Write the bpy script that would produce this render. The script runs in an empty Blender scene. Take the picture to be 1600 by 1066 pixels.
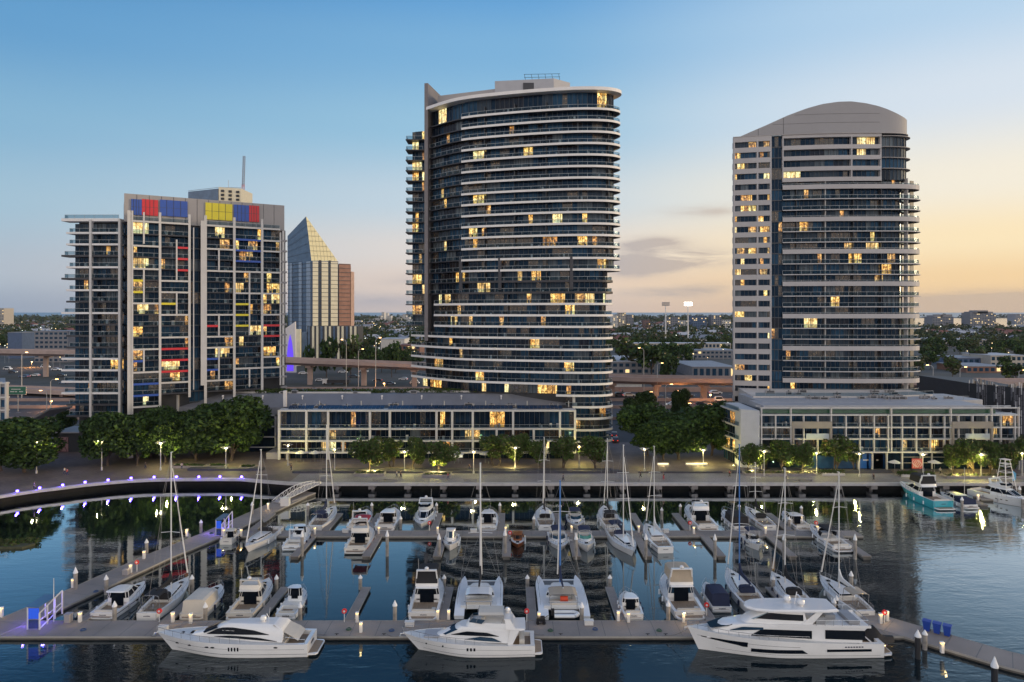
import bpy, math, random
import numpy as np
from mathutils import Vector, Matrix
random.seed(7)
S = bpy.context.scene
COL = S.collection
# ------------------------------------------------------------ camera
F = 1067.0; H = 40.0; HZ = 488.0         # focal length in photo pixels, eye height, horizon row
cam = bpy.data.cameras.new('camera'); co = bpy.data.objects.new('camera', cam); COL.objects.link(co)
co.location = (0, 0, H); co.rotation_euler = (math.radians(90), 0, 0)
cam.sensor_width = 36; cam.lens = F / 1600 * 36; cam.shift_y = -(533 - HZ) / 1600
cam.clip_start = 1; cam.clip_end = 90000
S.camera = co
S.view_settings.view_transform = 'Standard'; S.view_settings.look = 'None'
S.view_settings.exposure = 0; S.view_settings.gamma = 1
S.cycles.max_bounces = 6; S.cycles.transparent_max_bounces = 12; S.cycles.sample_clamp_indirect = 3
S.cycles.volume_bounces = 0
S.cycles.use_denoising = True

def lin(c): return tuple((x / 255 / 12.92 if x / 255 <= .04045 else ((x / 255 + .055) / 1.055) ** 2.4) for x in c) + (1,)
# ------------------------------------------------------------ world: dusk sky
W = bpy.data.worlds.new('World'); S.world = W; W.use_nodes = True
nt = W.node_tree; nt.nodes.clear()
def N(t, tree=None, **k):
    n = (tree or nt).nodes.new(t)
    for a, b in k.items(): setattr(n, a, b)
    return n
def mth(op, a, b=None, c=None, tree=None, clamp=False):
    t = tree or nt
    n = t.nodes.new('ShaderNodeMath'); n.operation = op; n.use_clamp = clamp
    for i, x in enumerate((a, b, c)):
        if x is None: continue
        if isinstance(x, (int, float)): n.inputs[i].default_value = x
        else: t.links.new(x, n.inputs[i])
    return n.outputs[0]
def ramp(fac, stops, tree=None, interp='EASE'):
    t = tree or nt
    r = t.nodes.new('ShaderNodeValToRGB'); r.color_ramp.interpolation = interp
    e = r.color_ramp.elements
    while len(e) > 1: e.remove(e[-1])
    e[0].position = stops[0][0]; e[0].color = stops[0][1]
    for p, c in stops[1:]:
        q = e.new(p); q.color = c
    t.links.new(fac, r.inputs[0]); return r.outputs[0]
def mixc(f, a, b, tree=None):
    t = tree or nt
    m = t.nodes.new('ShaderNodeMix'); m.data_type = 'RGBA'
    for x, i in ((f, 0), (a, 6), (b, 7)):
        if isinstance(x, (int, float)): m.inputs[i].default_value = x
        elif isinstance(x, tuple): m.inputs[i].default_value = x
        else: t.links.new(x, m.inputs[i])
    return m.outputs[2]
tc = N('ShaderNodeTexCoord'); sp = N('ShaderNodeSeparateXYZ'); nt.links.new(tc.outputs['Generated'], sp.inputs[0])
dx, dy, dz = sp.outputs
el = mth('MAXIMUM', dz, 0.0)
hl = mth('SQRT', mth('ADD', mth('MULTIPLY', dx, dx), mth('MULTIPLY', dy, dy)))
hl = mth('MAXIMUM', hl, 1e-4)
SA = math.radians(52)                     # the sunset glow lies right of the view axis
ca = mth('DIVIDE', mth('ADD', mth('MULTIPLY', dx, math.sin(SA)), mth('MULTIPLY', dy, math.cos(SA))), hl)
def s3(*st): return [(p, lin(c)) for p, c in st]
cool = ramp(el, s3((0, (150, 166, 186)), (.05, (174, 188, 202)), (.13, (160, 192, 212)), (.22, (134, 180, 211)), (.33, (100, 158, 205)), (.42, (74, 138, 194)), (.7, (70, 120, 180)), (1, (80, 125, 185))))
midr = ramp(el, s3((0, (208, 192, 184)), (.04, (230, 210, 194)), (.09, (228, 219, 212)), (.16, (198, 214, 225)), (.26, (154, 196, 222)), (.36, (126, 178, 218)), (.44, (98, 160, 214)), (.7, (90, 140, 200)), (1, (80, 125, 185))))
cool_ = ramp(el, s3((0, (148, 160, 178)), (.05, (160, 172, 190)), (.13, (142, 178, 204)), (.22, (120, 168, 204)), (.33, (78, 137, 190)), (.42, (50, 110, 172)), (.7, (60, 110, 175)), (1, (80, 125, 185))))
warm = ramp(el, s3((0, (232, 196, 156)), (.04, (248, 214, 164)), (.09, (254, 232, 190)), (.16, (246, 238, 220)), (.26, (216, 227, 238)), (.36, (182, 211, 236)), (.45, (158, 196, 230)), (.7, (120, 160, 215)), (1, (80, 125, 185))))
back = ramp(el, [(0, (1.22, 1.04, .94, 1)), (.15, (1.50, 1.34, 1.22, 1)), (.4, (1.20, 1.15, 1.12, 1)), (.8, (.50, .55, .66, 1)), (1, (.30, .42, .62, 1))])  # unseen sky behind the camera, raised above a real dusk to light the boats
t1 = mth('SMOOTH_MIN', mth('MAXIMUM', mth('MULTIPLY', mth('SUBTRACT', ca, .02), 1.08), 0), 1.0, .1)
def mrs(x, a, b):
    r_ = N('ShaderNodeMapRange', interpolation_type='SMOOTHSTEP'); nt.links.new(x, r_.inputs[0]); r_.inputs[1].default_value = a; r_.inputs[2].default_value = b; return r_.outputs[0]
sky = mixc(mrs(ca, .62, .98), mixc(mrs(ca, -.1, .66), cool, midr), warm)
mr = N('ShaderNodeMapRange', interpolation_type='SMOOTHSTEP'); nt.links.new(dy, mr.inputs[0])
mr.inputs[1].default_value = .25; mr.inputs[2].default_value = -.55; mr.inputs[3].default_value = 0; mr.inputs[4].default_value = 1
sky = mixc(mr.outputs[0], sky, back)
# clouds: a few thin grey streaks low over the horizon
cx = N('ShaderNodeCombineXYZ'); az = mth('ARCTAN2', dx, mth('MAXIMUM', dy, .001))
nt.links.new(az, cx.inputs[0]); nt.links.new(mth('MULTIPLY', dz, 5.0), cx.inputs[1])
nz = N('ShaderNodeTexNoise'); nz.inputs['Scale'].default_value = 9; nz.inputs['Detail'].default_value = 7; nz.inputs['Roughness'].default_value = .6; nz.inputs['Distortion'].default_value = .4
nt.links.new(cx.outputs[0], nz.inputs[0])
def blob(a0, e0, sa, se):
    a = mth('DIVIDE', mth('SUBTRACT', az, a0), sa); b = mth('DIVIDE', mth('SUBTRACT', dz, e0), se)
    return mth('EXPONENT', mth('MULTIPLY', mth('ADD', mth('MULTIPLY', a, a), mth('MULTIPLY', b, b)), -1.0))
def dirof(u, v):
    l = math.sqrt((u - 800) ** 2 + F * F + (HZ - v) ** 2); return math.atan2(u - 800, F), (HZ - v) / l
den = None
for (u, v, wu, wv, k) in [(1088, 402, 62, 14, 1.1), (1000, 414, 66, 17, 1.3), (1015, 382, 56, 11, 1.0), (1110, 330, 90, 10, .3), (700, 440, 130, 12, .3), (1040, 458, 110, 9, .5), (1120, 447, 60, 8, .3), (1440, 474, 240, 14, .8), (1590, 480, 180, 9, .6), (1560, 462, 80, 8, .3), (1260, 340, 60, 14, .2), (600, 470, 160, 12, .25)]:
    a0, e0 = dirof(u, v)
    b = mth('MULTIPLY', blob(a0, e0, wu / F * .75, wv / F * .85), k * 2.0)
    den = b if den is None else mth('ADD', den, b)
cl = mth('MULTIPLY', den, mth('MULTIPLY', mth('SUBTRACT', nz.outputs[0], .30), 3.4), clamp=True)
cl = mth('MINIMUM', mth('MAXIMUM', cl, 0), .82)
clc = ramp(t1, s3((0, (138, 150, 172)), (.6, (166, 168, 180)), (1, (204, 182, 160))))
sky = mixc(cl, sky, clc)
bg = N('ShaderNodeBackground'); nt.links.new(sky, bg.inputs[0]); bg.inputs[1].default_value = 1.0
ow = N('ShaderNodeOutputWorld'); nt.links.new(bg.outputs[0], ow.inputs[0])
# ------------------------------------------------------------ the low sun, already soft in the evening haze
sl = bpy.data.lights.new('sun', 'SUN'); sl.energy = 2.0; sl.angle = math.radians(10); sl.color = (1, .74, .42)
so = bpy.data.objects.new('sun', sl); COL.objects.link(so)
a = math.radians(92); e = math.radians(5)
dv = Vector((-math.sin(a) * math.cos(e), -math.cos(a) * math.cos(e), -math.sin(e)))
so.rotation_euler = dv.to_track_quat('-Z', 'Y').to_euler(); so.location = (300, 60, 80)

# ------------------------------------------------------------ helpers
def at(u, v, z=0.0):
    Y = (H - z) * F / (v - HZ); return ((u - 800) / F * Y, Y, z)
def ax(u, Y): return (u - 800) / F * Y
def zy(v, Y): return H - (v - HZ) * Y / F
MC = {}
def M(name, col, rough=.6, metal=0., var=.12, scale=.6, bump=0., spec=.5, stretch=None, c2=None):
    if name in MC: return MC[name]
    m = bpy.data.materials.new(name); m.use_nodes = True; t = m.node_tree
    b = t.nodes['Principled BSDF']; b.inputs['Roughness'].default_value = rough; b.inputs['Metallic'].default_value = metal
    b.inputs['Specular IOR Level'].default_value = spec
    col = tuple(col) + (1,)
    b.inputs['Base Color'].default_value = col
    if var or bump or c2:
        tcn = t.nodes.new('ShaderNodeTexCoord'); mp = t.nodes.new('ShaderNodeMapping'); t.links.new(tcn.outputs['Object'], mp.inputs[0])
        if stretch: mp.inputs['Scale'].default_value = stretch
        n = t.nodes.new('ShaderNodeTexNoise'); n.inputs['Scale'].default_value = scale; n.inputs['Detail'].default_value = 6; n.inputs['Roughness'].default_value = .65
        t.links.new(mp.outputs[0], n.inputs[0])
        lo = tuple(x * (1 - var) for x in col[:3]) + (1,); hi = tuple(min(1, x * (1 + var)) for x in col[:3]) + (1,)
        if c2: lo, hi = col, tuple(c2) + (1,)
        r = ramp(n.outputs[0], [(.32, lo), (.68, hi)], t, 'LINEAR'); t.links.new(r, b.inputs['Base Color'])
        if bump:
            bn = t.nodes.new('ShaderNodeBump'); bn.inputs['Strength'].default_value = 1; bn.inputs['Distance'].default_value = bump
            t.links.new(n.outputs[0], bn.inputs['Height']); t.links.new(bn.outputs[0], b.inputs['Normal'])
    MC[name] = m; return m
def EM(name, col, strength, base=(.02, .02, .02)):
    if name in MC: return MC[name]
    m = bpy.data.materials.new(name); m.use_nodes = True; b = m.node_tree.nodes['Principled BSDF']
    b.inputs['Base Color'].default_value = base + (1,); b.inputs['Emission Color'].default_value = tuple(col) + (1,)
    b.inputs['Emission Strength'].default_value = strength; MC[name] = m; return m
def LIT(name, stops, strength, sx=.9, sz=.8, off=0):
    """a lit room behind glass: blotches of lamp light, furniture and curtain"""
    m = bpy.data.materials.new(name); m.use_nodes = True; t = m.node_tree; b = t.nodes['Principled BSDF']
    b.inputs['Base Color'].default_value = (.02, .025, .03, 1); b.inputs['Roughness'].default_value = .12
    tcn = t.nodes.new('ShaderNodeTexCoord'); mp = t.nodes.new('ShaderNodeMapping'); t.links.new(tcn.outputs['Object'], mp.inputs[0])
    mp.inputs['Scale'].default_value = (sx, sx, sz); mp.inputs['Location'].default_value = (off, off, off)
    n = t.nodes.new('ShaderNodeTexNoise'); n.inputs['Scale'].default_value = 1.9; n.inputs['Detail'].default_value = 5; n.inputs['Roughness'].default_value = .75
    t.links.new(mp.outputs[0], n.inputs[0])
    r = ramp(n.outputs[0], stops, t, 'LINEAR')
    n2 = t.nodes.new('ShaderNodeTexNoise'); n2.inputs['Scale'].default_value = .34; n2.inputs['Detail'].default_value = 2; t.links.new(mp.outputs[0], n2.inputs[0])
    tint = ramp(n2.outputs[0], [(.34, (.42, .32, .2, 1)), (.45, (.85, .68, .48, 1)), (.54, (1, .97, .88, 1)), (.66, (.75, .9, .95, 1))], t, 'LINEAR')
    wv = t.nodes.new('ShaderNodeTexNoise'); wv.inputs['Scale'].default_value = 1; mp2 = t.nodes.new('ShaderNodeMapping'); mp2.inputs['Scale'].default_value = (3.2, 3.2, .15); t.links.new(tcn.outputs['Object'], mp2.inputs[0]); t.links.new(mp2.outputs[0], wv.inputs[0])
    cur = ramp(wv.outputs[0], [(.38, (.28, .28, .28, 1)), (.52, (1, 1, 1, 1))], t, 'LINEAR')
    def mul(a, b2):
        mx = t.nodes.new('ShaderNodeMix'); mx.data_type = 'RGBA'; mx.blend_type = 'MULTIPLY'; mx.inputs[0].default_value = 1; t.links.new(a, mx.inputs[6]); t.links.new(b2, mx.inputs[7]); return mx.outputs[2]
    t.links.new(mul(mul(r, tint), cur), b.inputs['Emission Color']); b.inputs['Emission Strength'].default_value = strength
    MC[name] = m; return m
concrete = M('pale_concrete', (.52, .49, .47), .7, var=.1, scale=.25)
bandw = M('white_band', (.70, .675, .655), .55, var=.06, scale=.2)
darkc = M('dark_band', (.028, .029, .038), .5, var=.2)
greyp = M('grey_panel', (.24, .23, .24), .6, var=.06, scale=.15)
greyl = M('light_grey_panel', (.31, .29, .285), .6, var=.05, scale=.15)
frame = M('white_frame', (.50, .485, .47), .5, var=.06, scale=.3)
red = M('red_panel', (.55, .02, .03), .45, var=.05); blue = M('blue_panel', (.02, .075, .35), .45, var=.05); yel = M('yellow_panel', (.66, .56, .03), .5, var=.05)
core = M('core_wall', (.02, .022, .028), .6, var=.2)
mull = M('mullion', (.05, .055, .065), .4, .3, var=0)
def GL(name, c, c2, rough=.06, sc=(1.2, 1.2, .1)):
    m = M(name, c, rough, 0, 0, 1.5, stretch=sc, c2=c2, spec=.22); m.node_tree.nodes['Principled BSDF'].inputs['Specular Tint'].default_value = (.25, .55, 1, 1); return m
g0 = GL('glass_dark', (.003, .006, .012), (.008, .018, .036))
g1 = GL('glass_blue', (.006, .020, .042), (.03, .075, .13))
g2 = GL('glass_curtain', (.02, .03, .04), (.17, .19, .20), .3, (3, 3, .05))
g3 = GL('glass_blind', (.015, .022, .032), (.06, .07, .08), .3, (2, 2, .1))
g4 = GL('glass_brown', (.006, .006, .008), (.03, .022, .02))
Y_ = [(.36, (.02, .012, .004, 1)), (.45, (.45, .22, .04, 1)), (.54, (.95, .62, .18, 1)), (.64, (1, .86, .45, 1))]
O_ = [(.38, (.01, .008, .005, 1)), (.47, (.24, .12, .04, 1)), (.56, (.75, .42, .13, 1)), (.68, (1, .75, .36, 1))]
D_ = [(.50, (.002, .003, .005, 1)), (.58, (.06, .035, .02, 1)), (.66, (.40, .24, .10, 1)), (.73, (1, .8, .5, 1))]
P_ = [(.34, (.12, .08, .02, 1)), (.44, (.65, .45, .16, 1)), (.56, (.95, .80, .42, 1)), (.7, (1, .93, .7, 1))]
l1 = LIT('room_yellow', Y_, 2.0); l2 = LIT('room_orange', O_, 1.8, off=7); l3 = LIT('room_dim', D_, .8, 1.6, 1.4, 3); l4 = LIT('room_bright', P_, 1.9, off=11)
rg = bpy.data.materials.new('railing_glass'); rg.use_nodes = True; t = rg.node_tree; t.nodes.clear()
a_ = t.nodes.new('ShaderNodeBsdfTransparent'); a_.inputs[0].default_value = (.62, .74, .80, 1)
b_ = t.nodes.new('ShaderNodeBsdfPrincipled'); b_.inputs['Base Color'].default_value = (.012, .03, .045, 1); b_.inputs['Roughness'].default_value = .08; b_.inputs['Specular IOR Level'].default_value = .25; b_.inputs['Specular Tint'].default_value = (.35, .65, 1, 1)
x_ = t.nodes.new('ShaderNodeMixShader'); x_.inputs[0].default_value = .30; o_ = t.nodes.new('ShaderNodeOutputMaterial')
t.links.new(a_.outputs[0], x_.inputs[1]); t.links.new(b_.outputs[0], x_.inputs[2]); t.links.new(x_.outputs[0], o_.inputs[0])
railm = M('rail_metal', (.30, .32, .34), .35, .4, var=0)

class MB:
    def __init__(s): s.v = []; s.f = []; s.m = []
    def add(s, vs, fs, mi=0):
        o = len(s.v); s.v += [tuple(p) for p in vs]
        for f in fs: s.f.append(tuple(i + o for i in f)); s.m.append(mi)
        return s
    def box(s, x0, y0, z0, x1, y1, z1, mi=0):
        return s.add([(x0, y0, z0), (x1, y0, z0), (x1, y1, z0), (x0, y1, z0), (x0, y0, z1), (x1, y0, z1), (x1, y1, z1), (x0, y1, z1)],
                     [(0, 3, 2, 1), (4, 5, 6, 7), (0, 1, 5, 4), (1, 2, 6, 5), (2, 3, 7, 6), (3, 0, 4, 7)], mi)
    def bar(s, p, q, w, h, mi=0, z=None):
        """box along p-q (xy), w wide, from p.z up h"""
        p = Vector(p); q = Vector(q); d = (q - p); l = Vector((d.x, d.y)).length or 1e-6
        n = Vector((-d.y / l, d.x / l, 0)) * w / 2; u = Vector((0, 0, h))
        return s.add([p - n, q - n, q + n, p + n, p - n + u, q - n + u, q + n + u, p + n + u],
                     [(0, 3, 2, 1), (4, 5, 6, 7), (0, 1, 5, 4), (1, 2, 6, 5), (2, 3, 7, 6), (3, 0, 4, 7)], mi)
    def tube(s, p, q, r, r2=None, n=6, mi=0):
        p = Vector(p); q = Vector(q); d = (q - p)
        if d.length < 1e-6: return s
        d.normalize(); a = d.orthogonal().normalized(); b = d.cross(a); r2 = r if r2 is None else r2
        vs = []
        for (c, rr) in ((p, r), (q, r2)):
            for i in range(n):
                t = 2 * math.pi * i / n; vs.append(c + a * math.cos(t) * rr + b * math.sin(t) * rr)
        fs = [(i, (i + 1) % n, n + (i + 1) % n, n + i) for i in range(n)] + [tuple(range(n))[::-1], tuple(range(n, 2 * n))]
        return s.add(vs, fs, mi)
    def path(s, pts, r, n=5, mi=0):
        for a, b in zip(pts, pts[1:]): s.tube(a, b, r, None, n, mi)
        return s
    def lathe(s, prof, c=(0, 0, 0), n=12, mi=0):
        vs = []
        for (r, z) in prof:
            for i in range(n):
                t = 2 * math.pi * i / n; vs.append((c[0] + r * math.cos(t), c[1] + r * math.sin(t), c[2] + z))
        fs = []
        for k in range(len(prof) - 1):
            for i in range(n): fs.append((k * n + i, k * n + (i + 1) % n, (k + 1) * n + (i + 1) % n, (k + 1) * n + i))
        fs.append(tuple(range(n))[::-1]); fs.append(tuple(range((len(prof) - 1) * n, len(prof) * n)))
        return s.add(vs, fs, mi)
    def prism(s, poly, z0, z1, mi=0):
        n = len(poly)
        a = sum(poly[i][0] * poly[(i + 1) % n][1] - poly[(i + 1) % n][0] * poly[i][1] for i in range(n))
        if a < 0: poly = poly[::-1]
        vs = [(x, y, z0) for x, y in poly] + [(x, y, z1) for x, y in poly]
        fs = [tuple(range(n))[::-1], tuple(range(n, 2 * n))] + [(i, (i + 1) % n, n + (i + 1) % n, n + i) for i in range(n)]
        return s.add(vs, fs, mi)
    def loft(s, rings, closed=True, cap=True, mi=0, rowm=None):
        n = len(rings[0]); vs = [p for r in rings for p in r]
        o = len(s.v); s.v += [tuple(p) for p in vs]
        for k in range(len(rings) - 1):
            mm = rowm[k] if rowm else mi
            for i in range(n if closed else n - 1):
                j = (i + 1) % n
                s.f.append((o + k * n + i, o + k * n + j, o + (k + 1) * n + j, o + (k + 1) * n + i)); s.m.append(mm)
        if cap:
            s.f.append(tuple(o + i for i in range(n))[::-1]); s.m.append(rowm[0] if rowm else mi)
            s.f.append(tuple(o + (len(rings) - 1) * n + i for i in range(n))); s.m.append(rowm[-1] if rowm else mi)
        return s
    def build(s, name, mats, parent=None, smooth=False, loc=None):
        me = bpy.data.meshes.new(name)
        me.from_pydata(s.v, [], s.f)
        if not isinstance(mats, (list, tuple)): mats = [mats]
        for m in mats: me.materials.append(m)
        me.polygons.foreach_set('material_index', s.m)
        if smooth:
            me.polygons.foreach_set('use_smooth', [True] * len(s.f))
            me.set_sharp_from_angle(angle=math.radians(40)) if hasattr(me, 'set_sharp_from_angle') else None
        me.update()
        o = bpy.data.objects.new(name, me); COL.objects.link(o)
        if parent: o.parent = parent
        if loc: o.location = loc
        return o
def tag(o, label=None, cat=None, group=None, kind=None):
    if label: o['label'] = label
    if cat: o['category'] = cat
    if group: o['group'] = group
    if kind: o['kind'] = kind
    return o
def thing(name, label, cat, loc=(0, 0, 0), rz=0, group=None):
    o = bpy.data.objects.new(name, None); COL.objects.link(o); o.location = loc; o.rotation_euler = (0, 0, rz)
    o.empty_display_size = .3
    return tag(o, label, cat, group)
def copy_tree(o, parent=None):
    c = o.copy(); COL.objects.link(c)
    if parent: c.parent = parent
    for ch in list(o.children): copy_tree(ch, c)
    return c
def dup(o, loc, rz=0, label=None, sc=None, group=None):
    c = copy_tree(o); c.location = loc; c.rotation_euler = (0, 0, rz)
    if label: c['label'] = label
    if group: c['group'] = group
    if sc: c.scale = sc if isinstance(sc, tuple) else (sc, sc, sc)
    return c
def lamp(loc, col, watt, parent=None, r=.15):
    l = bpy.data.lights.new('lamp_light', 'POINT'); l.energy = watt; l.color = col; l.shadow_soft_size = r
    o = bpy.data.objects.new('lamp_light', l); COL.objects.link(o); o.location = loc
    if parent: o.parent = parent
    return o
# plan curves
def resample(p, step):
    P = [Vector((a, b)) for a, b in p]; L = [0]
    for a, b in zip(P, P[1:]): L.append(L[-1] + (b - a).length)
    n = max(1, round(L[-1] / step)); out = []; k = 0
    for i in range(n + 1):
        d = L[-1] * i / n
        while k < len(L) - 2 and L[k + 1] < d: k += 1
        t = (d - L[k]) / max(1e-9, L[k + 1] - L[k]); q = P[k].lerp(P[k + 1], t); out.append((q.x, q.y))
    return out
def smooth(p, n=8):
    out = []; P = [p[0]] + list(p) + [p[-1]]
    for i in range(1, len(P) - 2):
        for k in range(n):
            t = k / n; r = []
            for c in (0, 1):
                a, b, d, e = P[i - 1][c], P[i][c], P[i + 1][c], P[i + 2][c]
                r.append(.5 * (2 * b + (d - a) * t + (2 * a - 5 * b + 4 * d - e) * t * t + (3 * b - a - 3 * d + e) * t ** 3))
            out.append(tuple(r))
    out.append(tuple(p[-1])); return out
def offs(p, d):
    """shift outward (to the right of travel) by d"""
    out = []
    for i in range(len(p)):
        a = Vector(p[max(0, i - 1)]); b = Vector(p[min(len(p) - 1, i + 1)]); t = (b - a).normalized()
        out.append((p[i][0] + t.y * d, p[i][1] - t.x * d))
    return out
def band(mb, p, din, dout, z0, z1, mi=0):
    a = offs(p, -din); b = offs(p, dout)
    rings = [[(i[0], i[1], z0), (o[0], o[1], z0), (o[0], o[1], z1), (i[0], i[1], z1)] for i, o in zip(a, b)]
    mb.loft(rings, True, True, mi)
def wallstrip(mb, p, z0, z1, mi=0):
    mb.loft([[(x, y, z0), (x, y, z1)] for x, y in p], False, False, mi)
GM = [g0, g1, g2, g3, g4, l1, l2, l3, l4, mull, frame]
def glaze(mb, root, p, z0, z1, weights, litp, pane=1.3, lits=(5, 5, 6, 7, 7, 8), maxw=None, mw=.09, deep=.12, frames=True, stripes=None):
    """glazing along plan line p; lit rooms become window parts of their own"""
    q = resample(p, pane); i = 0; cur = None; left = 0
    while i < len(q) - 1:
        if litp and random.random() < litp:
            n = min(random.choice((1, 1, 1, 2, 2, 3)), len(q) - 1 - i); w = MB(); li = random.choice(lits)
            if maxw is None or maxw[0] <= 0: wallstrip(mb, q[i:i + n + 1], z0 + .05, z1 - .05, li); i += n; continue
            a = q[i:i + n + 1]
            wallstrip(w, a, z0 + .05, z1 - .05, li)
            for k in range(n + 1): w.bar((a[k][0], a[k][1], z0 + .05), (a[k][0] + .01, a[k][1], z0 + .05), .1, z1 - z0 - .1, 9)
            w.build('window', GM, root); maxw[0] -= 1; i += n; continue
        if left <= 0:
            cur = random.choices(range(8), weights)[0]; left = random.choice((1, 2, 2, 3, 4, 6))
        left -= 1
        wallstrip(mb, [q[i], q[i + 1]], z0, z1, cur if cur < 5 else 7); i += 1
    if frames:
        for k, (x, y) in enumerate(q):
            if k in (0, len(q) - 1): continue
            a = Vector(q[k - 1]); b = Vector(q[k + 1]); t = (b - a).normalized(); w = mw
            o = (x + t.y * deep / 2, y - t.x * deep / 2)
            mb.bar((o[0] - t.x * w / 2, o[1] - t.y * w / 2, z0), (o[0] + t.x * w / 2, o[1] + t.y * w / 2, z0), deep, z1 - z0, 9)
def railing(p, z, root, dout=0., h=1.05, name='railing', glass=True, post=2.6):
    mb = MB(); q = offs(resample(p, post / 2), dout)
    if glass: wallstrip(mb, q, z + .08, z + h - .05, 0)
    band(mb, q, .035, .035, z + h - .07, z + h, 1)
    for k, (x, y) in enumerate(q):
        if k % 2 == 0 or k == len(q) - 1: mb.box(x - .03, y - .03, z, x + .03, y + .03, z + h - .07, 1)
    return mb.build(name, [rg, railm], root)
# ============================================================ SETTING
def ground_mat():
    m = M('suburb_ground', (.035, .04, .03), .9, var=0, scale=.02, c2=(.10, .095, .09)); return m
asphalt = M('asphalt', (.055, .052, .056), .85, var=.2, scale=.15)
def paving_mat(name, c, c2, sx=.6, mort=(.10, .09, .09), rot=0):
    m = bpy.data.materials.new(name); m.use_nodes = True; t = m.node_tree; b = t.nodes['Principled BSDF']; b.inputs['Roughness'].default_value = .75
    tcn = t.nodes.new('ShaderNodeTexCoord'); mp = t.nodes.new('ShaderNodeMapping'); mp.inputs['Rotation'].default_value = (0, 0, rot)
    t.links.new(tcn.outputs['Object'], mp.inputs[0])
    br = t.nodes.new('ShaderNodeTexBrick'); br.inputs['Color1'].default_value = c + (1,); br.inputs['Color2'].default_value = c2 + (1,); br.inputs['Mortar'].default_value = mort + (1,)
    br.inputs['Scale'].default_value = 1; br.inputs['Brick Width'].default_value = sx * 2; br.inputs['Row Height'].default_value = sx; br.inputs['Mortar Size'].default_value = .03
    n = t.nodes.new('ShaderNodeTexNoise'); n.inputs['Scale'].default_value = .12; n.inputs['Detail'].default_value = 6
    t.links.new(mp.outputs[0], br.inputs[0]); t.links.new(mp.outputs[0], n.inputs[0])
    r = ramp(n.outputs[0], [(.3, (.62, .62, .62, 1)), (.7, (1.15, 1.12, 1.1, 1))], t, 'LINEAR')
    mx = t.nodes.new('ShaderNodeMix'); mx.data_type = 'RGBA'; mx.blend_type = 'MULTIPLY'; mx.inputs[0].default_value = 1
    t.links.new(br.outputs[0], mx.inputs[6]); t.links.new(r, mx.inputs[7]); t.links.new(mx.outputs[2], b.inputs['Base Color'])
    MC[name] = m; return m
paving = paving_mat('stone_paving', (.175, .138, .136), (.125, .100, .102), .5)
boardw = paving_mat('boardwalk', (.34, .33, .34), (.28, .27, .285), .14, (.12, .11, .12))
dockm = paving_mat('dock_planks', (.36, .32, .29), (.32, .285, .26), .11, (.24, .21, .19))
quayc = M('quay_concrete', (.22, .20, .20), .8, var=.3, scale=.5)
PZ = 1.9
# quay edge, left part curved round the basin
ql = [(-190, 112), (-150, 122), (-125, 131)]
for (u, v) in [(0, 775), (26, 770.7), (61, 765.7), (97, 761.5), (132, 757), (168, 753.5), (204, 750.6), (240, 749), (275, 748.4), (310, 748.2), (343, 748.0), (377, 748.2)]:
    x, y, z = at(u, v, PZ); ql.append((x, y))
ql.append((-57, 154.6)); 
edge = ql + [(-50, 152.6), (-44, 152)] + [(x, 152) for x in (-30, 0, 40, 80, 120, 160, 220)]
edge0 = edge; edge = [(-1400, 60)] + edge + [(1400, 152)]
mb = MB()
xs = [p[0] for p in edge]
fx = [-9000 + 18000 * i / (len(edge) - 1) for i in range(len(edge))]
rows = [[(x, y, PZ) for x, y in edge], [(x * 1.25, 400, PZ) for x in xs], [(a, 5300, PZ) for a in fx]]
mb.loft(rows[::-1], False, False)
tag(mb.build('ground', ground_mat()), kind='structure')
# paved quayside lies on it
edge = edge0
mb = MB(); mb.loft([[(x * 1.0, 214, PZ + .004) for x, y in edge], [(x, y, PZ + .004) for x, y in edge]], False, False)
tag(mb.build('promenade', paving), kind='structure')
mb = MB(); se = [p for p in edge if p[0] > -56]
mb.loft([[(x, 161.2, PZ + .012) for x, y in se], [(x, y + .1, PZ + .012) for x, y in se]], False, False)
tag(mb.build('boardwalk_path', boardw), kind='structure')
# quay deck edge: a pale coping slab on pile caps over a dark void
mb = MB(); band(mb, edge, .6, .25, PZ - .5, PZ + .09, 0)
tag(mb.build('quay_coping', M('coping', (.40, .38, .38), .7, var=.15)), kind='structure')
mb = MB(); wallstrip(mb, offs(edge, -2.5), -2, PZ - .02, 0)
tag(mb.build('quay_wall', M('void_shade', (.015, .014, .014), .9, var=.3)), kind='structure')  # near-black colour stands in for the shade beneath the deck
mb = MB()
for (u, w) in [(x, 1.4) for x in range(-40, 200, 8)]:
    mb.box(u, 152.05, .55, u + w, 154.4, PZ - .5)
    mb.tube((u + w / 2, 153.6, -2), (u + w / 2, 153.6, .56), .35, n=8)
tag(mb.build('quay_pile_caps', quayc), kind='structure')
# low stair and seating walls between boardwalk and paving (planting strips)
mb = MB()
for (x0, x1, y0, y1, h) in [(-52, -12, 161.6, 163.4, .45), (-12, 26, 161.6, 163.2, .5), (52, 90, 161.5, 163.2, .5), (-50, -14, 163.8, 164.4, .3), (-46, 24, 165.2, 165.8, .25), (30, 50, 162, 162.5, .25), (-78, -60, 164, 166, .5), (62, 74, 164.2, 165.8, .35), (96, 104, 163, 164.6, .3)]:
    mb.box(x0, y0, PZ + .01, x1, y1, PZ + h)
tag(mb.build('terrace_steps', M('dark_stone', (.045, .045, .06), .7, var=.25, scale=1)), kind='structure')
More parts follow.
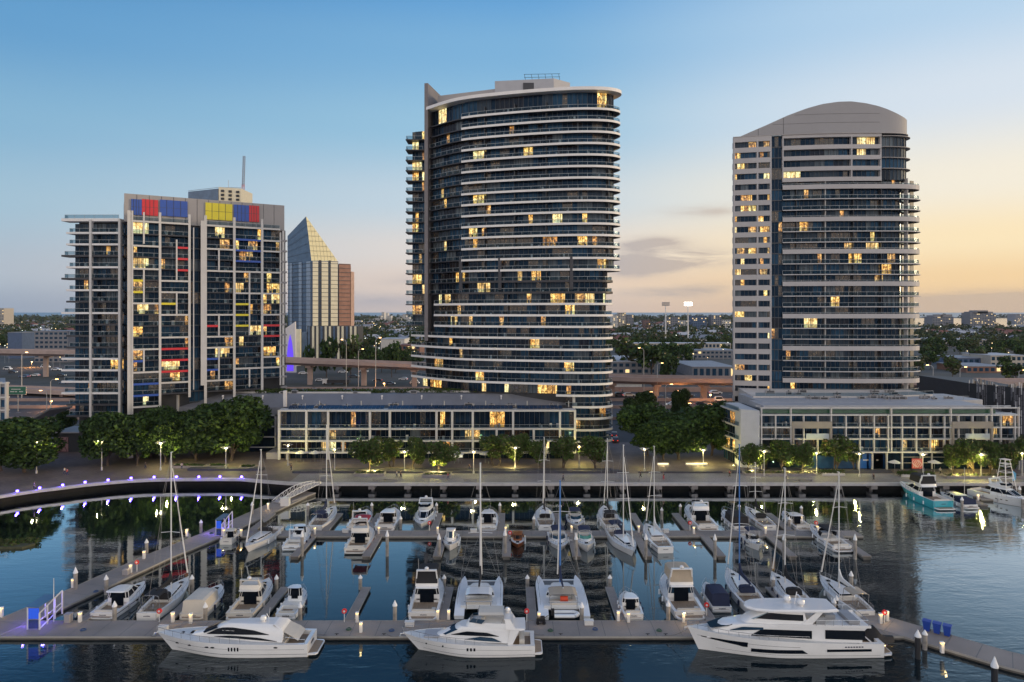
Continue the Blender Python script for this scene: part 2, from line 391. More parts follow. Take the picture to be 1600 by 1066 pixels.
# roads behind: expressway carriageways
mb = MB(); mb.box(-900, 236, PZ - .3, 900, 330, PZ + .03)
tag(mb.build('motorway_road', asphalt), kind='structure')
mb = MB()
for y in (247, 259, 281, 302, 316):
    for k in range(-220, 220): mb.box(k * 4, y, PZ + .031, k * 4 + 1.6, y + .25, PZ + .036)
tag(mb.build('lane_markings', M('paint', (.6, .6, .58), .7, var=.2)), kind='structure')
mb = MB()
for (y, h, w) in ((242, 1.0, .4), (270, 1.3, .5), (292, 1.3, .5), (326, 2.4, .5)):
    mb.box(-900, y, PZ + .03, 900, y + w, PZ + h)
tag(mb.build('road_barriers', M('barrier_concrete', (.34, .25, .22), .8, var=.3, scale=.1)), kind='structure')
# street between the podium buildings
mb = MB(); mb.box(22, 200, PZ + .005, 70, 236, PZ + .018)
tag(mb.build('street', asphalt), kind='structure')
# ---- water
def water_mat(name, k1, near=True):
    m = bpy.data.materials.new(name); m.use_nodes = True; t = m.node_tree; t.nodes.clear()
    tcn = t.nodes.new('ShaderNodeTexCoord'); P = tcn.outputs['Object']
    def noise(sc, stretch, det=4, dist=0.):
        mp = t.nodes.new('ShaderNodeMapping'); mp.inputs['Scale'].default_value = stretch; mp.inputs['Rotation'].default_value = (0, 0, .12)
        t.links.new(P, mp.inputs[0]); n = t.nodes.new('ShaderNodeTexNoise'); n.inputs['Scale'].default_value = sc; n.inputs['Detail'].default_value = det
        n.inputs['Distortion'].default_value = dist; t.links.new(mp.outputs[0], n.inputs[0]); return n.outputs[0]
    a = noise(.55, (.35, 1, 1), 3, .6); b = noise(2.2, (.5, 1, 1), 3); c = noise(.035, (1, 1, 1), 2)
    sep = t.nodes.new('ShaderNodeSeparateXYZ'); t.links.new(P, sep.inputs[0])
    # breezier outside the pontoons (near side and right), calm inside the basin
    def mrn(x, a0, a1, b0, b1):
        r = t.nodes.new('ShaderNodeMapRange'); r.interpolation_type = 'SMOOTHSTEP'; t.links.new(x, r.inputs[0])
        for i, q in enumerate((a0, a1, b0, b1)): r.inputs[i + 1].default_value = q
        return r.outputs[0]
    calm = mth('MAXIMUM', mrn(sep.outputs[1], 92, 78, .22, 1.35), mrn(sep.outputs[0], 48, 66, .22, 1.35), tree=t)
    calm = mth('MAXIMUM', calm, mrn(sep.outputs[0], -58, -68, 0, .55), tree=t)
    patch = mrn(c, .42, .62, .55, 1.3)
    hgt = mth('ADD', mth('MULTIPLY', a, .035, tree=t), mth('MULTIPLY', b, .012, tree=t), tree=t)
    hgt = mth('MULTIPLY', hgt, mth('MULTIPLY', mth('MULTIPLY', calm, patch, tree=t), k1, tree=t), tree=t)
    bp = t.nodes.new('ShaderNodeBump'); bp.inputs['Distance'].default_value = 1.0; t.links.new(hgt, bp.inputs['Height'])
    gl = t.nodes.new('ShaderNodeBsdfGlossy'); gl.inputs['Roughness'].default_value = .03; gl.inputs['Color'].default_value = (.80, .88, .93, 1); t.links.new(bp.outputs[0], gl.inputs['Normal'])
    df = t.nodes.new('ShaderNodeBsdfDiffuse'); df.inputs['Color'].default_value = (.004, .010, .014, 1)
    fr = t.nodes.new('ShaderNodeFresnel'); fr.inputs['IOR'].default_value = 1.34; t.links.new(bp.outputs[0], fr.inputs['Normal'])
    fac = mth('MINIMUM', mth('MAXIMUM', mth('SUBTRACT', mth('MULTIPLY', fr.outputs[0], 5.0, tree=t), .33, tree=t), .09, tree=t), .95, tree=t)
    mx = t.nodes.new('ShaderNodeMixShader'); t.links.new(fac, mx.inputs[0]); t.links.new(df.outputs[0], mx.inputs[1]); t.links.new(gl.outputs[0], mx.inputs[2])
    o = t.nodes.new('ShaderNodeOutputMaterial'); t.links.new(mx.outputs[0], o.inputs[0]); return m
mb = MB(); mb.add([(-700, -300, 0), (700, -300, 0), (700, 170, 0), (-700, 170, 0)], [(0, 1, 2, 3)])
tag(mb.build('harbour_water', water_mat('harbour_water', 1.0)), kind='structure')
seam = M('sea', (.10, .20, .28), .35, var=.1, scale=.001)
mb = MB(); mb.add([(-60000, 5290, .5), (60000, 5290, .5), (80000, 70000, .5), (-80000, 70000, .5)], [(0, 1, 2, 3)])
tag(mb.build('sea', seam), kind='structure')
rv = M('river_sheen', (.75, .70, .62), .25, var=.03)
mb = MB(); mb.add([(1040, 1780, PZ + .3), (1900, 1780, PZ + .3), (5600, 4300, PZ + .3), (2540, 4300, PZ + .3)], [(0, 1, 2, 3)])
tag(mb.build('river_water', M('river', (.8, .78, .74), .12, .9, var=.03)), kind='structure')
# ---- viaduct
via = thing('viaduct', 'long curved concrete viaduct carrying the motorway past the towers', 'viaduct')
vp = smooth([(-420, 420), (-300, 408), (-180, 378), (-120, 362), (-50, 350), (0, 330), (45, 308), (96, 298), (170, 290), (300, 285)], 5)
def vz(x): return 17.5 if x < -200 else 15.6 + (x + 120) * (-.025) if x < 45 else 11.4
vzs = [max(10.8, min(17.5, vz(x))) for x, y in vp]
vc = M('viaduct_concrete', (.38, .29, .26), .8, var=.15, scale=.15)
def dstrip(o1, o2, dz0, dz1):
    a = offs(vp, o1); b = offs(vp, o2); m = MB()
    m.loft([[(i[0], i[1], z + dz0), (o[0], o[1], z + dz0), (o[0], o[1], z + dz1), (i[0], i[1], z + dz1)] for i, o, z in zip(a, b, vzs)], True, True); return m
dstrip(-7, 7, -1.7, -.9).build('deck', vc, via)
dstrip(6.6, 7.0, -.9, .2).build('parapet', vc, via); dstrip(-7, -6.6, -.9, .2).build('parapet', vc, via)
dstrip(-3, 3, -3.2, -1.7).build('girder', M('girder_concrete', (.24, .19, .19), .8, var=.15, scale=.15), via)
for k in range(2, len(vp) - 1, 2):
    x, y = vp[k]; m = MB(); z = vzs[k] - 3.2
    m.box(x - 1.2, y - .8, PZ, x + 1.2, y + .8, z - 1); m.box(x - 1.5, y - 4, z - 1, x + 1.5, y + 4, z); m.build('pier', vc, via)

# ---- evening haze
def add_haze():
    m = bpy.data.materials.new('haze'); m.use_nodes = True; t = m.node_tree; t.nodes.clear()
    v = t.nodes.new('ShaderNodeVolumePrincipled'); v.inputs['Density'].default_value = .000025; v.inputs['Color'].default_value = (.80, .86, 1, 1); v.inputs['Anisotropy'].default_value = .1
    o = t.nodes.new('ShaderNodeOutputMaterial'); t.links.new(v.outputs[0], o.inputs['Volume'])
    mb = MB(); mb.box(-9600, -320, -3.2, 9600, 5600, 170); ob = mb.build('haze', m); tag(ob, kind='stuff'); ob['label'] = 'thin blue evening haze over the suburb'

RM = thing('motorway_ramp', 'low concrete ramp with pink lit barriers below the viaduct at the left', 'ramp')
rp_ = smooth([(-330, 345), (-230, 318), (-170, 300), (-120, 288), (-80, 284), (-30, 286)], 5)
for (o1, o2, z0, z1, nm_) in ((-5, 5, 3.2, 4.2, 'deck'), (4.8, 5.1, 4.2, 5.3, 'parapet'), (-5.1, -4.8, 4.2, 5.3, 'parapet')):
    a = offs(rp_, o1); b = offs(rp_, o2); m = MB(); m.loft([[(i[0], i[1], z0), (o[0], o[1], z0), (o[0], o[1], z1), (i[0], i[1], z1)] for i, o in zip(a, b)], True, True); m.build(nm_, vc, RM)
for k in range(1, len(rp_), 3):
    x, y = rp_[k]; m = MB(); m.box(x - .8, y - 3, PZ, x + .8, y + 3, 3.25); m.build('pier', vc, RM)
# ============================================================ CENTRAL TOWER
def cut(c, x0, x1=None, wrap=True):
    """part of a left-to-right curve from x0 (to x1, or on round the nose)"""
    out = []; started = False
    for i in range(len(c) - 1):
        a, b = c[i], c[i + 1]
        if not started:
            if a[0] <= x0 < b[0]:
                t = (x0 - a[0]) / (b[0] - a[0]); out.append((x0, a[1] + (b[1] - a[1]) * t)); started = True
            else: continue
        if x1 is not None and a[0] <= x1 < b[0]:
            t = (x1 - a[0]) / (b[0] - a[0]); out.append((x1, a[1] + (b[1] - a[1]) * t)); return out
        out.append(b)
    return out
random.seed(11)
CT = thing('apartment_tower', 'tall curved glass tower with pale balcony bands and a rounded prow, the middle tower', 'tower', (0, 0, 0))
FC = smooth([(-31.6, 211), (-24, 202.6), (-14.4, 194.4), (-1.4, 189.6), (11.5, 186.4), (19.3, 185.4), (25.5, 185.8), (29.0, 187.6), (30.0, 190), (28.5, 193.6), (24, 198.5)], 7)
FL = [(x if x < 18 else 18 + (x - 18) * .82, y) for x, y in FC]
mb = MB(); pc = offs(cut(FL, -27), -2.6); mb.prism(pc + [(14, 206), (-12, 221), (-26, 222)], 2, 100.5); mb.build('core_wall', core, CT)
for o in (-2.9,):
    pass
tint = [GM[0], GM[1], GM[2]]
nl = [92]
X0s = -14.4
for k in range(30):
    z = 95.5 - 3.12 * k
    C = FC if k <= 14 else FL
    if k <= 14: xs_, m_ = -14.4, 0
    elif k <= 16: xs_, m_ = -14.4, 1
    elif k <= 19: xs_, m_ = -23, 0
    elif k <= 24: xs_, m_ = -31.0, 0
    else: xs_, m_ = (12 if k == 25 else 14.5), 0
    full = cut(C, xs_); full = resample(full, 1.2)
    sm = [bandw, darkc]
    mb = MB(); band(mb, full, 2.3, -.02, z - .3, z, 1); band(mb, full, .12, .12, z - .50, z + .10, m_)  # slab body dark: shade under the balconies is put into its colour
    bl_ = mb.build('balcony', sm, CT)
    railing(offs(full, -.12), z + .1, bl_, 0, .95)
    ztop = z + 2.8 if k else 100.2
    w = MB(); wts = (6, 5, 1.4, 1.6, 1, 0, 0, 1.6) if k < 10 else (7, 4.5, 1.8, 1.6, 1.4, 0, 0, 2.4)
    gp = offs(cut(C, max(xs_, -24.5)), -1.9)
    glaze(w, CT, gp, z, ztop, wts, .03 if k < 3 else .10 if k < 12 else .13, 1.35, maxw=nl)
    # party walls dividing the balconies
    q = resample(full, 1)
    for s_ in range(7, len(q) - 6, 9):
        if k % 2 == 0 or s_ % 2: 
            a = Vector(q[s_]); b = Vector(q[s_ + 1]); t = (b - a).normalized(); n_ = Vector((-t.y, t.x))
            p0 = a + n_ * .7; p1 = a + n_ * 1.9; w.bar((p0.x, p0.y, z), (p1.x, p1.y, z), .18, 2.5, 9)
    # chairs, tables and plants out on the balconies are too small to tell apart: low dark clutter
    for s_ in range(2, len(q) - 3):
        if random.random() < .22:
            a = Vector(q[s_]); t = (Vector(q[s_ + 1]) - a).normalized(); n_ = Vector((-t.y, t.x)); p0 = a + n_ * random.uniform(.5, 1.3)
            w.box(p0.x - .25, p0.y - .25, z, p0.x + .25, p0.y + .25, z + random.uniform(.4, 1.1), random.choice((9, 9, 10, 4)))
    w.build('window_band', GM, CT)
    if 0 <= k <= 16:      # the recessed stretch beside the dark blade
        rc = resample(cut(FC, -25.3, -14.4), 1.2)
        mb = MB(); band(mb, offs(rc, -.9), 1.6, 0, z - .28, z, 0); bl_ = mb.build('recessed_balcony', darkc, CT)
        if k > 1: railing(offs(rc, -1.0), z, bl_, 0, 1.0)
        w = MB(); glaze(w, CT, offs(rc, -2.3), z, ztop, (4, 5, 2, 2, 2, 0, 0, 2.5), .06, 1.3, maxw=nl); w.build('window_band', GM, CT)
    if 1 <= k <= 19:      # stacked balconies off the left flank
        mb = MB(); mb.box(-32.2, 206.5, z - .3, -26.6, 212, z, 0); bl_ = mb.build('side_balcony', darkc, CT)
        railing([(-27, 206.6), (-32.0, 206.6), (-32.1, 211.8)][::1], z, bl_, 0, 1.0)
        w = MB(); glaze(w, CT, [(-30.5, 209.2), (-26.4, 207.9)], z, z + 2.8, (4, 3, 3, 3, 3, 0, 0, 3), .12, 1.1, maxw=nl)
        w.build('window_band', GM, CT)
        w = MB(); wallstrip(w, [(-30.5, 221), (-30.5, 209.2)], z, z + 2.82, 2); w.build('side_glass', GM, CT)
w = MB(); z_ = 95.5 - 3.12 * 25; glaze(w, CT, offs(cut(FL, -29, 12), -2.2), z_, z_ + 2.8, (7, 3, 1.6, 1.6, 1.4, 0, 0, 2.4), .14, 1.35); w.build('window_band', GM, CT)
# dark blade wall beside the flank, roof slab, plant
mb = MB(); mb.bar((-25.6, 203.6, 31.5), (-21.8, 221, 31.5), 1.1, 76.8, 0); mb.build('blade_wall', M('blade', (.16, .145, .15), .6, var=.1), CT)
mb = MB()
for x_ in (-14.6, -3.4, 16.2):
    p_ = cut(FL, x_)[0]; mb.box(x_ - .45, p_[1] - .15, 46.2, x_ + .45, p_[1] + 2.4, 52 + 3.2)
mb.build('dark_pier', darkc, CT)
mb = MB(); rr = resample(cut(FC, -25.4), 1.2); band(mb, rr, 4, .45, 100.3, 101.2, 0); mb.build('roof_rim', bandw, CT)
mb = MB(); mb.prism(offs(rr, -3.9) + [(14, 207), (-22, 221)], 100.6, 101.0); mb.build('roof', greyl, CT)
mb = MB(); mb.prism([(-22.6, 207.5), (-2, 199.8), (9, 197.4), (10, 203), (-20, 215)], 101, 105.7); mb.build('roof_screen', greyl, CT)
mb = MB(); mb.prism([(-5, 198.6), (12, 196.2), (17, 200), (15, 205), (-3, 206)], 101, 107.2, 0); mb.box(3.2, 197.0, 103.5, 6.6, 198.3, 106.2, 1); mb.build('plant_room', [M('plant_panel', (.34, .34, .36), .6, var=.05), darkc], CT)
mb = MB()
for x_ in (8.0, 12.0): mb.lathe([(.9, 0), (.9, 1.1), (.5, 1.3)], (x_, 201, 107.2))
for x_ in range(4, 15, 2): mb.tube((x_, 199, 107.2), (x_ - .4, 199, 109.4), .06)
mb.path([(3.5, 199, 109.3), (14, 199, 109.5)], .06); mb.path([(3.5, 199, 108.4), (14, 199, 108.6)], .06)
mb.build('roof_plant', darkc, CT)
# ground floor of the tower
mb = MB(); wallstrip(mb, offs(cut(FL, 10), -2), 1.9, 5, 0); mb.build('lobby_glass', g0, CT)

# ============================================================ RIGHT TOWER
random.seed(5)
RT = thing('apartment_tower', 'tall tower with a pale arched crown and thin curved balconies, rearmost at the right', 'tower', (0, 0, 0))
FR = smooth([(64.9, 200.6), (71.8, 199.0), (78.6, 197.8), (91.9, 196.0), (106.6, 195.6), (113.5, 196.0), (117.4, 197.4), (118.8, 200), (117.3, 203.5), (112, 208.5)], 7)
FU = [(x if x < 100 else 100 + (x - 100) * .82, y) for x, y in FR]
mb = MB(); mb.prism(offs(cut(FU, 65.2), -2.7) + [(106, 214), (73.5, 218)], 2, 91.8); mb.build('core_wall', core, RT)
nl = [96]
panel = M('tower_panel', (.37, .355, .36), .6, var=.07, scale=.12)
for k in range(28):
    z = 88.2 - 3.1 * k
    # left stretch: windows between deep spandrels
    lp = resample(cut(FR, 65.0, 75.4), 1.3)
    mb = MB(); band(mb, lp, 2, 0, z - 1.5, z - .05, 0)
    if k == 0: band(mb, lp, 2, 0, z + 1.62, z + 3.3, 0)
    for x_ in (65.25, 71.6, 75.2):
        p_ = cut(lp, x_)[0]; mb.box(x_ - .22, p_[1] - .03, z - .05, x_ + .22, p_[1] + 1, z + 1.63)
    mb.build('spandrel', panel, RT)
    w = MB(); glaze(w, RT, offs(lp, -.7), z - .05, z + 1.65, (6, 4, 2, 3, 1, 0, 0, 3), .10 if k > 12 else .20, 1.05, lits=(5, 6, 8, 5), maxw=nl); w.build('window_band', GM, RT)
    # dark glazed slot
    w = MB(); sp_ = cut(FR, 75.4, 78.4)
    glaze(w, RT, offs(sp_, -.9), z - .05, z + 2.8, (7, 3, 0, 0, 1, 0, 0, 2), .10, 1.0, lits=(6, 7), maxw=nl); band(w, offs(sp_, -.7), .3, .05, z - .3, z - .06, 9); w.build('window_band', GM, RT)
    if k <= 23:
        if k <= 3:
            rp = resample(cut(FR, 78.4, 106.0), 1.2)
            mb = MB(); band(mb, rp, 2.5, -.2, z - 1.2, z, 0)
            if k == 0: band(mb, rp, 2.5, -.2, z + 2.2, z + 3.3, 0)
            for x_ in (78.7, 97.6, 105.9):
                p_ = cut(rp, x_ - .05)[0]; mb.box(x_ - .25, p_[1] + .25, z - .02, x_ + .1, p_[1] + 2, z + 2.2)
            mb.build('spandrel', panel, RT)
            w = MB(); glaze(w, RT, offs(rp, -1.4), z, z + 2.2, (6, 4, 1.5, 2, 1, 0, 0, 2), .12, 1.3, lits=(5, 6, 8, 7), maxw=nl); w.build('window_band', GM, RT)
            w = MB(); op = offs(cut(FU, 106.0), -.5)
            glaze(w, RT, op, z - .9, z + 2.2, (2, 1, 1, 6, 2, 0, 0, .4), 0, 1.2); w.build('window_band', GM, RT)
            mb = MB(); band(mb, op, .2, 1.1, z + 2.2, z + 2.36, 0); mb.build('sun_shelf', greyl, RT)
        else:
            thick = (k - 4) % 3 == 0
            fp = resample(cut(FR, 78.4), 1.2)
            mb = MB(); band(mb, fp, 2.3, -.02, z - .22, z, 2)  # dark slab carries the underside shade in its colour
            if thick: band(mb, fp, .12, .08, z - .35, z + .95, 0)
            else: band(mb, fp, .12, .35, z - .28, z - .02, 1)
            bl_ = mb.build('balcony', [panel, M('thin_edge', (.42, .41, .42), .6, var=.05), darkc], RT)
            railing(offs(fp, -.1), z + (.8 if thick else .02), bl_, 0, .55 if thick else 1.05)
            w = MB(); glaze(w, RT, offs(cut(FU, 78.4), -1.5), z, z + 2.85, (6, 3, 2, 4.5, 1, 0, 0, 2), .08, 1.25, maxw=nl)
            q = resample(fp, 1)
            for s_ in range(4, len(q) - 6, 8):
                a = Vector(q[s_]); b = Vector(q[s_ + 1]); t = (b - a).normalized(); n_ = Vector((-t.y, t.x))
                p0 = a + n_ * .4; p1 = a + n_ * 1.9; w.bar((p0.x, p0.y, z), (p1.x, p1.y, z), .16, 2.8, 9 if s_ % 3 else 10)
            w.build('window_band', GM, RT)
# arched crown
tp = [(1146, 213), (1170, 203.5), (1200, 192), (1230, 179.5), (1260, 169.5), (1285, 163.5), (1310, 160.5), (1330, 160.2), (1352, 163), (1372, 167.5), (1384, 171.5), (1400, 178), (1415, 185), (1429, 192)]
def crown(x, y):
    u = 800 + x / y * F
    for (a, va), (b, vb) in zip(tp, tp[1:]):
        if u <= b: return H + (HZ - (va + (vb - va) * max(0, (u - a) / (b - a)))) * 197 / F
    return H + (HZ - tp[-1][1]) * 197 / F
cp = resample(offs(cut(FU, 65.0), -.25), 1.0)
mb = MB(); mb.loft([[(x, y + .35, 91.45), (x, y, 91.45), (x, y, crown(x, y)), (x, y + .35, crown(x, y))] for x, y in cp], True, True)
mb.build('crown_wall', M('crown_panel', (.27, .265, .275), .6, var=.05, scale=.1), RT)
mb = MB(); xs2 = [p for p in cp if p[1] < 199.5]
mb.loft([[(x, y + .3, crown(x, y) - .05), (x, 214, crown(x, y) - .05)] for x, y in xs2], False, False); mb.build('vaulted_roof', greyl, RT)
mb = MB()
for u_ in (1185, 1224, 1383):
    p_ = min(cp, key=lambda q: abs(800 + q[0] / q[1] * F - u_)); mb.box(p_[0] - .05, p_[1] - .04, 91.5, p_[0] + .05, p_[1] + .1, crown(*p_) - .1)
for zz in (94.5, 97.0):
    seg = [p for p in cp if crown(*p) > zz + .5 and p[0] < 106 and p[0] > 72]
    band(mb, seg, .02, .03, zz, zz + .06)
mb.build('panel_joint', darkc, RT)
mb = MB(); band(mb, cp, .2, .35, 91.3, 91.48); mb.build('crown_ledge', greyl, RT)

# ============================================================ COLOUR-GRID BLOCK (left)
random.seed(21)
LB = thing('apartment_block', 'wide block at the left with white frames and red, blue and yellow panels', 'apartment block')
A0 = Vector((-99.6, 178)); A1 = Vector((-65.4, 198)); AD = (A1 - A0); AL = AD.length; ADn = AD / AL; ANn = Vector((ADn.y, -ADn.x))
def onl(u, back=0.):
    k = (u - 800) / F; o = A0 - ANn * back
    s = (k * o.y - o.x) / (ADn.x - k * ADn.y); return o + ADn * s
def P3(u, z, back=0.): p = onl(u, back); return (p.x, p.y, z)
ZK = [64.1] + [60.7 - 3.02 * i for i in range(0, 20)]
mb = MB(); a, b, c, d = onl(199, 3.2), onl(446, 3.2), onl(446, 3.2) - ANn * 15, onl(199, 3.2) - ANn * 15
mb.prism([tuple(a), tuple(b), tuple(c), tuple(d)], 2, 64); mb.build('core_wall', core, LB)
mb = MB(); a, b = onl(194, 3), onl(444, 3); mb.bar((a.x, a.y, 63.9), (b.x, b.y, 63.9), .6, 7.4, 0)
for i in range(1, 14):
    q = a.lerp(b, i / 14) + ANn * .32; mb.box(q.x - .04, q.y - .04, 64, q.x + .04, q.y + .04, 71.2, 1)
mb.prism([tuple(a - ANn * 1), tuple(b - ANn * 1), tuple(b - ANn * 9), tuple(a - ANn * 9)], 64, 69.5, 0)
mb.build('roof_screen', [greyl, mull], LB)
for (u0, u1, v0, v1, m_) in [(205, 221.5, 311.5, 336, blue), (221.8, 247, 312, 337, red), (250, 293, 313.5, 338.5, blue), (321, 363, 318, 344, yel), (365.5, 389, 320.5, 346, blue), (389.3, 405, 321.5, 347, red)]:
    a = onl(u0, 2.4); b = onl(u1, 2.4); y_ = (a.y + b.y) / 2
    mb = MB(); mb.bar((a.x, a.y, zy(v1, y_)), (b.x, b.y, zy(v1, y_)), .16, zy(v0, y_) - zy(v1, y_), 0); mb.bar((a.x, a.y - .1, (zy(v0, y_) + zy(v1, y_)) / 2), (b.x, b.y - .1, (zy(v0, y_) + zy(v1, y_)) / 2), .06, .07, 1)
    for f_ in (.25, .5, .75): q = a.lerp(b, f_); mb.box(q.x - .04, q.y - .16, zy(v1, y_), q.x + .04, q.y - .06, zy(v0, y_), 1)
    mb.build('roof_panel', [m_, mull], LB)
nl = [80]
bays = [(205, 250, ZK), (250, 296, ZK), (320.5, 366, ZK), (366, 409.5, ZK), (409.5, 438, ZK)]
white = {0: {0, 2, 4, 7, 11, 13, 16}, 1: {0, 5, 6, 8, 10, 14}, 2: {0, 2, 4, 8, 10, 11, 14}, 3: {0, 4, 6, 13}, 4: {0, 1, 2, 4, 6, 8, 12, 13}}
half = {(0, 5): ('L', yel), (0, 6): ('L', yel), (0, 12): ('L', blue), (0, 14): ('F', blue), (0, 15): ('F', blue),
        (1, 2): ('R', red), (1, 3): ('R', red), (1, 4): ('R', red), (1, 7): ('L', yel), (1, 11): ('F', red), (1, 12): ('F', red), (1, 13): ('F', red),
        (2, 9): ('L', red), (2, 12): ('L', blue), (2, 13): ('L', blue), (3, 1): ('F', blue), (3, 2): ('F', blue), (3, 3): ('F', blue),
        (3, 7): ('L', yel), (3, 8): ('L', yel), (3, 9): ('L', yel), (4, 9): ('F', red), (4, 10): ('F', red)}
mid = {0: 224.8, 1: 276, 2: 342, 3: 389.7}
for bi, (u0, u1, zz) in enumerate(bays):
    kmax = 17 if bi < 1 else 16 if bi < 4 else 15
    for k in range(kmax):
        z = ZK[k]
        um = mid.get(bi, (u0 + u1) / 2)
        hs = half.get((bi, k))
        a = onl(u0, 0); b = onl(u1, 0); mb = MB()
        if k in white[bi]: mb.bar((a.x, a.y, z - .5), (b.x, b.y, z - .5), .5, .46, 0)
        elif hs:
            s0, s1 = (u0, u1) if hs[0] == 'F' else (u0, um) if hs[0] == 'L' else (um, u1)
            p, q = onl(s0), onl(s1); pm = MB(); pm.bar((p.x, p.y, z - .6), (q.x, q.y, z - .6), .42, .55, 0); pm.build('balcony_fascia', hs[1], LB)
            if hs[0] == 'L': p, q = onl(um), onl(u1)
            elif hs[0] == 'R': p, q = onl(u0), onl(um)
            if hs[0] != 'F': mb.bar((p.x, p.y, z - .36), (q.x, q.y, z - .36), .4, .34, 1)
        else: mb.bar((a.x, a.y, z - .36), (b.x, b.y, z - .36), .4, .34, 1)
        a2 = onl(u0, 1.4); b2 = onl(u1, 1.4); mb.bar((a2.x, a2.y, z - .3), (b2.x, b2.y, z - .3), 2.6, .26, 1)
        bl_ = mb.build('balcony', [frame, darkc], LB)
        railing([tuple(onl(u0 + 1, .15)), tuple(onl(u1 - 1, .15))], z + .02, bl_, 0, 1.0)
        if k:
            w = MB(); glaze(w, LB, [tuple(onl(u0, 2.4)), tuple(onl(u1, 2.4))], z, ZK[k - 1] - .3, (7, 4, 1.8, 2.2, 2, 0, 0, 3), .17, 1.25, lits=(5, 6, 6, 8, 7), maxw=nl)
            for _ in range(3):
                if random.random() < .75:
                    p = onl(random.uniform(u0 + 2, u1 - 2), random.uniform(.5, 1.8)); w.box(p.x - .3, p.y - .3, z, p.x + .3, p.y + .3, z + random.uniform(.5, 1.2), random.choice((9, 10, 3)))
            w.build('window_band', GM, LB)
# vertical white frames; (u, z0, z1, width)
cols = [(202.3, 2, 66.5, 1.25), (206, 2, 66.5, .8), (224.8, 58, 66.3, .5), (224.8, ZK[7], ZK[4], .5), (224.8, ZK[13], ZK[11], .5), (250, 2, 66.5, .75), (276, ZK[5], 59.5, .5), (276, ZK[8], ZK[6], .5), (296, 17, 66.5, .75),
        (317, 20, 65, 1.4), (321, 2, 66.5, .85), (342, ZK[4], ZK[2], .5), (342, ZK[10], ZK[8], .5), (342, ZK[14], ZK[11], .5), (366, 2, 66.5, .8), (389.7, ZK[10], ZK[4], .5), (389.7, 19, ZK[13], .5), (409.5, 2, 66.5, .8), (438, 19, 63, .5), (442.5, 19, 63.5, .7), (302.5, 19, 63, .3)]
for (u_, z0, z1, w_) in cols:
    p = onl(u_, 0); mb = MB()
    w_ *= .78; q0 = p - ADn * w_ / 2; q1 = p + ADn * w_ / 2; mb.bar((q0.x, q0.y, z0), (q1.x, q1.y, z0), .55, z1 - z0, 0); mb.build('frame_post', frame, LB)
# recess between the frames and edge strips
for k in range(1, 17):
    w = MB()
    z = ZK[k]; glaze(w, LB, [tuple(onl(296, 3.1)), tuple(onl(318, 3.1))], z, z + 2.7, (7, 5, 1, 0, 1, 0, 0, 1), .0, 1.2)
    p, q = onl(296, 2.9), onl(318, 2.9); w.bar((p.x, p.y, z - .3), (q.x, q.y, z - .3), .4, .3, 9)
    w.build('window_band', GM, LB); w = MB()
for k in range(1, 17):
    z = ZK[k]; w = MB()
    glaze(w, LB, [(-104.5, 183.5), (-100.6, 181.6)], z, z + 2.7, (7, 5, 0, 0, 1, 0, 0, .6), .0, 1.2)
    w.build('window_band', GM, LB)
mb = MB()
for k in range(1, 16): p, q = onl(438.5, .4), onl(447.5, .4); mb.bar((p.x, p.y, ZK[k] - .3), (q.x, q.y, ZK[k] - .3), 1.6, .5, 0)
mb.build('edge_shelf', greyp, LB)
# left wing
WL = [(-117.6, 181.8), (-104.2, 181.6)]
mb = MB(); mb.prism([(-117, 184.6), (-99.5, 184.6), (-100, 197), (-117, 199)], 2, 64.6); mb.build('wing_core', core, LB)
for k in range(18):
    z = (64.9, 61.3)[k] if k < 2 else 61.3 - 3.04 * (k - 1)
    wht = k in (0, 1, 2, 4, 6, 8, 12, 13, 14, 15); ov = -119.6 if (k in (0, 3, 5, 8, 12, 13, 14, 15)) else -118.3
    mb = MB(); mb.box(ov, 181.2, z - (.75 if k == 0 else .5), -104.2, 184.7, z, 0); bl_ = mb.build('balcony', bandw if wht else darkc, LB)
    railing([(ov + .3, 183.5), (ov + .3, 181.4), (-104.4, 181.3)], z + .01, bl_, 0, 1.0)
    if k:
        zt = z + 3.0 if k > 1 else 64.2
        w = MB(); wt = (2, 1, 4, 6, 1, 0, 0, .4) if k < 5 else (7, 4, 2, 2, 2, 0, 0, 2)
        glaze(w, LB, [(-117.3, 183.4), (-104.2, 183.4)], z, zt - .5, wt, .07, 1.2, lits=(6, 5, 7), maxw=nl)
        for _ in range(4):
            if random.random() < .6:
                x_ = random.uniform(-116, -105); w.box(x_, 181.9, z, x_ + .6, 182.4, z + random.uniform(.5, 1.1), random.choice((9, 10, 3)))
        w.build('window_band', GM, LB)
for x_ in (-111.8, -104.1):
    mb = MB(); mb.box(x_ - .3, 181.0, 5, x_ + .3, 181.9, 64.6); mb.build('frame_post', frame, LB)

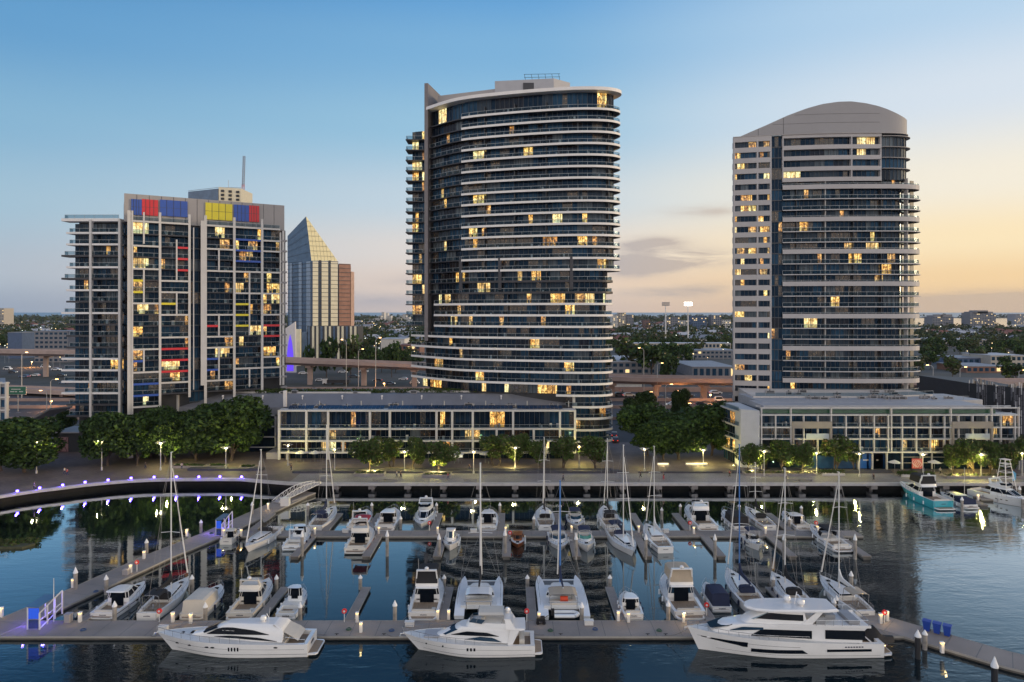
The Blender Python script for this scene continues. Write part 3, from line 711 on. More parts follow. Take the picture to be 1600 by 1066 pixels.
# ============================================================ PODIUM TERRACES
def gridblock(root, Yf, X0, X1, zs, cols, backY, seed, lit=.14, gl=(7, 3, 2, 2, 2, 0, 0, 3), colw=.5, frm=frame, rail=True, slabh=.42, nmax=60):
    random.seed(seed); n_ = [nmax]
    mb = MB(); mb.box(X0 + .4, Yf + 3.1, 1.95, X1 - .4, backY, zs[0] - .1); mb.build('core_wall', core, root)
    for i, z in enumerate(zs):
        mb = MB(); mb.box(X0, Yf - .05, z - slabh, X1, Yf + 3.2, z); bl_ = mb.build('floor_slab', frm, root)
        if i:
            w = MB(); glaze(w, root, [(X0 + .3, Yf + 2.0), (X1 - .3, Yf + 2.0)], z, zs[i - 1] - slabh, gl, lit, 1.3, lits=(5, 6, 6, 7, 8), maxw=n_)
            for _ in range(int((X1 - X0) / 3)):
                x_ = random.uniform(X0 + 1, X1 - 1); w.box(x_, Yf + .7, z, x_ + .6, Yf + 1.3, z + random.uniform(.4, 1.2), random.choice((9, 10, 9, 2)))
            w.build('window_band', GM, root)
            if rail: railing([(X0 + .3, Yf + .2), (X1 - .3, Yf + .2)], z + .01, bl_, 0, .9)
    for (x, z0, z1) in cols:
        mb = MB(); mb.box(x - colw / 2, Yf - .12, z0, x + colw / 2, Yf + .5, z1); mb.build('frame_post', frm, root)
CP = thing('podium_terrace', 'long low glazed terrace with a white grid frame below the middle tower', 'apartment terrace')
Yf = 176; cx_ = lambda u: ax(u, Yf)
cl_ = [(cx_(u), zz[0], zz[1]) for u, zz in [(436, (2, 14.8)), (478.6, (4, 14.8)), (512.5, (2, 14.8)), (578, (7, 14.8)), (536, (4, 7)), (609, (2, 14.8)), (645, (4, 7)), (682, (7, 14.8)), (706.6, (4, 14.8)), (738.7, (4, 14.8)), (776, (4, 10)), (801.7, (7, 14.8)), (834, (4, 10)), (875, (4, 14.8)), (898.5, (4, 14.8)), (852, (2, 7))]]
gridblock(CP, Yf, cx_(434), cx_(900), [14.8, 10.1, 7.0, 4.0], cl_, 186, 31, .10, colw=.55, nmax=40)
mb = MB(); mb.box(cx_(434), 178, 1.9, cx_(898), 178.1, 3.58, 0)
for i in range(50): x_ = cx_(434) + 1 + i * 1.5; mb.box(x_, 177.85, 1.9, x_ + .1, 178, 3.55, 1)
mb.build('shop_front', [g0, mull], CP)
mb = MB(); mb.box(cx_(440), 177.7, 3.3, cx_(505), 177.8, 3.55); mb.box(cx_(700), 177.7, 2.2, cx_(722), 177.8, 3.3); mb.build('lit_shop_sign', EM('soft_lit', (1, .95, .7), .8), CP)
mb = MB(); mb.box(cx_(446), 176.3, 1.9, cx_(450), 177.2, 3.6); mb.box(cx_(414), Yf + 1.0, 1.9, cx_(432), 188, 3.6); mb.build('ground_wall', greyl, CP)
# solar panels on the terrace roof, each row of modules
mb = MB()
for i in range(66):
    x_ = cx_(448) + i * 1.08
    if random.random() < .9: mb.add([(x_, 177.2, 14.95), (x_ + 1, 177.2, 14.95), (x_ + 1, 178.8, 15.6), (x_, 178.8, 15.6)], [(0, 1, 2, 3)])
mb.build('solar_panels', M('solar', (.01, .03, .07), .15, var=.2), CP)
# pitched grey roof of the hall behind
HL = thing('car_park_hall', 'long hall with a plain grey metal roof, behind the white grid terrace', 'hall')
mb = MB(); X0, X1 = ax(289, 190), ax(893, 190)
mb.loft([[(x, 186.5, 12.2), (x, 186.6, 14.0), (x, 192, 17.0), (x, 205, 17.0), (x, 205, 2), (x, 186.5, 2)] for x in (X0, X1)], True, True, 0)
for i in range(28): x_ = X0 + i * (X1 - X0) / 27; mb.add([(x_ - .04, 186.55, 14.06), (x_ + .04, 186.55, 14.06), (x_ + .04, 192, 17.06), (x_ - .04, 192, 17.06)], [(0, 1, 2, 3)])
mb.build('metal_roof', M('grey_roof', (.17, .175, .20), .55, var=.1, scale=.2), HL)
mb = MB(); mb.box(X1, 186.4, 11.5, X1 + .7, 206, 17.6); mb.box(X0 - .7, 186.4, 2, X0, 206, 17.4); mb.build('gable_wall', frame, HL)
mb = MB(); x0_, x1_ = ax(413, 187), ax(434, 187)
for z in (12, 9, 6.2, 3.4): mb.box(x0_ - 6, 185.6, z - .25, x1_, 186.45, z, 0)
mb.box(x1_ - .4, 185.6, 2, x1_, 186.45, 12, 0); mb.box(x0_ - 6, 186.2, 2, x1_ - .4, 186.4, 12, 1)
mb.build('side_frame', [frame, g0], HL)
mb = MB()
for (a, b, y_) in [(-88, -70, 194), (-66, -40, 193.5), (-36, -12, 196)]: mb.box(a, y_, 17, b, y_ + .5, 17.45)
mb.build('roof_kerb', frame, HL)
# right podium
RP = thing('podium_terrace', 'pale terrace with thin white frames and blue shop windows under the arched tower', 'apartment terrace')
Yf = 165; cy_ = lambda u: ax(u, Yf)
zs = [15.3, 12.3, 9.5, 6.3]
cl_ = [(cy_(u), 2, 17) for u in (1190, 1486, 1550, 1592)] + [(cy_(u), 6.3, 17) for u in (1236, 1299, 1393)] + [(cy_(u), 6.3, 15.3) for u in range(1212, 1590, 22) if abs(u - 1236) > 8 and abs(u - 1300) > 8]
gridblock(RP, Yf, cy_(1188), cy_(1594), zs, cl_, 186, 44, .035, (6, 5, 4, 3, 1, 0, 0, 1), .26, frame, True, .32, 24)
for z in (17.0,):
    mb = MB(); mb.box(cy_(1188), Yf - .05, z - .25, cy_(1594), Yf + .5, z); mb.box(cy_(1188), Yf + 3, z - .2, cy_(1594), Yf + 3.4, z)
    for u_ in range(1200, 1594, 19): mb.box(cy_(u_) - .06, Yf + .5, z - .2, cy_(u_) + .06, Yf + 3, z - .05)
    mb.build('pergola', frame, RP)
tan = M('tan_panel', (.27, .24, .20), .7, var=.08)
for (a, b) in ((1237, 1299), (1486, 1550)):
    mb = MB(); x0_, x1_ = cy_(a), cy_(b)
    mb.box(x0_, Yf - .5, 12.0, x1_, Yf + .3, 13.6, 0); mb.box(x0_, Yf - .5, 6.3, x0_ + .5, Yf + .3, 12.0, 0); mb.box(x1_ - .5, Yf - .5, 6.3, x1_, Yf + .3, 12.0, 0); mb.build('bay_frame', tan, RP)
    mb = MB(); mb.box(x0_ + 3.4, Yf - .2, 9.5, x1_ - .6, Yf - .1, 10.7); mb.build('frosted_rail', M('frosted', (.42, .47, .48), .4, var=.05), RP)
mb = MB(); mb.box(cy_(1190), Yf + 1.0, 15.4, cy_(1560), Yf + 1.1, 16.4); mb.build('green_glass_rail', M('green_glass', (.02, .07, .035), .15, var=.3), RP)
mb = MB(); mb.box(cy_(1196), 166.2, 16.2, cy_(1545), 176, 17.3, 0); mb.prism([(63, 172), (100, 172), (122, 177), (120, 190), (63, 190)], 15, 17.35, 0); mb.build('terrace_roof', M('deck_grey', (.33, .34, .37), .6, var=.08), RP)
mb = MB(); mb.prism([(64, 181), (96, 181), (114, 185), (114, 206), (67, 205)], 14, 17.75); mb.build('upper_terrace', concrete, RP)
railing([(64.5, 180.9), (96, 180.8), (114, 184.8)], 17.75, RP, 0, 1.0)
# shops
mb = MB(); bl = M('shop_blue', (.015, .09, .32), .3, var=.2)
mb.box(cy_(1200), Yf + .9, 1.95, cy_(1592), Yf + 1.0, 5.95, 0)
mb.box(cy_(1357), Yf + .75, 2.1, cy_(1364) + 3, Yf + .88, 5.7, 1); mb.box(cy_(1345), Yf + .75, 2.1, cy_(1360), Yf + .88, 5.7, 1); mb.box(cy_(1366), Yf + .75, 2.1, cy_(1384), Yf + .88, 5.7, 1)
mb.box(cy_(1260), Yf + .75, 2.1, cy_(1340), Yf + .88, 5.2, 2)
for u_ in (1342, 1364.5, 1387, 1411, 1486, 1440, 1458): mb.box(cy_(u_) - (.14 if u_ < 1430 else .05), Yf + .2, 1.95, cy_(u_) + (.14 if u_ < 1430 else .05), Yf + .74, 6, 3)
for z in (3.4, 4.8): mb.box(cy_(1411), Yf + .7, z, cy_(1486), Yf + .74, z + .08, 3)
mb.build('shop_front', [g0, bl, M('shop_blue_dim', (.01, .04, .13), .3, var=.3), frame], RP)
mb = MB(); mb.box(cy_(1425.5), Yf + .1, 2.2, cy_(1442), Yf + .2, 4.6, 0)
# swirling white lettering on the red shop sign
random.seed(3)
for k in range(6):
    p = [(cy_(1427 + k * 2.4) + .25 * math.sin(t * 1.1 + k), Yf + .08, 2.5 + t * .28) for t in range(7)]; mb.path(p, .055, 4, 1)
mb.build('shop_sign', [M('sign_red', (.5, .10, .10), .5, var=0), M('sign_white', (.7, .66, .62), .5, var=0)], RP)
mb = MB()
for k, u_ in enumerate((1351, 1352.4, 1353.8, 1355.2, 1356.6, 1358.2, 1372, 1373.6)): mb.box(cy_(u_), Yf + .68, 4.0, cy_(u_) + .14, Yf + .74, 4.25)
mb.build('lettering', M('sign_white', (.7, .66, .62)), RP)
# left return of the podium: pale wall and glass balconies
mb = MB(); mb.prism([(cy_(1163), 167.5), (cy_(1187), Yf), (cy_(1187), 180), (cy_(1163), 180)], 2, 16.2); mb.build('end_wall', M('end_wall', (.45, .46, .48), .6, var=.05), RP)
for z in (15.5, 11.8, 8.4, 5.0):
    mb = MB(); mb.prism([(cy_(1147) + 1.2, 177), (cy_(1163), 168.5), (cy_(1163), 180), (cy_(1147) + 1.2, 180)], z - .35, z); mb.build('balcony', frame, RP)
    railing([(cy_(1147) + 1.3, 177), (cy_(1163) - .1, 168.7)], z, RP, 0, 1.1)
n9 = [4]
for z in (11.8, 8.4, 5.0, 2.0):
    w = MB(); glaze(w, RP, [(cy_(1147) + 1.8, 178.8), (cy_(1163), 172)], z, z + 3, (6, 4, 1, 1, 1, 0, 0, 2), .2, 1.4, maxw=n9)
    w.build('window_band', GM, RP)

# rooftop plant on the low buildings
def roof_units(root, x0, x1, y0, y1, z, n, seed):
    random.seed(seed)
    for i in range(n):
        m = MB(); x = random.uniform(x0, x1); y = random.uniform(y0, y1); w_ = random.uniform(.4, 1.3); h_ = random.uniform(.35, .9); m.box(x - w_, y - .5, z, x + w_, y + .5, z + h_, 0); m.box(x - w_ * .8, y - .53, z + .1, x + w_ * .8, y - .505, z + h_ - .1, 1); m.tube((x, y, z + h_), (x, y, z + h_ + .25), .2, n=8, mi=1); m.build('air_conditioner', [greyl, mull], root)
roof_units(RP, 66, 116, 177.5, 180.5, 17.35, 16, 3); roof_units(RP, 68, 108, 184, 192, 17.75, 10, 4); roof_units(CP, -58, 14, 180, 184, 14.8, 12, 6); roof_units(HL, -84, 10, 193, 200, 17.0, 14, 9)
m = MB()
for i in range(22): x = 64 + i * 2.5; m.box(x, 176.2, 17.3, x + .08, 176.28, 18.3)
m.bar((64, 176.24, 18.3), (118, 176.24, 18.3), .08, .08); m.build('roof_rail', railm, RP)
m = MB()
for i in range(7): x = -54 + i * 11; m.tube((x, 178.5, 14.8), (x, 178.5, 16.2), .06); m.tube((x + 3, 181, 14.8), (x + 3, 181, 16.5), .12)
m.build('roof_vent', railm, CP)
m = MB()
for i in range(8): x = -80 + i * 11; m.tube((x, 189, 15.9), (x, 189, 16.8), .14); m.lathe([(.3, 0), (.3, .2), (.05, .4)], (x, 189, 16.7), 8)
m.box(-62.4, 186.2, 14.2, -61.6, 187, 18.6); m.build('roof_vent', bandw, HL)
# ============================================================ TREES
def leafmat(name, c, c2):
    m = M(name, c, .7, 0, 0, .35, c2=c2, spec=.2); return m
lf = [leafmat('leaf_dark', (.009, .022, .006), (.028, .058, .014)), leafmat('leaf_mid', (.024, .050, .010), (.065, .115, .024)), leafmat('leaf_olive', (.035, .042, .016), (.080, .085, .035))]
bark = M('bark', (.07, .05, .04), .9, var=.3, scale=2)
def leaves(name, rng, lobes, n, size, mats, flat=.5):
    """n leaf sprays spread over the lobes (cx,cy,cz,rx,rz)"""
    lob = np.array(lobes); w = lob[:, 3] ** 2; k = rng.choice(len(lob), n, p=w / w.sum())
    d = rng.normal(size=(n, 3)); d /= np.linalg.norm(d, axis=1)[:, None]
    r = 1 - np.abs(rng.normal(0, .22, n)); r = np.clip(r, .15, 1.08)
    c = lob[k, :3] + d * r[:, None] * np.stack([lob[k, 3], lob[k, 3], lob[k, 4]], 1)
    nrm = d * .6 + rng.normal(size=(n, 3)) * .7; nrm /= np.linalg.norm(nrm, axis=1)[:, None]
    a = np.cross(nrm, rng.normal(size=(n, 3))); a /= np.linalg.norm(a, axis=1)[:, None]; b = np.cross(nrm, a)
    s = size * rng.uniform(.6, 1.35, n)[:, None]
    v = np.stack([c - a * s, c - b * s * .55 , c + a * s, c + b * s * .55], 1).reshape(-1, 3)
    me = bpy.data.meshes.new(name); me.vertices.add(n * 4); me.vertices.foreach_set('co', v.ravel())
    me.loops.add(n * 4); me.loops.foreach_set('vertex_index', np.arange(n * 4)); me.polygons.add(n)
    me.polygons.foreach_set('loop_start', np.arange(n) * 4); me.polygons.foreach_set('loop_total', np.full(n, 4))
    for m in mats: me.materials.append(m)
    me.polygons.foreach_set('material_index', (rng.random(n) < .4).astype(np.int32) if len(mats) > 1 else np.zeros(n, np.int32))
    me.update(calc_edges=True); return me
def make_tree(seed, h, r, nl_, n, size, mats, trunk_h=.28, tall=1., name='tree', twin=False):
    rng = np.random.default_rng(seed)
    root = thing(name, 'x', 'tree')
    lobes = []
    for i in range(nl_):
        a = rng.uniform(0, 6.28); q = r * .62 * math.sqrt(rng.random()); hh = h * (trunk_h + .10) + (h * (1 - trunk_h) - h * .22) * rng.random() ** .8
        fall = 1 - .45 * abs((hh / h - .62) / .5) ** 2
        rr = r * rng.uniform(.26, .46) * max(.45, fall); q *= rng.uniform(.7, 1.3); rr *= rng.uniform(.75, 1.25); lobes.append((math.cos(a) * q * fall, math.sin(a) * q * fall, hh, rr, rr * rng.uniform(.75, 1.1) * tall))
    t = MB()
    for tx in ((-.25 * r, .25 * r) if twin else (0,)):
        t.tube((tx * .5, 0, 0), (tx, .1, h * trunk_h), .035 * h * .6, .022 * h * .7, 7)
        for lb in lobes[:7]: t.tube((tx, .1, h * trunk_h * .95), (lb[0] * .8, lb[1] * .8, lb[2]), .015 * h * .8, .05, 5)
    t.build('trunk', bark, root)
    me = leaves('crown', rng, lobes, n, size, mats); o = bpy.data.objects.new('crown', me); COL.objects.link(o); o.parent = root
    return root
def used(root, loc, rz, label, sc, group, first={}):
    if root.name not in first:
        first[root.name] = 1; root.location = loc; root.rotation_euler = (0, 0, rz); root['label'] = label; root['group'] = group
        root.scale = sc if isinstance(sc, tuple) else (sc, sc, sc); return root
    return dup(root, loc, rz, label, sc, group)
random.seed(9)
bigT = [make_tree(s, 12.5, 6.2, 26, 7500, .42, [lf[0], lf[1]], .10) for s in (1, 2, 3)]
smT = [make_tree(s, 7.2, 3.3, 15, 3200, .26, [lf[1], lf[2]], .15, 1.2, twin=(s % 2 == 0)) for s in (11, 12, 13)]
farT = [make_tree(s, 11, 6, 12, 420, .95, [m_, lf[1]], .2, name='suburb_tree') for s, m_ in ((21, lf[0]), (22, lf[2]), (23, lf[0]))]
def ptree(i, u, v0, v1, w, label, grp, kind=bigT, hh=12.5, rr=6.2, yb=None):
    """tree whose foot is at row v1 (photo), top at row v0, w pixels wide"""
    Y = yb or at(u, v1, PZ)[1]; z = zy(v0, Y); X = ax(u, Y); s = (z - PZ) / hh * (1.01 if kind is bigT else 1.12); sx = w / F * Y / 2 / rr * 1.22
    return used(kind[i % 3], (X, Y, PZ), random.uniform(0, 6.28), label, (sx, sx, s), grp)
g_ = 'big dark trees on the quayside'
for i, (u, v0, v1, w, lb) in enumerate([
    (38, 654, 738, 108, 'broad dark tree at the left edge of the quay, lit by a street lamp'),
    (2, 672, 736, 70, 'dark tree cut by the left edge of the frame'),
    (168, 640, 728, 78, 'dark tree in front of the bottom of the left wing, first of the long row'),
    (214, 645, 727, 70, 'dark tree under the white framed facade, second of the long row'),
    (258, 638, 724, 74, 'dark tree behind the lamp post, third of the long row'),
    (306, 634, 722, 78, 'dark tree before the grey gable, fourth of the long row'),
    (362, 624, 720, 104, 'tallest rounded tree, right end of the long row beside the grey roof'),
    (330, 640, 712, 70, 'dark tree filling the gap beside the tallest rounded tree'),
    (186, 655, 716, 60, 'low dark tree tucked behind the left of the long row'),
    (236, 652, 714, 60, 'low dark tree tucked behind the middle of the long row'),
    (1012, 632, 712, 84, 'dark bushy tree, left end of the clump between the towers'),
    (1060, 640, 718, 84, 'dark bushy tree in the middle of the clump between the towers'),
    (1112, 630, 712, 88, 'dark bushy tree, right end of the clump beside the pale end wall'),
    (1036, 648, 720, 70, 'lower front tree of the clump between the towers')]):
    ptree(i, u, v0, v1, w, lb, g_)
g2_ = 'small round trees along the promenade'
for i, (u, v0, v1, w) in enumerate([(577, 686, 736, 50), (612, 692, 730, 34), (646, 690, 734, 34), (686, 694, 738, 52), (775, 686, 728, 44), (808, 682, 726, 36), (842, 688, 730, 34), (880, 690, 732, 38), (930, 688, 733, 44),
    (1168, 696, 736, 38), (1196, 700, 734, 30), (1222, 694, 738, 36), (1253, 694, 738, 36), (1305, 690, 736, 42), (1334, 696, 734, 26), (1490, 698, 740, 34), (1518, 694, 742, 38), (1548, 696, 742, 34), (1582, 694, 742, 38), (1608, 692, 742, 40)]):
    nm = ['round tree with twin lit stems before the left of the glazed terrace', 'slim dark tree just left of the lamp by the terrace', 'dark upright tree just right of the lamp by the terrace', 'bright round tree glowing with uplights, twin stems',
          'wide dark tree below the middle tower, first after the gap', 'dark tree with a yellow lit flank behind a tall mast', 'dense tree before the right end of the glazed terrace', 'dense dark tree beside the bright lamp at the terrace end', 'dark tree under the rounded prow of the middle tower',
          'small tree with a lit leaning trunk before the pale end wall', 'yellowish tree behind the tall mast at the right terrace', 'olive lit tree, third before the right terrace', 'olive lit tree with a forked trunk before the right terrace', 'broad dark tree left of the blue shop windows', 'narrow golden lit tree beside the blue shop windows',
          'dark tree right of the dark shop windows', 'round tree with lit forked stems near the flybridge boats', 'golden lit tree behind the game fishing boat', 'dark tree behind the game fishing boat tower', 'tree cut by the right edge on the promenade'][i]
    ptree(i, u, v0, v1, w, nm, g2_, smT, 7.2, 3.1)
# uplights at tree feet
up = EM('uplight_lens', (1, .85, .45), 14)
def uplight(u, v, watt, lab, col=(1, .82, .30)):
    x, y, z = at(u, v, PZ); r = thing('ground_uplight', lab, 'uplight', (x, y, PZ), group='tree uplights on the paving')
    m = MB(); m.lathe([(.22, 0), (.22, .10), (.16, .14)]); m.build('housing', railm, r)
    m = MB(); m.lathe([(.15, .14), (.15, .16)]); m.build('lens', up, r)
    lamp((0, .3, .7), col, watt * 1.4, r); lamp((.3, 1.2, 2.4), (1, .85, .18), watt * 1.8, r)  # second light has no fitting, added inside the crown to make it glow
for (u, v, w_, lb) in [(574, 739, 260, 'uplight at the left foot of the twin stemmed tree'), (585, 739, 260, 'uplight at the right foot of the twin stemmed tree'), (676, 741, 420, 'uplight left of the glowing round tree'), (688, 741, 420, 'uplight right of the glowing round tree'),
                       (800, 733, 200, 'uplight under the tree behind the tall mast'), (1176, 739, 260, 'uplight at the leaning trunk by the pale end wall'), (1234, 741, 260, 'uplight under the olive tree'), (1262, 741, 260, 'uplight under the forked olive tree'),
                       (1497, 746, 260, 'uplight left of the forked stems near the flybridge boats'), (1519, 746, 260, 'uplight right of the forked stems near the flybridge boats'), (1146, 728, 90, 'small uplight before the pink canopy')]:
    uplight(u, v, w_, lb)
# low light slots beneath the clump between the towers
mb = MB(); x, y, z = at(1088, 727, PZ); mb.box(x - 2.6, y, PZ, x + 2.8, y + .6, PZ + .5, 0); mb.box(x - 2.5, y - .03, PZ + .3, x + 2.7, y - .003, PZ + .42, 1)
tag(mb.build('lit_bench', [concrete, EM('warm_strip', (1, .85, .45), 3)]), 'long concrete bench glowing along its edge under the dark tree clump', 'bench'); lamp((x, y - 1, PZ + .6), (1, .8, .35), 90)
x, y, z = at(1036, 727, PZ); mb = MB(); mb.box(x - 1.4, y, PZ, x + 1.4, y + .6, PZ + .5, 0); mb.box(x - 1.3, y - .03, PZ + .3, x + 1.3, y - .003, PZ + .42, 1)
tag(mb.build('lit_bench', [concrete, MC['warm_strip']]), 'short glowing bench beside the lamp under the tree clump', 'bench'); lamp((x, y - 1, PZ + .8), (1, .8, .35), 140)

# ============================================================ STREET LAMPS
bulb = EM('lamp_glass', (1, .85, .5), 11)
def make_lamp(h=9.2):
    r = thing('street_lamp', 'x', 'street lamp'); m = MB(); m.lathe([(.22, 0), (.22, .9), (.11, 1.0), (.08, h - .8)], n=8); m.build('pole', M('pole_paint', (.42, .41, .40), .5, .2, var=0), r)
    m = MB()
    for a in range(4): t = a * math.pi / 2 + .4; m.path([(0, 0, h - 1.1), (math.cos(t) * .5, math.sin(t) * .5, h - .75), (math.cos(t) * .9, math.sin(t) * .9, h - .25)], .05); m.box(math.cos(t) * .9 - .35, math.sin(t) * .9 - .2, h - .28, math.cos(t) * .9 + .35, math.sin(t) * .9 + .2, h - .20)
    m.build('lamp_arm', MC['pole_paint'], r)
    m = MB(); m.lathe([(.10, h - .85), (.24, h - .7), (.26, h - .45), (.12, h - .35)], n=8); m.build('lantern', bulb, r)
    return r
L0 = make_lamp()
for i, (u, vt, vb, w_, lb) in enumerate([(57, 688, 740, 420, 'lit lamp before the broad tree at the left edge'), (159, 687, 735, 260, 'lit lamp at the start of the long tree row'), (251, 690, 735, 320, 'lit lamp in the middle of the long tree row'), (353, 698, 735, 300, 'lit lamp at the right end of the long tree row'),
     (450, 694, 728, 160, 'lit lamp before the left end of the glazed terrace'), (523, 700, 737, 160, 'lit lamp left of the twin stemmed tree'), (632, 704, 738, 320, 'lit lamp between the two slim trees'), (740, 704, 740, 160, 'lit lamp in the gap between small trees'), (805, 698, 732, 260, 'lit lamp among the trees below the middle tower'),
     (905, 696, 730, 320, 'bright lamp between dense trees at the terrace end'), (1007, 700, 736, 160, 'lit lamp standing just left of the dark clump'), (1099, 702, 728, 300, 'lit lamp before the right of the dark clump'), (1194, 703, 744, 160, 'lit lamp at the left corner of the right terrace'), (1276, 706, 742, 260, 'lit lamp between olive trees'),
     (1343, 707, 745, 120, 'lit lamp beside the blue shop windows'), (1442, 708, 747, 120, 'lit lamp beside the red shop sign'), (1533, 708, 746, 380, 'lit lamp amid golden leaves near the fishing boat'), (1597, 706, 744, 240, 'lit lamp at the right edge of the promenade')]):
    x, y, z = at(u, vb, PZ); s = (zy(vt, y) - PZ) / 9.2
    r = used(L0, (x, y, PZ), .3 * i, lb, (1, 1, s), 'street lamps along the promenade'); lamp((x - .5, y - .9, PZ + 9.2 * s - .6), (1, .80, .30), w_ * 1.3); lamp((x + .3, y + 2.4, PZ + 9.2 * s - 2.0), (1, .86, .20), w_ * 4)  # second light is extra, set among the leaves to brighten the trees

# ============================================================ FAR CITY
wallm = [M('wall_cream', (.42, .38, .33), .8, var=.1), M('wall_white', (.6, .58, .55), .8, var=.1), M('wall_grey', (.20, .20, .22), .8, var=.15), M('wall_brick', (.22, .12, .09), .85, var=.2), M('wall_blue', (.07, .11, .20), .7, var=.15)]
roofm = [M('roof_grey', (.22, .23, .26), .6, var=.2), M('roof_pale', (.42, .42, .44), .6, var=.15), M('roof_red', (.20, .08, .06), .8, var=.2), M('roof_dark', (.08, .085, .10), .7, var=.2)]
lamp_warm = EM('far_window', (1, .72, .32), 1.3)
PT = thing('glass_tower', 'far tower with a slanting pyramid glass top catching the last light', 'tower')
sunlit_face = bpy.data.materials.new('sunlit_glass'); sunlit_face.use_nodes = True; b = sunlit_face.node_tree.nodes['Principled BSDF']; b.inputs['Base Color'].default_value = (.85, .74, .42, 1); b.inputs['Metallic'].default_value = .15; b.inputs['Roughness'].default_value = .35  # glow of the low sun on this face is put into the glass colour
pA, pB, pC, pD = (-168, 512), (-144, 490), (-126.5, 497), (-119, 503)
face_l = M('far_glass_blue', (.07, .12, .20), .25, .2, var=.2, scale=.2); face_y = M('far_wall_sunlit', (.74, .68, .50), .6, var=.1, scale=.2); face_r = M('far_wall_rust', (.30, .16, .12), .7, var=.2, scale=.2)  # yellow wall is brightened to carry the sunlight on the right faces
pE = (-104, 520)
m = MB(); m.prism([pA, pB, pC, pC, (-140, 535), (-165, 535)][:3] + [(-140, 535), (-165, 535)], 20, 77, 0); m.build('body', face_l, PT)
m = MB(); m.prism([(pC[0] + .3, pC[1] + 1), pD, (-125, 530), (-136, 530)], 20, 75.5, 0); m.build('rust_wing', face_r, PT)
m = MB(); m.prism([(pD[0] + .2, pD[1] + .6), (-117.6, 509), (-124, 528), (-126, 528)], 20, 70, 0); m.build('rear_wing', M('far_wall_pink', (.45, .30, .24), .7, var=.2), PT)
m = MB(); a_, b_ = Vector(pB), Vector(pC); n_ = (b_ - a_).normalized(); nn = Vector((n_.y, -n_.x))
for (s0, s1) in ((.05, .25), (.38, .62), (.72, .98)): p = a_.lerp(b_, s0) + nn * .3; q = a_.lerp(b_, s1) + nn * .3; m.bar((p.x, p.y, 24), (q.x, q.y, 24), .6, 52.5, 0)
m.build('pale_bay', face_y, PT)
m = MB(); a2, b2 = Vector(pA), Vector(pB); t2 = (b2 - a2).normalized(); n2 = Vector((t2.y, -t2.x))
for (s0, s1) in ((.1, .2), (.5, .62), (.82, .98)): p = a2.lerp(b2, s0) + n2 * .3; q = a2.lerp(b2, s1) + n2 * .3; m.bar((p.x, p.y, 24), (q.x, q.y, 24), .5, 52.5, 0)
m.build('glazed_bay', M('far_bay_blue', (.25, .32, .42), .3, .2, var=.15), PT)
m = MB()
for k in range(18):
    z = 24 + k * 3
    for (P_1, P_2, nv) in ((a_, b_, nn), (a2, b2, n2), (Vector(pC), Vector(pD), Vector((.7, -.7)))):
        p = P_1 + nv * .62; q = P_2 + nv * .62; m.bar((p.x, p.y, z), (q.x, q.y, z), .12, .3, 0)
    for s0 in (.28, .64):
        p = a_.lerp(b_, s0) + nn * .4; q = a_.lerp(b_, s0 + .08) + nn * .4; m.bar((p.x, p.y, z + .5), (q.x, q.y, z + .5), .4, 2, 0)
m.build('floor_line', mull, PT)
z0, z1 = 77, 110
ap = (-149.5, 489.5 + 6, z1)
m = MB(); v_ = [(-168, 511, z0), (-144, 490.3, z0), (-126.8, 497.3, z0), (-168, 511, 97), (-149.4, 495.5, 109.6), (-143, 530, z0), (-165, 532, z0), (-160, 528, 100)]
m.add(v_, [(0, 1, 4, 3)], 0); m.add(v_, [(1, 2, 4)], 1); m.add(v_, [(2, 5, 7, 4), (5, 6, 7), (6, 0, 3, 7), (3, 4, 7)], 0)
for k in range(1, 9):
    t_ = k / 9; p = Vector(v_[1]).lerp(Vector(v_[4]), t_) + Vector((.1, -.5, 0)); q = Vector(v_[2]).lerp(Vector(v_[4]), t_) + Vector((.1, -.5, 0)); m.tube(p, q, .09, n=4, mi=2)
for k in range(1, 8):
    t_ = k / 8; p = Vector(v_[1]).lerp(Vector(v_[2]), t_) + Vector((.1, -.5, 0)); top = Vector(v_[4]).lerp(Vector(v_[2]), t_) + Vector((.1, -.5, 0)); m.tube(p, top, .07, n=4, mi=2)
for k in range(1, 5):
    t_ = k / 5; p = Vector(v_[0]).lerp(Vector(v_[3]), t_) + Vector((-.2, -.5, 0)); q = Vector(v_[1]).lerp(Vector(v_[4]), t_) + Vector((-.2, -.5, 0)); m.tube(p, q, .09, n=4, mi=2)
m.build('pyramid_roof', [face_l, sunlit_face, mull], PT)
m = MB(); m.box(-165, 486, 2, -146, 500, 26, 0); m.box(-146, 487, 2, -110, 505, 30, 1)
for k in range(12): m.box(-145.5 + k * 3, 486.6, 4, -144 + k * 3, 487, 30, 2 if k % 3 else 0)
m.box(-156, 484, 2, -150, 486, 28, 2); m.build('base_block', [face_l, mull, face_y], PT)
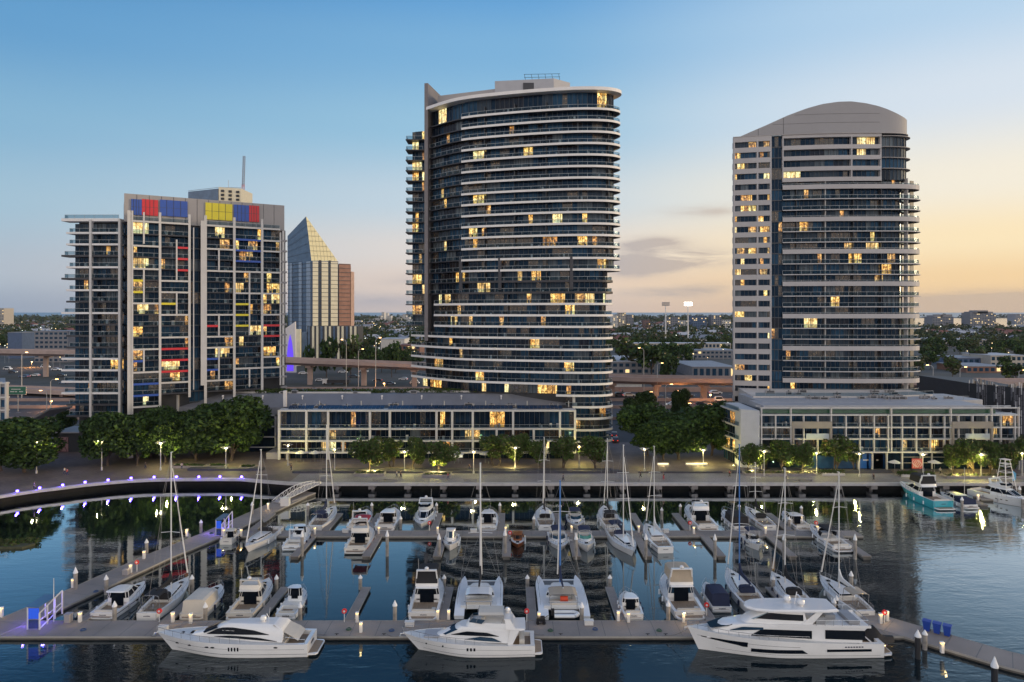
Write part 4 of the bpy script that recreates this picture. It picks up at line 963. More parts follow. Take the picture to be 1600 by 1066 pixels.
# sail-like white fin with purple glow
SF = thing('white_fin_building', 'white fin shaped wall with a violet lit arch, beside the left block', 'building')
m = MB(); yy = 430; m.add([(ax(441, yy), yy, 2), (ax(462, yy), yy, 2), (ax(461, yy), yy, 34), (ax(443, yy), yy, 29), (ax(441, yy), yy + 2, 2), (ax(462, yy), yy + 2, 2), (ax(461, yy), yy + 2, 34), (ax(443, yy), yy + 2, 29)], [(0, 1, 2, 3), (7, 6, 5, 4), (1, 5, 6, 2), (0, 3, 7, 4), (3, 2, 6, 7)]); m.build('fin_wall', M('fin_white', (.62, .60, .62), .6, var=.05), SF)
m = MB(); cxp = ax(453.5, yy); ring = [(cxp - 2.1, 3), (cxp - 1.9, 14), (cxp - 1.1, 21), (cxp, 26), (cxp + 1.1, 21), (cxp + 1.9, 14), (cxp + 2.1, 3)]
m.loft([[(x, yy - .3, z) for x, z in ring], [(x, yy - .05, z) for x, z in ring]], True, True); m.build('lit_arch', EM('violet_glow', (.14, .06, 1), 1.0), SF)
# second far tower and crane
T2 = thing('office_tower', 'dark blue and cream tower top showing over the red, blue and yellow block', 'tower')
m = MB(); Y2 = 600; m.add([], []); m.prism([(ax(294, 612), 612), (ax(341, 596), 596), (ax(341, 596) + 2, 626), (ax(294, 612) + 3, 640)], 2, zy(296, 600), 0); m.build('blue_wing', face_l, T2)
m = MB(); m.prism([(ax(341, 596) + .4, 596), (ax(377, 604), 604), (ax(377, 604), 630), (ax(341, 596) + 2, 626)], 2, zy(293.5, 600), 0)
m.build('cream_wing', M('cream', (.55, .52, .42), .7, var=.1), T2)
m = MB()
for k in range(6):
    z = 128 + k * 3.4
    for s_ in (.12, .45, .78):
        p = Vector((ax(341, 596), 596)).lerp(Vector((ax(377, 604), 604)), s_); m.box(p.x, p.y - .4, z, p.x + 2.6, p.y + .6, z + 2)
m.build('balcony_openings', core, T2)
m = MB(); m.path([(ax(294, 612), 612, 148.7), (ax(341, 596), 596, 148.9), (ax(377, 604), 604, 150)], .2); m.tube((ax(357, 600), 600, 149), (ax(357, 600), 600, 156), .2); m.build('roof_rail', railm, T2)
def lattice(mb, p, q, w, n, r=.16, mi=0):
    p = Vector(p); q = Vector(q); d = (q - p).normalized(); a = Vector((1, 0, 0)); a = (a - d * a.dot(d)).normalized(); b = d.cross(a)
    cs = [a * w + b * w, a * -w + b * w, a * -w - b * w, a * w - b * w]
    for c in cs: mb.tube(p + c, q + c, r, n=4, mi=mi)
    for i in range(n):
        s, e = p.lerp(q, i / n), p.lerp(q, (i + 1) / n)
        for k in range(4): mb.tube(s + cs[k], e + cs[(k + 1) % 4], r * .7, n=4, mi=mi)
CR = thing('tower_crane', 'red and white luffing crane jib rising behind the left block', 'crane')
m = MB(); lattice(m, (ax(378, 640), 640, 100), (ax(380, 640), 640, 160), .9, 14); m.build('mast', M('crane_red', (.5, .08, .06), .6, var=0), CR)
m = MB(); lattice(m, (ax(380, 640), 640, 159), (ax(381.5, 640), 640, zy(244, 640)), .8, 12, .18); m.build('jib', M('crane_grey', (.22, .22, .26), .6, var=0), CR)
# stadium floodlights
for (u, on, lb) in ((1040, 0, 'tall unlit floodlight mast on the skyline'), (1075, 1, 'tall floodlight mast with its lamps blazing white')):
    r = thing('floodlight_mast', lb, 'floodlight', (ax(u, 800), 800, PZ)); m = MB(); zt = zy(478, 800) - PZ; m.tube((0, 0, 0), (0, 0, zt), .9, .5, 8); m.build('pole', M('mast_pale', (.62, .62, .62), .5, var=0), r)
    m = MB()
    for j in range(3): m.box(-4.6, -.3, zt + j * 1.5, 4.6, .3, zt + .3 + j * 1.5); 
    for j in (18, 30): m.box(-2.6, -.4, zt - j, 2.6, .4, zt - j + .5)
    m.build('crossbar', MC['mast_pale'], r)
    m = MB()
    for j in range(3):
        for k in range(8): m.box(-4.4 + k * 1.15, -.9, zt + .3 + j * 1.5, -3.5 + k * 1.15, -.35, zt + 1.2 + j * 1.5)
    m.build('lamp_bank', EM('flood_on', (1, 1, .95), 9) if on else M('flood_off', (.2, .2, .22), .4, var=0), r)
# generic blocks -------------------------------------------------
def block(name, lab, cat, u0, u1, vt, Y, wm, rm, depth=14, zb=PZ, win=True, lit=.12, grp=None, cols_=None, fl=3.2, steps=None):
    x0, x1 = ax(u0, Y), ax(u1, Y); zt = zy(vt, Y); r = thing(name, lab, cat, ((x0 + x1) / 2, Y, zb), 0, grp); w = (x1 - x0) / 2; h = zt - zb
    m = MB(); m.box(-w, 0, 0, w, depth, h)
    if steps:
        for (a, b, e) in steps: m.box(-w + 2 * w * a, .5, h, -w + 2 * w * b, depth - .5, h + e)
    m.build('wall', wm, r)
    m = MB(); m.box(-w - .3, -.3, h, w + .3, depth + .3, h + .35); 
    if not steps: m.build('roof', rm, r)
    if win and h > 3:
        nf = max(1, int(h / fl)); nc = cols_ or max(2, int(2 * w / 3.4)); dk = MB(); li = MB()
        for f in range(nf):
            for c in range(nc):
                xx = -w + (c + .5) * 2 * w / nc; ww = w / nc * .62; z_ = f * h / nf + .9
                (li if random.random() < lit else dk).box(xx - ww, -.12, z_, xx + ww, -.02, z_ + h / nf - 1.7)
        if dk.v: dk.build('window', g1, r)
        if li.v: li.build('lit_window', lamp_warm, r)
    return r
random.seed(77)
block('apartment_block', 'stepped apartment block on the right horizon with pale balconies', 'apartment block', 1516, 1556, 490, 1500, wallm[2], roofm[3], 30, steps=[(0, .3, 2), (.1, .9, 4), (.3, .7, 7)])
block('apartment_block', 'lower apartment block on the right horizon beside the river', 'apartment block', 1457, 1490, 495, 1500, wallm[2], roofm[3], 30, steps=[(.1, .5, 3), (.4, .95, 5)])
block('apartment_block', 'small dark block at the far right horizon', 'apartment block', 1587, 1604, 491, 2300, wallm[2], roofm[3], 40)
for i, (u0, u1, v_, Y, k) in enumerate([(956, 966, 492, 1500, 1), (967, 978, 489, 1500, 0), (979, 990, 492, 1500, 2), (1042, 1062, 496, 1400, 2), (1081, 1104, 494, 1400, 4), (1112, 1127, 493, 1400, 2), (1128, 1142, 500, 1400, 1), (1064, 1078, 501, 1500, 1), (1006, 1016, 500, 1500, 3)]):
    block('apartment_block', ['narrow pale block on the skyline right of the middle tower', 'taller cream block on the skyline right of the middle tower', 'grey block on the skyline, third right of the middle tower', 'dark topped block left of the lit floodlight', 'wide blue grey block right of the lit floodlight', 'tall dark block near the arched tower on the skyline', 'low white block next to the arched tower on the skyline', 'low white block between the two floodlights', 'low brick block left of the unlit floodlight'][i], 'apartment block', u0, u1, v_, Y, wallm[k], roofm[3], 25, grp='skyline apartment blocks')
random.seed(15)
for i in range(16):
    u = 568 + i * 4.7; Y = 2600 + random.uniform(-200, 200); v_ = 500 - 11 * math.exp(-((u - 598) / 9) ** 2) - 8 * math.exp(-((u - 628) / 8) ** 2) + random.uniform(-1.5, 1)
    block('apartment_block', ['first', 'second', 'third', 'fourth', 'fifth', 'sixth', 'seventh', 'eighth', 'ninth', 'tenth', 'eleventh', 'twelfth', 'thirteenth', 'fourteenth', 'fifteenth', 'last'][i] + ' white block from the left in the seaside cluster on the horizon', 'apartment block', u, u + random.uniform(4, 6), v_, Y, wallm[1], roofm[1], 40, grp='white seaside blocks', lit=.03)
DB = block('office_block', 'long dark office block beyond the viaduct at the left', 'office block', 54, 106, 518, 520, wallm[2], roofm[0], 22, lit=.02)
block('blue_hall', 'blue industrial hall at the far left', 'hall', 12, 34, 520, 560, wallm[4], roofm[0], 20, win=False)
block('apartment_block', 'pale block on the skyline at the left edge', 'apartment block', -6, 6, 482, 1500, wallm[0], roofm[1], 30)
# sheds and showrooms beyond the viaduct
for i, (nm, lb, u0, u1, v_, Y, wk, rk, d) in enumerate([
    ('warehouse', 'wide low warehouse with a pale roof behind the viaduct, right of the middle tower', 956, 1024, 566, 420, 2, 1, 60),
    ('warehouse', 'grey roofed warehouse behind the viaduct near the arched tower', 1082, 1150, 574, 400, 2, 0, 50),
    ('row_houses', 'long row of flat roofed houses before the floodlights', 1010, 1150, 548, 560, 2, 0, 30),
    ('row_houses', 'cream row houses behind the flat roofed row', 985, 1142, 537, 640, 0, 1, 20),
    ('showroom', 'bright lit car showroom under the viaduct', 955, 1003, 600, 345, 1, 1, 20),
    ('warehouse', 'dark red warehouse with lit pink eaves at the right', 1510, 1574, 573, 430, 3, 0, 30),
    ('warehouse', 'blue grey shed left of the dark red warehouse', 1496, 1548, 560, 480, 4, 0, 30),
    ('warehouse', 'shed with a bright blue roof at the right edge', 1548, 1604, 556, 470, 0, 1, 30),
    ('warehouse', 'long pale roofed warehouse among trees at the right', 1466, 1550, 531, 760, 0, 1, 60),
    ('warehouse', 'second pale roofed warehouse farther among trees', 1510, 1572, 526, 900, 1, 1, 60),
    ('warehouse', 'dark fenced depot building along the road at the right', 1440, 1520, 594, 330, 4, 3, 5),
    ('petrol_station', 'white petrol station canopy under the trees, right of the fin building', 595, 632, 530, 620, 1, 1, 30),
    ('warehouse', 'pink lit shed just left of the middle tower', 622, 656, 540, 560, 3, 2, 30)]):
    block(nm, lb, nm.replace('_', ' '), u0, u1, v_, Y, wallm[wk], roofm[rk], d, lit=.12 if nm != 'showroom' else 1, win=nm in ('row_houses', 'showroom', 'warehouse'), fl=3.2 if nm != 'showroom' else 9)
# suburb houses
def make_house(wm, rm, s):
    r = thing('suburb_house', 'x', 'house'); m = MB(); m.box(-6 * s, -5, 0, 6 * s, 5, 4.6); m.build('wall', wm, r)
    m = MB(); a = 6.6 * s; m.add([(-a, -5.6, 4.5), (a, -5.6, 4.5), (a, 5.6, 4.5), (-a, 5.6, 4.5), (-a * .6, 0, 7.6), (a * .6, 0, 7.6)], [(0, 1, 5, 4), (1, 2, 5), (2, 3, 4, 5), (3, 0, 4), (0, 3, 2, 1)]); m.build('roof', rm, r)
    m = MB()
    for x in (-4 * s, -1.2 * s, 2.4 * s): m.box(x, -5.1, 1.2, x + 1.4, -5.02, 2.8)
    m.build('window', g1, r); m = MB(); m.box(4 * s, -5.1, 1.2, 5 * s, -5.02, 2.6); m.build('lit_window', lamp_warm, r); return r
def where(u, v):
    for lim, t_ in ((60, 'far left behind the motorway sign'), (110, 'just left of the coloured panel block'), (600, 'right of the pyramid tower'), (650, 'just left of the middle tower'), (1000, 'just right of the middle tower'), (1058, 'below the unlit floodlight'), (1100, 'below the lit floodlight'), (1150, 'just left of the arched tower'), (1475, 'just right of the arched tower'), (1510, 'below the lower right horizon block'), (1560, 'below the stepped right horizon block'), (9999, 'by the right edge')):
        if u < lim: break
    return t_ + (', close behind the motorway' if v > 545 else ', halfway to the horizon' if v > 520 else ', near the horizon')
hs = [make_house(wallm[0], roofm[0], 1), make_house(wallm[1], roofm[2], 1.5), make_house(wallm[3], roofm[1], 2.2), make_house(wallm[1], roofm[0], 1.8)]
hl_ = ['cream grey-roofed house', 'white red-roofed house', 'long brick house', 'long white house']
random.seed(31); placed = []
def free(x, y, d): return all((x - a) ** 2 + (y - b) ** 2 > d * d for a, b in placed)
gaps = [(-20, 110), (560, 650), (945, 1150), (1435, 1610)]
for i in range(330):
    g = random.choices(gaps, [2, 2, 4, 3])[0]; v = HZ + random.choice([random.uniform(12, 26), random.uniform(20, 50)]); u = random.uniform(*g)
    x, y, z = at(u, v, PZ)
    if y > 2400 or y < 520 or not free(x, y, 16): continue
    if 1425 < u and y > 1600: continue
    placed.append((x, y)); k = random.randrange(4)
    used(hs[k], (x, y, PZ), random.uniform(-.6, .6), hl_[k] + ' ' + where(u, v), random.uniform(.9, 1.5), 'suburb houses: ' + ['cream', 'red roofed', 'brick', 'long white'][k])
fl_ = ['dark bushy suburb tree', 'olive suburb tree', 'dark loose suburb tree']
cnt = 0
for i in range(1200):
    if cnt >= 250: break
    g = random.choices(gaps, [2, 2.2, 4, 4])[0]; u = random.uniform(*g); v = random.uniform(506, 585); x, y, z = at(u, v, PZ)
    if y < 395 or not free(x, y, 8): continue
    if 1080 < u < 1160 and v > 562: continue
    if 950 < u < 1035 and v > 566: continue
    if 1440 < u < 1600 and v > 560 and random.random() < .7: continue
    if u < 110 and v > 545: continue
    placed.append((x, y)); cnt += 1; k = random.randrange(3)
    used(farT[k], (x, y, PZ), random.uniform(0, 6), fl_[k].replace('suburb ', '') + ' ' + where(u, v), random.uniform(.7, 1.15) * (1.15 if y < 700 else 1), 'suburb trees: ' + ['bushy', 'olive', 'loose'][k])
# named nearer trees beyond the motorway
for i, (u, vt, vb, w, Y, lb) in enumerate([(510, 528, 570, 44, 400, 'rounded tree left of the pair before the pyramid tower'), (548, 526, 572, 44, 402, 'big dark tree before the pyramid tower podium'), (612, 534, 578, 34, 400, 'single round tree beside the middle tower'), (486, 540, 570, 26, 398, 'small green bush tree by the violet fin'),
        (985, 530, 580, 60, 430, 'big olive tree behind the viaduct right of the middle tower'), (1018, 538, 584, 56, 410, 'dark tree behind the viaduct beside the lamp'), (1042, 556, 590, 44, 380, 'green tree at the viaduct edge'), (1008, 612, 650, 40, 236, 'yellow lit tree beside the car park'), (1060, 606, 646, 34, 238, 'sparse young tree beside the road'), (986, 622, 652, 34, 228, 'yellowish tree in front of the car park'),
        (1488, 560, 600, 30, 400, 'dark tree left of the blue grey shed'), (1585, 566, 600, 44, 360, 'large dark tree at the right edge beyond the road'), (1530, 540, 560, 50, 560, 'dense tree behind the red warehouse'), (104, 642, 690, 28, 214, 'dark conifer like tree at the foot of the left wing'), (20, 676, 700, 40, 212, 'low tree behind the quay at the left')]):
    s = (zy(vt, Y) - PZ) / 11; used(farT[i % 3] if Y > 300 else bigT[i % 3], (ax(u, Y), Y, PZ), i, lb, (w / F * Y / 12,) * 2 + (s if Y > 300 else s * 11 / 12.5,), 'larger trees near the motorway')
# the wooded suburb farther out reads as one mass
rng = np.random.default_rng(4)
def woodland(name, n, y0, y1, size, nleaf, keep=None):
    k = n; Y = 1 / rng.uniform(1 / y1, 1 / y0, k); U = rng.uniform(-60, 1660, k); X = (U - 800) / F * Y; R = rng.uniform(4, 9, k) * (1 + Y / 4000)
    lob = [(x, y, PZ + r * .55, r, r * .85) for x, y, r in zip(X, Y, R) if not (1425 < 800 + x / y * F and y > 1600 and y < 4400)]
    me = leaves(name, rng, lob, nleaf, size, [lf[0], lf[2]]); o = bpy.data.objects.new(name, me); COL.objects.link(o)
    return tag(o, kind='stuff')
w1 = woodland('distant_woodland', 2600, 750, 2400, 2.4, 90000); tag(w1, 'dark wooded suburb spreading to the horizon', 'woodland')
w2 = woodland('shoreline_woodland', 2600, 2300, 5200, 6, 30000); tag(w2, 'thin dark tree line along the far shore', 'woodland')
# scattered lights of the suburb
m = MB(); random.seed(5)
for i in range(150):
    u = random.choice((random.uniform(0, 105), random.uniform(560, 650), random.uniform(950, 1145), random.uniform(1438, 1600))); v = random.uniform(505, 575); x, y, z = at(u, v, PZ)
    if y < 430: continue
    s = y / F * .45; zz = PZ + random.uniform(6, 11); m.box(x - s, y, zz, x + s, y + s, zz + s * 1.6, random.choice((0, 0, 1)))
    m.tube((x, y, PZ), (x, y, zz), .12, n=4, mi=2)
tag(m.build('distant_street_lights', [EM('far_lamp_warm', (1, .75, .35), 4), EM('far_lamp_white', (.95, 1, .85), 4), railm]), 'scattered small lights of the far suburb streets', 'street lights', kind='stuff')
# patterned dark building at the right, sliver and canopy at the left
DK = thing('patterned_building', 'dark building wrapped in vertical black, grey and white strips at the right edge', 'building'); random.seed(8)
m = MB(); m.prism([(ax(1512, 222), 222), (ax(1612, 205), 205), (ax(1640, 205), 240), (ax(1512, 222), 250)], 2, 17.0, 0); m.build('wall', core, DK)
m = MB(); p0 = Vector((ax(1513, 222), 221.7)); p1 = Vector((ax(1612, 205), 204.6))
for i in range(46):
    q = p0.lerp(p1, i / 46); q2 = p0.lerp(p1, (i + .6) / 46); z = 3; lean = .35 * math.sin(i * .5)
    while z < 17:
        h_ = random.uniform(1.4, 3.4); m.bar((q.x + lean, q.y, z), (q2.x + lean, q2.y, z), .2, min(h_, 18.0 + .8 * math.sin(i * .2) - z), random.choice((0, 1, 2, 2))); z += h_ + .2
m.build('cladding_strip', [M('strip_black', (.03, .03, .035), .5), M('strip_white', (.5, .5, .52), .5), M('strip_grey', (.14, .14, .16), .5)], DK)
SL = thing('corner_building', 'pale framed building corner cut by the left edge of the frame', 'building'); Ys = 176
m = MB(); m.prism([(-160, Ys), (ax(9, Ys), Ys), (ax(9, Ys) - 12, Ys + 16), (-170, Ys + 16)], PZ, zy(600, Ys)); m.build('wall', greyp, SL)
m = MB()
for z in (zy(598, Ys), zy(620, Ys), zy(640, Ys), zy(660, Ys)): m.box(-150, Ys - .3, z - .35, ax(11, Ys), Ys + 1, z)
for u_ in (11, 1, -12): m.box(ax(u_, Ys) - .35, Ys - .35, PZ, ax(u_, Ys) + .1, Ys + .5, zy(597, Ys))
m.build('frame_post', frame, SL)
m = MB()
for k in range(3): m.box(-150, Ys - .06, zy(616 + k * 20, Ys), ax(9, Ys), Ys - .01, zy(602 + k * 20, Ys) - .5)
m.build('window', g1, SL)
CN = thing('entrance_canopy', 'sloping grey canopy roof behind the left quay tree', 'canopy'); m = MB(); Yc = 184
m.loft([[(ax(10, Yc), Yc, zy(676, Yc)), (ax(10, Yc), Yc + 16, zy(650, Yc + 16)), (ax(10, Yc), Yc + 16, zy(651, Yc + 16) - .5), (ax(10, Yc), Yc, zy(676, Yc) - .5)],
        [(ax(70, Yc + 6), Yc + 8, zy(638, Yc + 8)), (ax(70, Yc + 6), Yc + 18, zy(634, Yc + 18)), (ax(70, Yc + 6), Yc + 18, zy(634, Yc + 18) - .5), (ax(70, Yc + 6), Yc + 8, zy(638, Yc + 8) - .5)]], True, True)
m.build('roof', greyp, CN); m = MB()
for (u_, y_) in ((20, 186), (55, 192), (30, 198)): m.tube((ax(u_, y_), y_, PZ), (ax(u_, y_), y_, 9), .2)
m.build('post', railm, CN)
# small service building and gates behind the quay between trees
KS = thing('service_building', 'low dark service building with a pink metal gate between the left trees', 'building'); m = MB(); yk = 186
m.box(ax(84, yk), yk, PZ, ax(140, yk), yk + 8, 7.2, 0); m.box(ax(82, yk), yk - 1, 7.2, ax(142, yk), yk + 9, 7.5, 1); m.build('wall', [core, greyp], KS)
m = MB(); m.box(ax(86, yk) , yk - .2, PZ, ax(107, yk), yk - .05, 6.0, 0)
for k in range(2): a, b = ax(86 + 10 * k, yk), ax(96 + 10 * k, yk); m.bar((a, yk - .3, 2), (b, yk - .3, 2), .1, .15, 1); m.tube((a, yk - .3, 2), (b, yk - .3, 6), .08, mi=1); m.tube((a, yk - .3, 6), (b, yk - .3, 2), .08, mi=1)
m.build('gate', [M('gate_pink', (.26, .14, .14), .7), M('gate_dark', (.10, .05, .05), .6)], KS)
m = MB(); m.box(ax(127, yk), yk - .2, PZ + .2, ax(141, yk), yk - .05, PZ + 2.2); m.build('lit_window', EM('kiosk_lit', (1, .75, .35), 1.2), KS)
AW = thing('market_umbrella', 'pink canvas umbrella beside the pale end wall', 'umbrella', (ax(1158, 172), 172, PZ)); m = MB(); m.lathe([(2.4, 3.0), (1.2, 3.6), (.1, 4.4)], n=8); m.build('canopy', M('pink_canvas', (.30, .13, .14), .8), AW); m = MB(); m.tube((0, 0, 0), (0, 0, 4), .06); m.build('pole', railm, AW)
# green overhead motorway sign
GS = thing('motorway_sign', 'green overhead motorway sign with white lettering at the left', 'road sign', (ax(27, 262), 262, PZ)); m = MB(); w_ = 3.4; zt = zy(604, 262) - PZ
m.box(-w_, 0, zt - 3.1, w_, .15, zt, 0); m.box(-w_ + .12, -.03, zt - 2.98, w_ - .12, -.002, zt - .12, 1); m.build('panel', [frame, M('sign_green', (.01, .12, .07), .5, var=0)], GS)
m = MB()
for (x_, z_, l_) in ((-2.2, .9, .5), (-1.5, .9, 1.6), (.4, .9, .9), (-2.6, 1.8, 1.2), (-.9, 1.8, .6), (.8, 1.8, 1.5)):
    xx = x_
    while xx < x_ + l_: m.box(xx, -.06, zt - z_ - .36, xx + .2, -.035, zt - z_); xx += .3
m.build('lettering', MC['sign_white'], GS); m = MB(); m.tube((0, .4, 0), (0, .4, zt), .18); m.build('pole', railm, GS)
# tall road lighting poles
RLP = thing('road_light', 'x', 'street light'); m = MB(); m.lathe([(.2, 0), (.12, 13)], n=6); m.path([(0, 0, 13), (.6, 0, 13.6), (2.2, 0, 13.8)], .08); m.build('pole', MC['pole_paint'], RLP)
m = MB(); m.box(1.7, -.15, 13.7, 2.6, .15, 13.85); m.build('lamp_head', EM('road_lamp', (1, .55, .2), 10), RLP)
for i, (u, vt, Y, lb) in enumerate([(79, 592, 236, 'tall road pole just left of the left wing'), (34, 550, 300, 'road light with a curved arm over the left sign'), (73, 610, 236, 'shorter pole beside the tall road pole'), (541, 530, 340, 'road light over the viaduct before the pyramid tower'), (560, 545, 338, 'shorter road light over the viaduct'), (587, 527, 330, 'tallest road light left of the middle tower'), (1006, 543, 318, 'road light with an orange lamp on the viaduct'), (1027, 567, 300, 'road light on the viaduct near the dark tree'), (1027, 612, 240, 'road light rising behind the tree clump'), (1040, 600, 244, 'thin pole beside the road light behind the clump'),
       (1088, 630, 226, 'short street light behind the tree clump'), (1458, 570, 270, 'road light with an orange lamp at the right'), (1500, 573, 262, 'slim pole in front of the right depot'), (956, 630, 232, 'street light beside the rounded prow'), (1592, 578, 300, 'road light at the right edge')]):
    s = (zy(vt, Y) - PZ) / 13.9; used(RLP, (ax(u, Y), Y, PZ), random.choice((0, 3.1)), lb, (1, 1, s), 'road lights around the motorway')
# ============================================================ CARS
def make_car(name, body, van=False):
    r = thing(name, 'x', 'car' if not van else 'van'); h = 2.0 if van else 1.45
    prof = [(-2.2, .3), (-2.25, .85), (-2.0, .95), (-1.5, h - .05), (-1.2, h), (.5 if not van else 1.2, h), (1.2 if not van else 1.8, .95), (2.1, .82), (2.25, .55), (2.2, .3)]
    m = MB(); m.loft([[(x, y * (1 if z < 1 else .85), z) for x, z in prof] for y in (-.88, .88)], True, True); m.build('body', body, r, True)
    gz = [(-1.55, .98), (-1.3, h - .12), (.45 if not van else 1.1, h - .12), (1.0 if not van else 1.6, .98)]
    m = MB()
    for s_ in (-1, 1): m.add([(x, s_ * (.885 if z < 1 else .80), z) for x, z in gz], [(0, 1, 2, 3)])
    m.build('window', g0, r)
    for x in (-1.4, 1.4):
        for s_ in (-1, 1): m = MB(); m.tube((x, s_ * .7, .33), (x, s_ * .92, .33), .33, n=10); m.build('wheel', M('tyre', (.02, .02, .02), .8, var=0), r)
    for s_ in (-.6, .6): m = MB(); m.box(2.2, s_ - .15, .55, 2.27, s_ + .15, .72); m.build('headlight', EM('headlight', (1, .95, .8), 3), r)
    for s_ in (-.65, .65): m = MB(); m.box(-2.28, s_ - .12, .6, -2.22, s_ + .12, .8); m.build('tail_light', EM('tail', (1, .05, .02), 2), r)
    return r
cw = make_car('parked_car', M('car_white', (.65, .65, .66), .3, var=0)); cd = make_car('parked_car', M('car_dark', (.05, .055, .07), .3, var=0)); cr = make_car('parked_car', M('car_blue', (.08, .13, .22), .3, var=0)); cv = make_car('van', MC['car_white'], True)
for i, (p, u, v, rz, lb) in enumerate([(cw, 983, 620, .1, 'white car parked in front of the lit showroom'), (cd, 960, 612, .2, 'dark car under the viaduct by the middle tower'), (cd, 968, 619, .2, 'dark car nearest the showroom kerb'), (cr, 977, 612, .2, 'blue car parked before the showroom glass'), (cr, 1035, 624, 0, 'blue car driving between the towers'), (cv, 1123, 627, 0, 'white four wheel drive by the barrier left of the arched tower'), (cw, 1118, 616, 0, 'white car on the road left of the arched tower'),
       (cw, 68, 655, .3, 'white car parked beyond the left canopy'), (cd, 83, 652, .3, 'dark car beside the white one beyond the canopy'), (cv, 71, 575, 0, 'white van on the motorway at the left'), (cw, 88, 579, 0, 'white car following the van at the left'), (cr, 38, 590, 3.1, 'blue car with headlights on the left carriageway'), (cd, 553, 590, 0, 'red lit car on the motorway behind the podium roof'), (cw, 474, 585, .2, 'white car by the violet fin'), (cw, 536, 583, .1, 'white car beyond the motorway below the tree'), (cw, 568, 582, .1, 'white car beside the viaduct pier'), (cd, 962, 690, 1.4, 'dark car on the street beside the prow'), (cd, 960, 682, 1.4, 'dark van-like car behind on the street beside the prow')]):
    x, y, z = at(u, v, PZ + .05); used(p, (x, y, PZ + .05), rz, lb, 1.25 if y > 300 else 1.0, 'cars on the roads behind the towers')
random.seed(91)
for i, (p, u, v, rz, lb) in enumerate([(cd, 20, 583, 0, 'dark car on the motorway at the far left'), (cw, 55, 588, 3.1, 'white car heading left below the viaduct at the left'), (cv, 12, 578, 0, 'white van entering at the left edge'), (cd, 96, 588, 0, 'dark car beside the left wing on the motorway'), (cr, 100, 600, 3.1, 'blue car close behind the left wing'), (cw, 500, 596, 0, 'white car right of the violet fin'), (cd, 590, 596, 3.1, 'dark car beyond the truck'), (cr, 610, 601, 0, 'blue car left of the middle tower'), (cw, 630, 594, 3.1, 'white car beside the middle tower'), (cv, 648, 600, 0, 'white van just left of the middle tower base'),
       (cw, 1050, 634, 3.1, 'white car on the near lane between the towers'), (cd, 1075, 620, 0, 'dark car between the towers behind the clump'), (cd, 1095, 634, 0, 'dark car near the arched tower road'), (cw, 1012, 628, 3.1, 'white car behind the yellow lit tree'), (cw, 1455, 604, 0, 'white car on the road right of the arched tower'), (cr, 1480, 602, 3.1, 'blue car before the right depot'), (cw, 1440, 600, 0, 'white car at the edge of the arched tower')]):
    x, y, z = at(u, v, PZ + .05); used(p, (x, y, PZ + .05), rz, lb, 1.1, 'cars on the roads behind the towers')
for i, (u, v, lb) in enumerate([(470, 722, 'white cafe umbrella at the left end of the glazed terrace'), (492, 722, 'second white cafe umbrella at the glazed terrace'), (716, 724, 'white cafe umbrella beside the lamp gap'), (758, 724, 'white cafe umbrella left of the wide dark tree'), (1398, 738, 'white cafe umbrella before the shop door'), (1460, 738, 'white cafe umbrella right of the red shop sign')]):
    x, y, z = at(u, v, PZ); r = thing('cafe_umbrella', lb, 'umbrella', (x, y, PZ), group='white cafe umbrellas'); m = MB(); m.lathe([(1.5, 2.3), (.8, 2.65), (.05, 2.95)], n=8); m.build('canopy', M('white_canvas', (.55, .53, .5), .8), r); m = MB(); m.tube((0, 0, 0), (0, 0, 2.9), .04); m.build('pole', railm, r)
    for k in range(2):
        t_ = thing('cafe_table', lb.replace('white cafe umbrella', 'small table under the umbrella').replace('second ', 'second ') + (', left one' if k == 0 else ', right one'), 'table', (x - .9 + k * 1.8, y - .4, PZ), group='cafe tables'); m = MB(); m.lathe([(.42, .70), (.42, .74)], n=10); m.build('top', darkc, t_); m = MB(); m.tube((0, 0, 0), (0, 0, .7), .04); m.build('leg', railm, t_)
TRK = thing('flatbed_truck', 'white cab truck with a long dark trailer on the motorway', 'truck', at(520, 601, PZ + .05), math.pi)
m = MB(); m.box(3, -1.1, .5, 5.2, 1.1, 3.0); m.build('cab', MC['car_white'], TRK); m = MB(); m.box(-9, -1.2, .9, 2.7, 1.2, 2.6); m.build('trailer', darkc, TRK)
for x in (-7.5, -6.2, 0, 4.2): m = MB(); m.tube((x, -1.15, .5), (x, 1.15, .5), .5, n=10); m.build('wheel', MC['tyre'], TRK)

# sodium lamps under and beside the elevated road
for (u, v, w_, lb) in [(1110, 618, 900, 'orange lamp under the viaduct left of the arched tower'), (1060, 612, 500, 'orange lamp under the viaduct between the towers'), (50, 566, 1500, 'orange lamp under the left end of the viaduct'), (80, 628, 600, 'orange lamp lighting the ramp at the far left'), (600, 600, 700, 'warm lamp under the viaduct beside the middle tower'), (1465, 592, 700, 'orange lamp by the right depot'), (1545, 592, 500, 'warm lamp at the red warehouse')]:
    x, y, z = at(u, v, PZ + 3.5); r = thing('sodium_lamp', lb, 'lamp', (x, y, PZ), group='orange road lamps'); m = MB(); m.tube((0, 0, 0), (0, 0, 3.6), .08); m.build('pole', railm, r); m = MB(); m.box(-.35, -.2, 3.6, .35, .2, 3.9); m.build('lamp_head', MC['road_lamp'], r); lamp((0, -1.2, 3.4), (1, .42, .12), w_ * 4, r, .3)
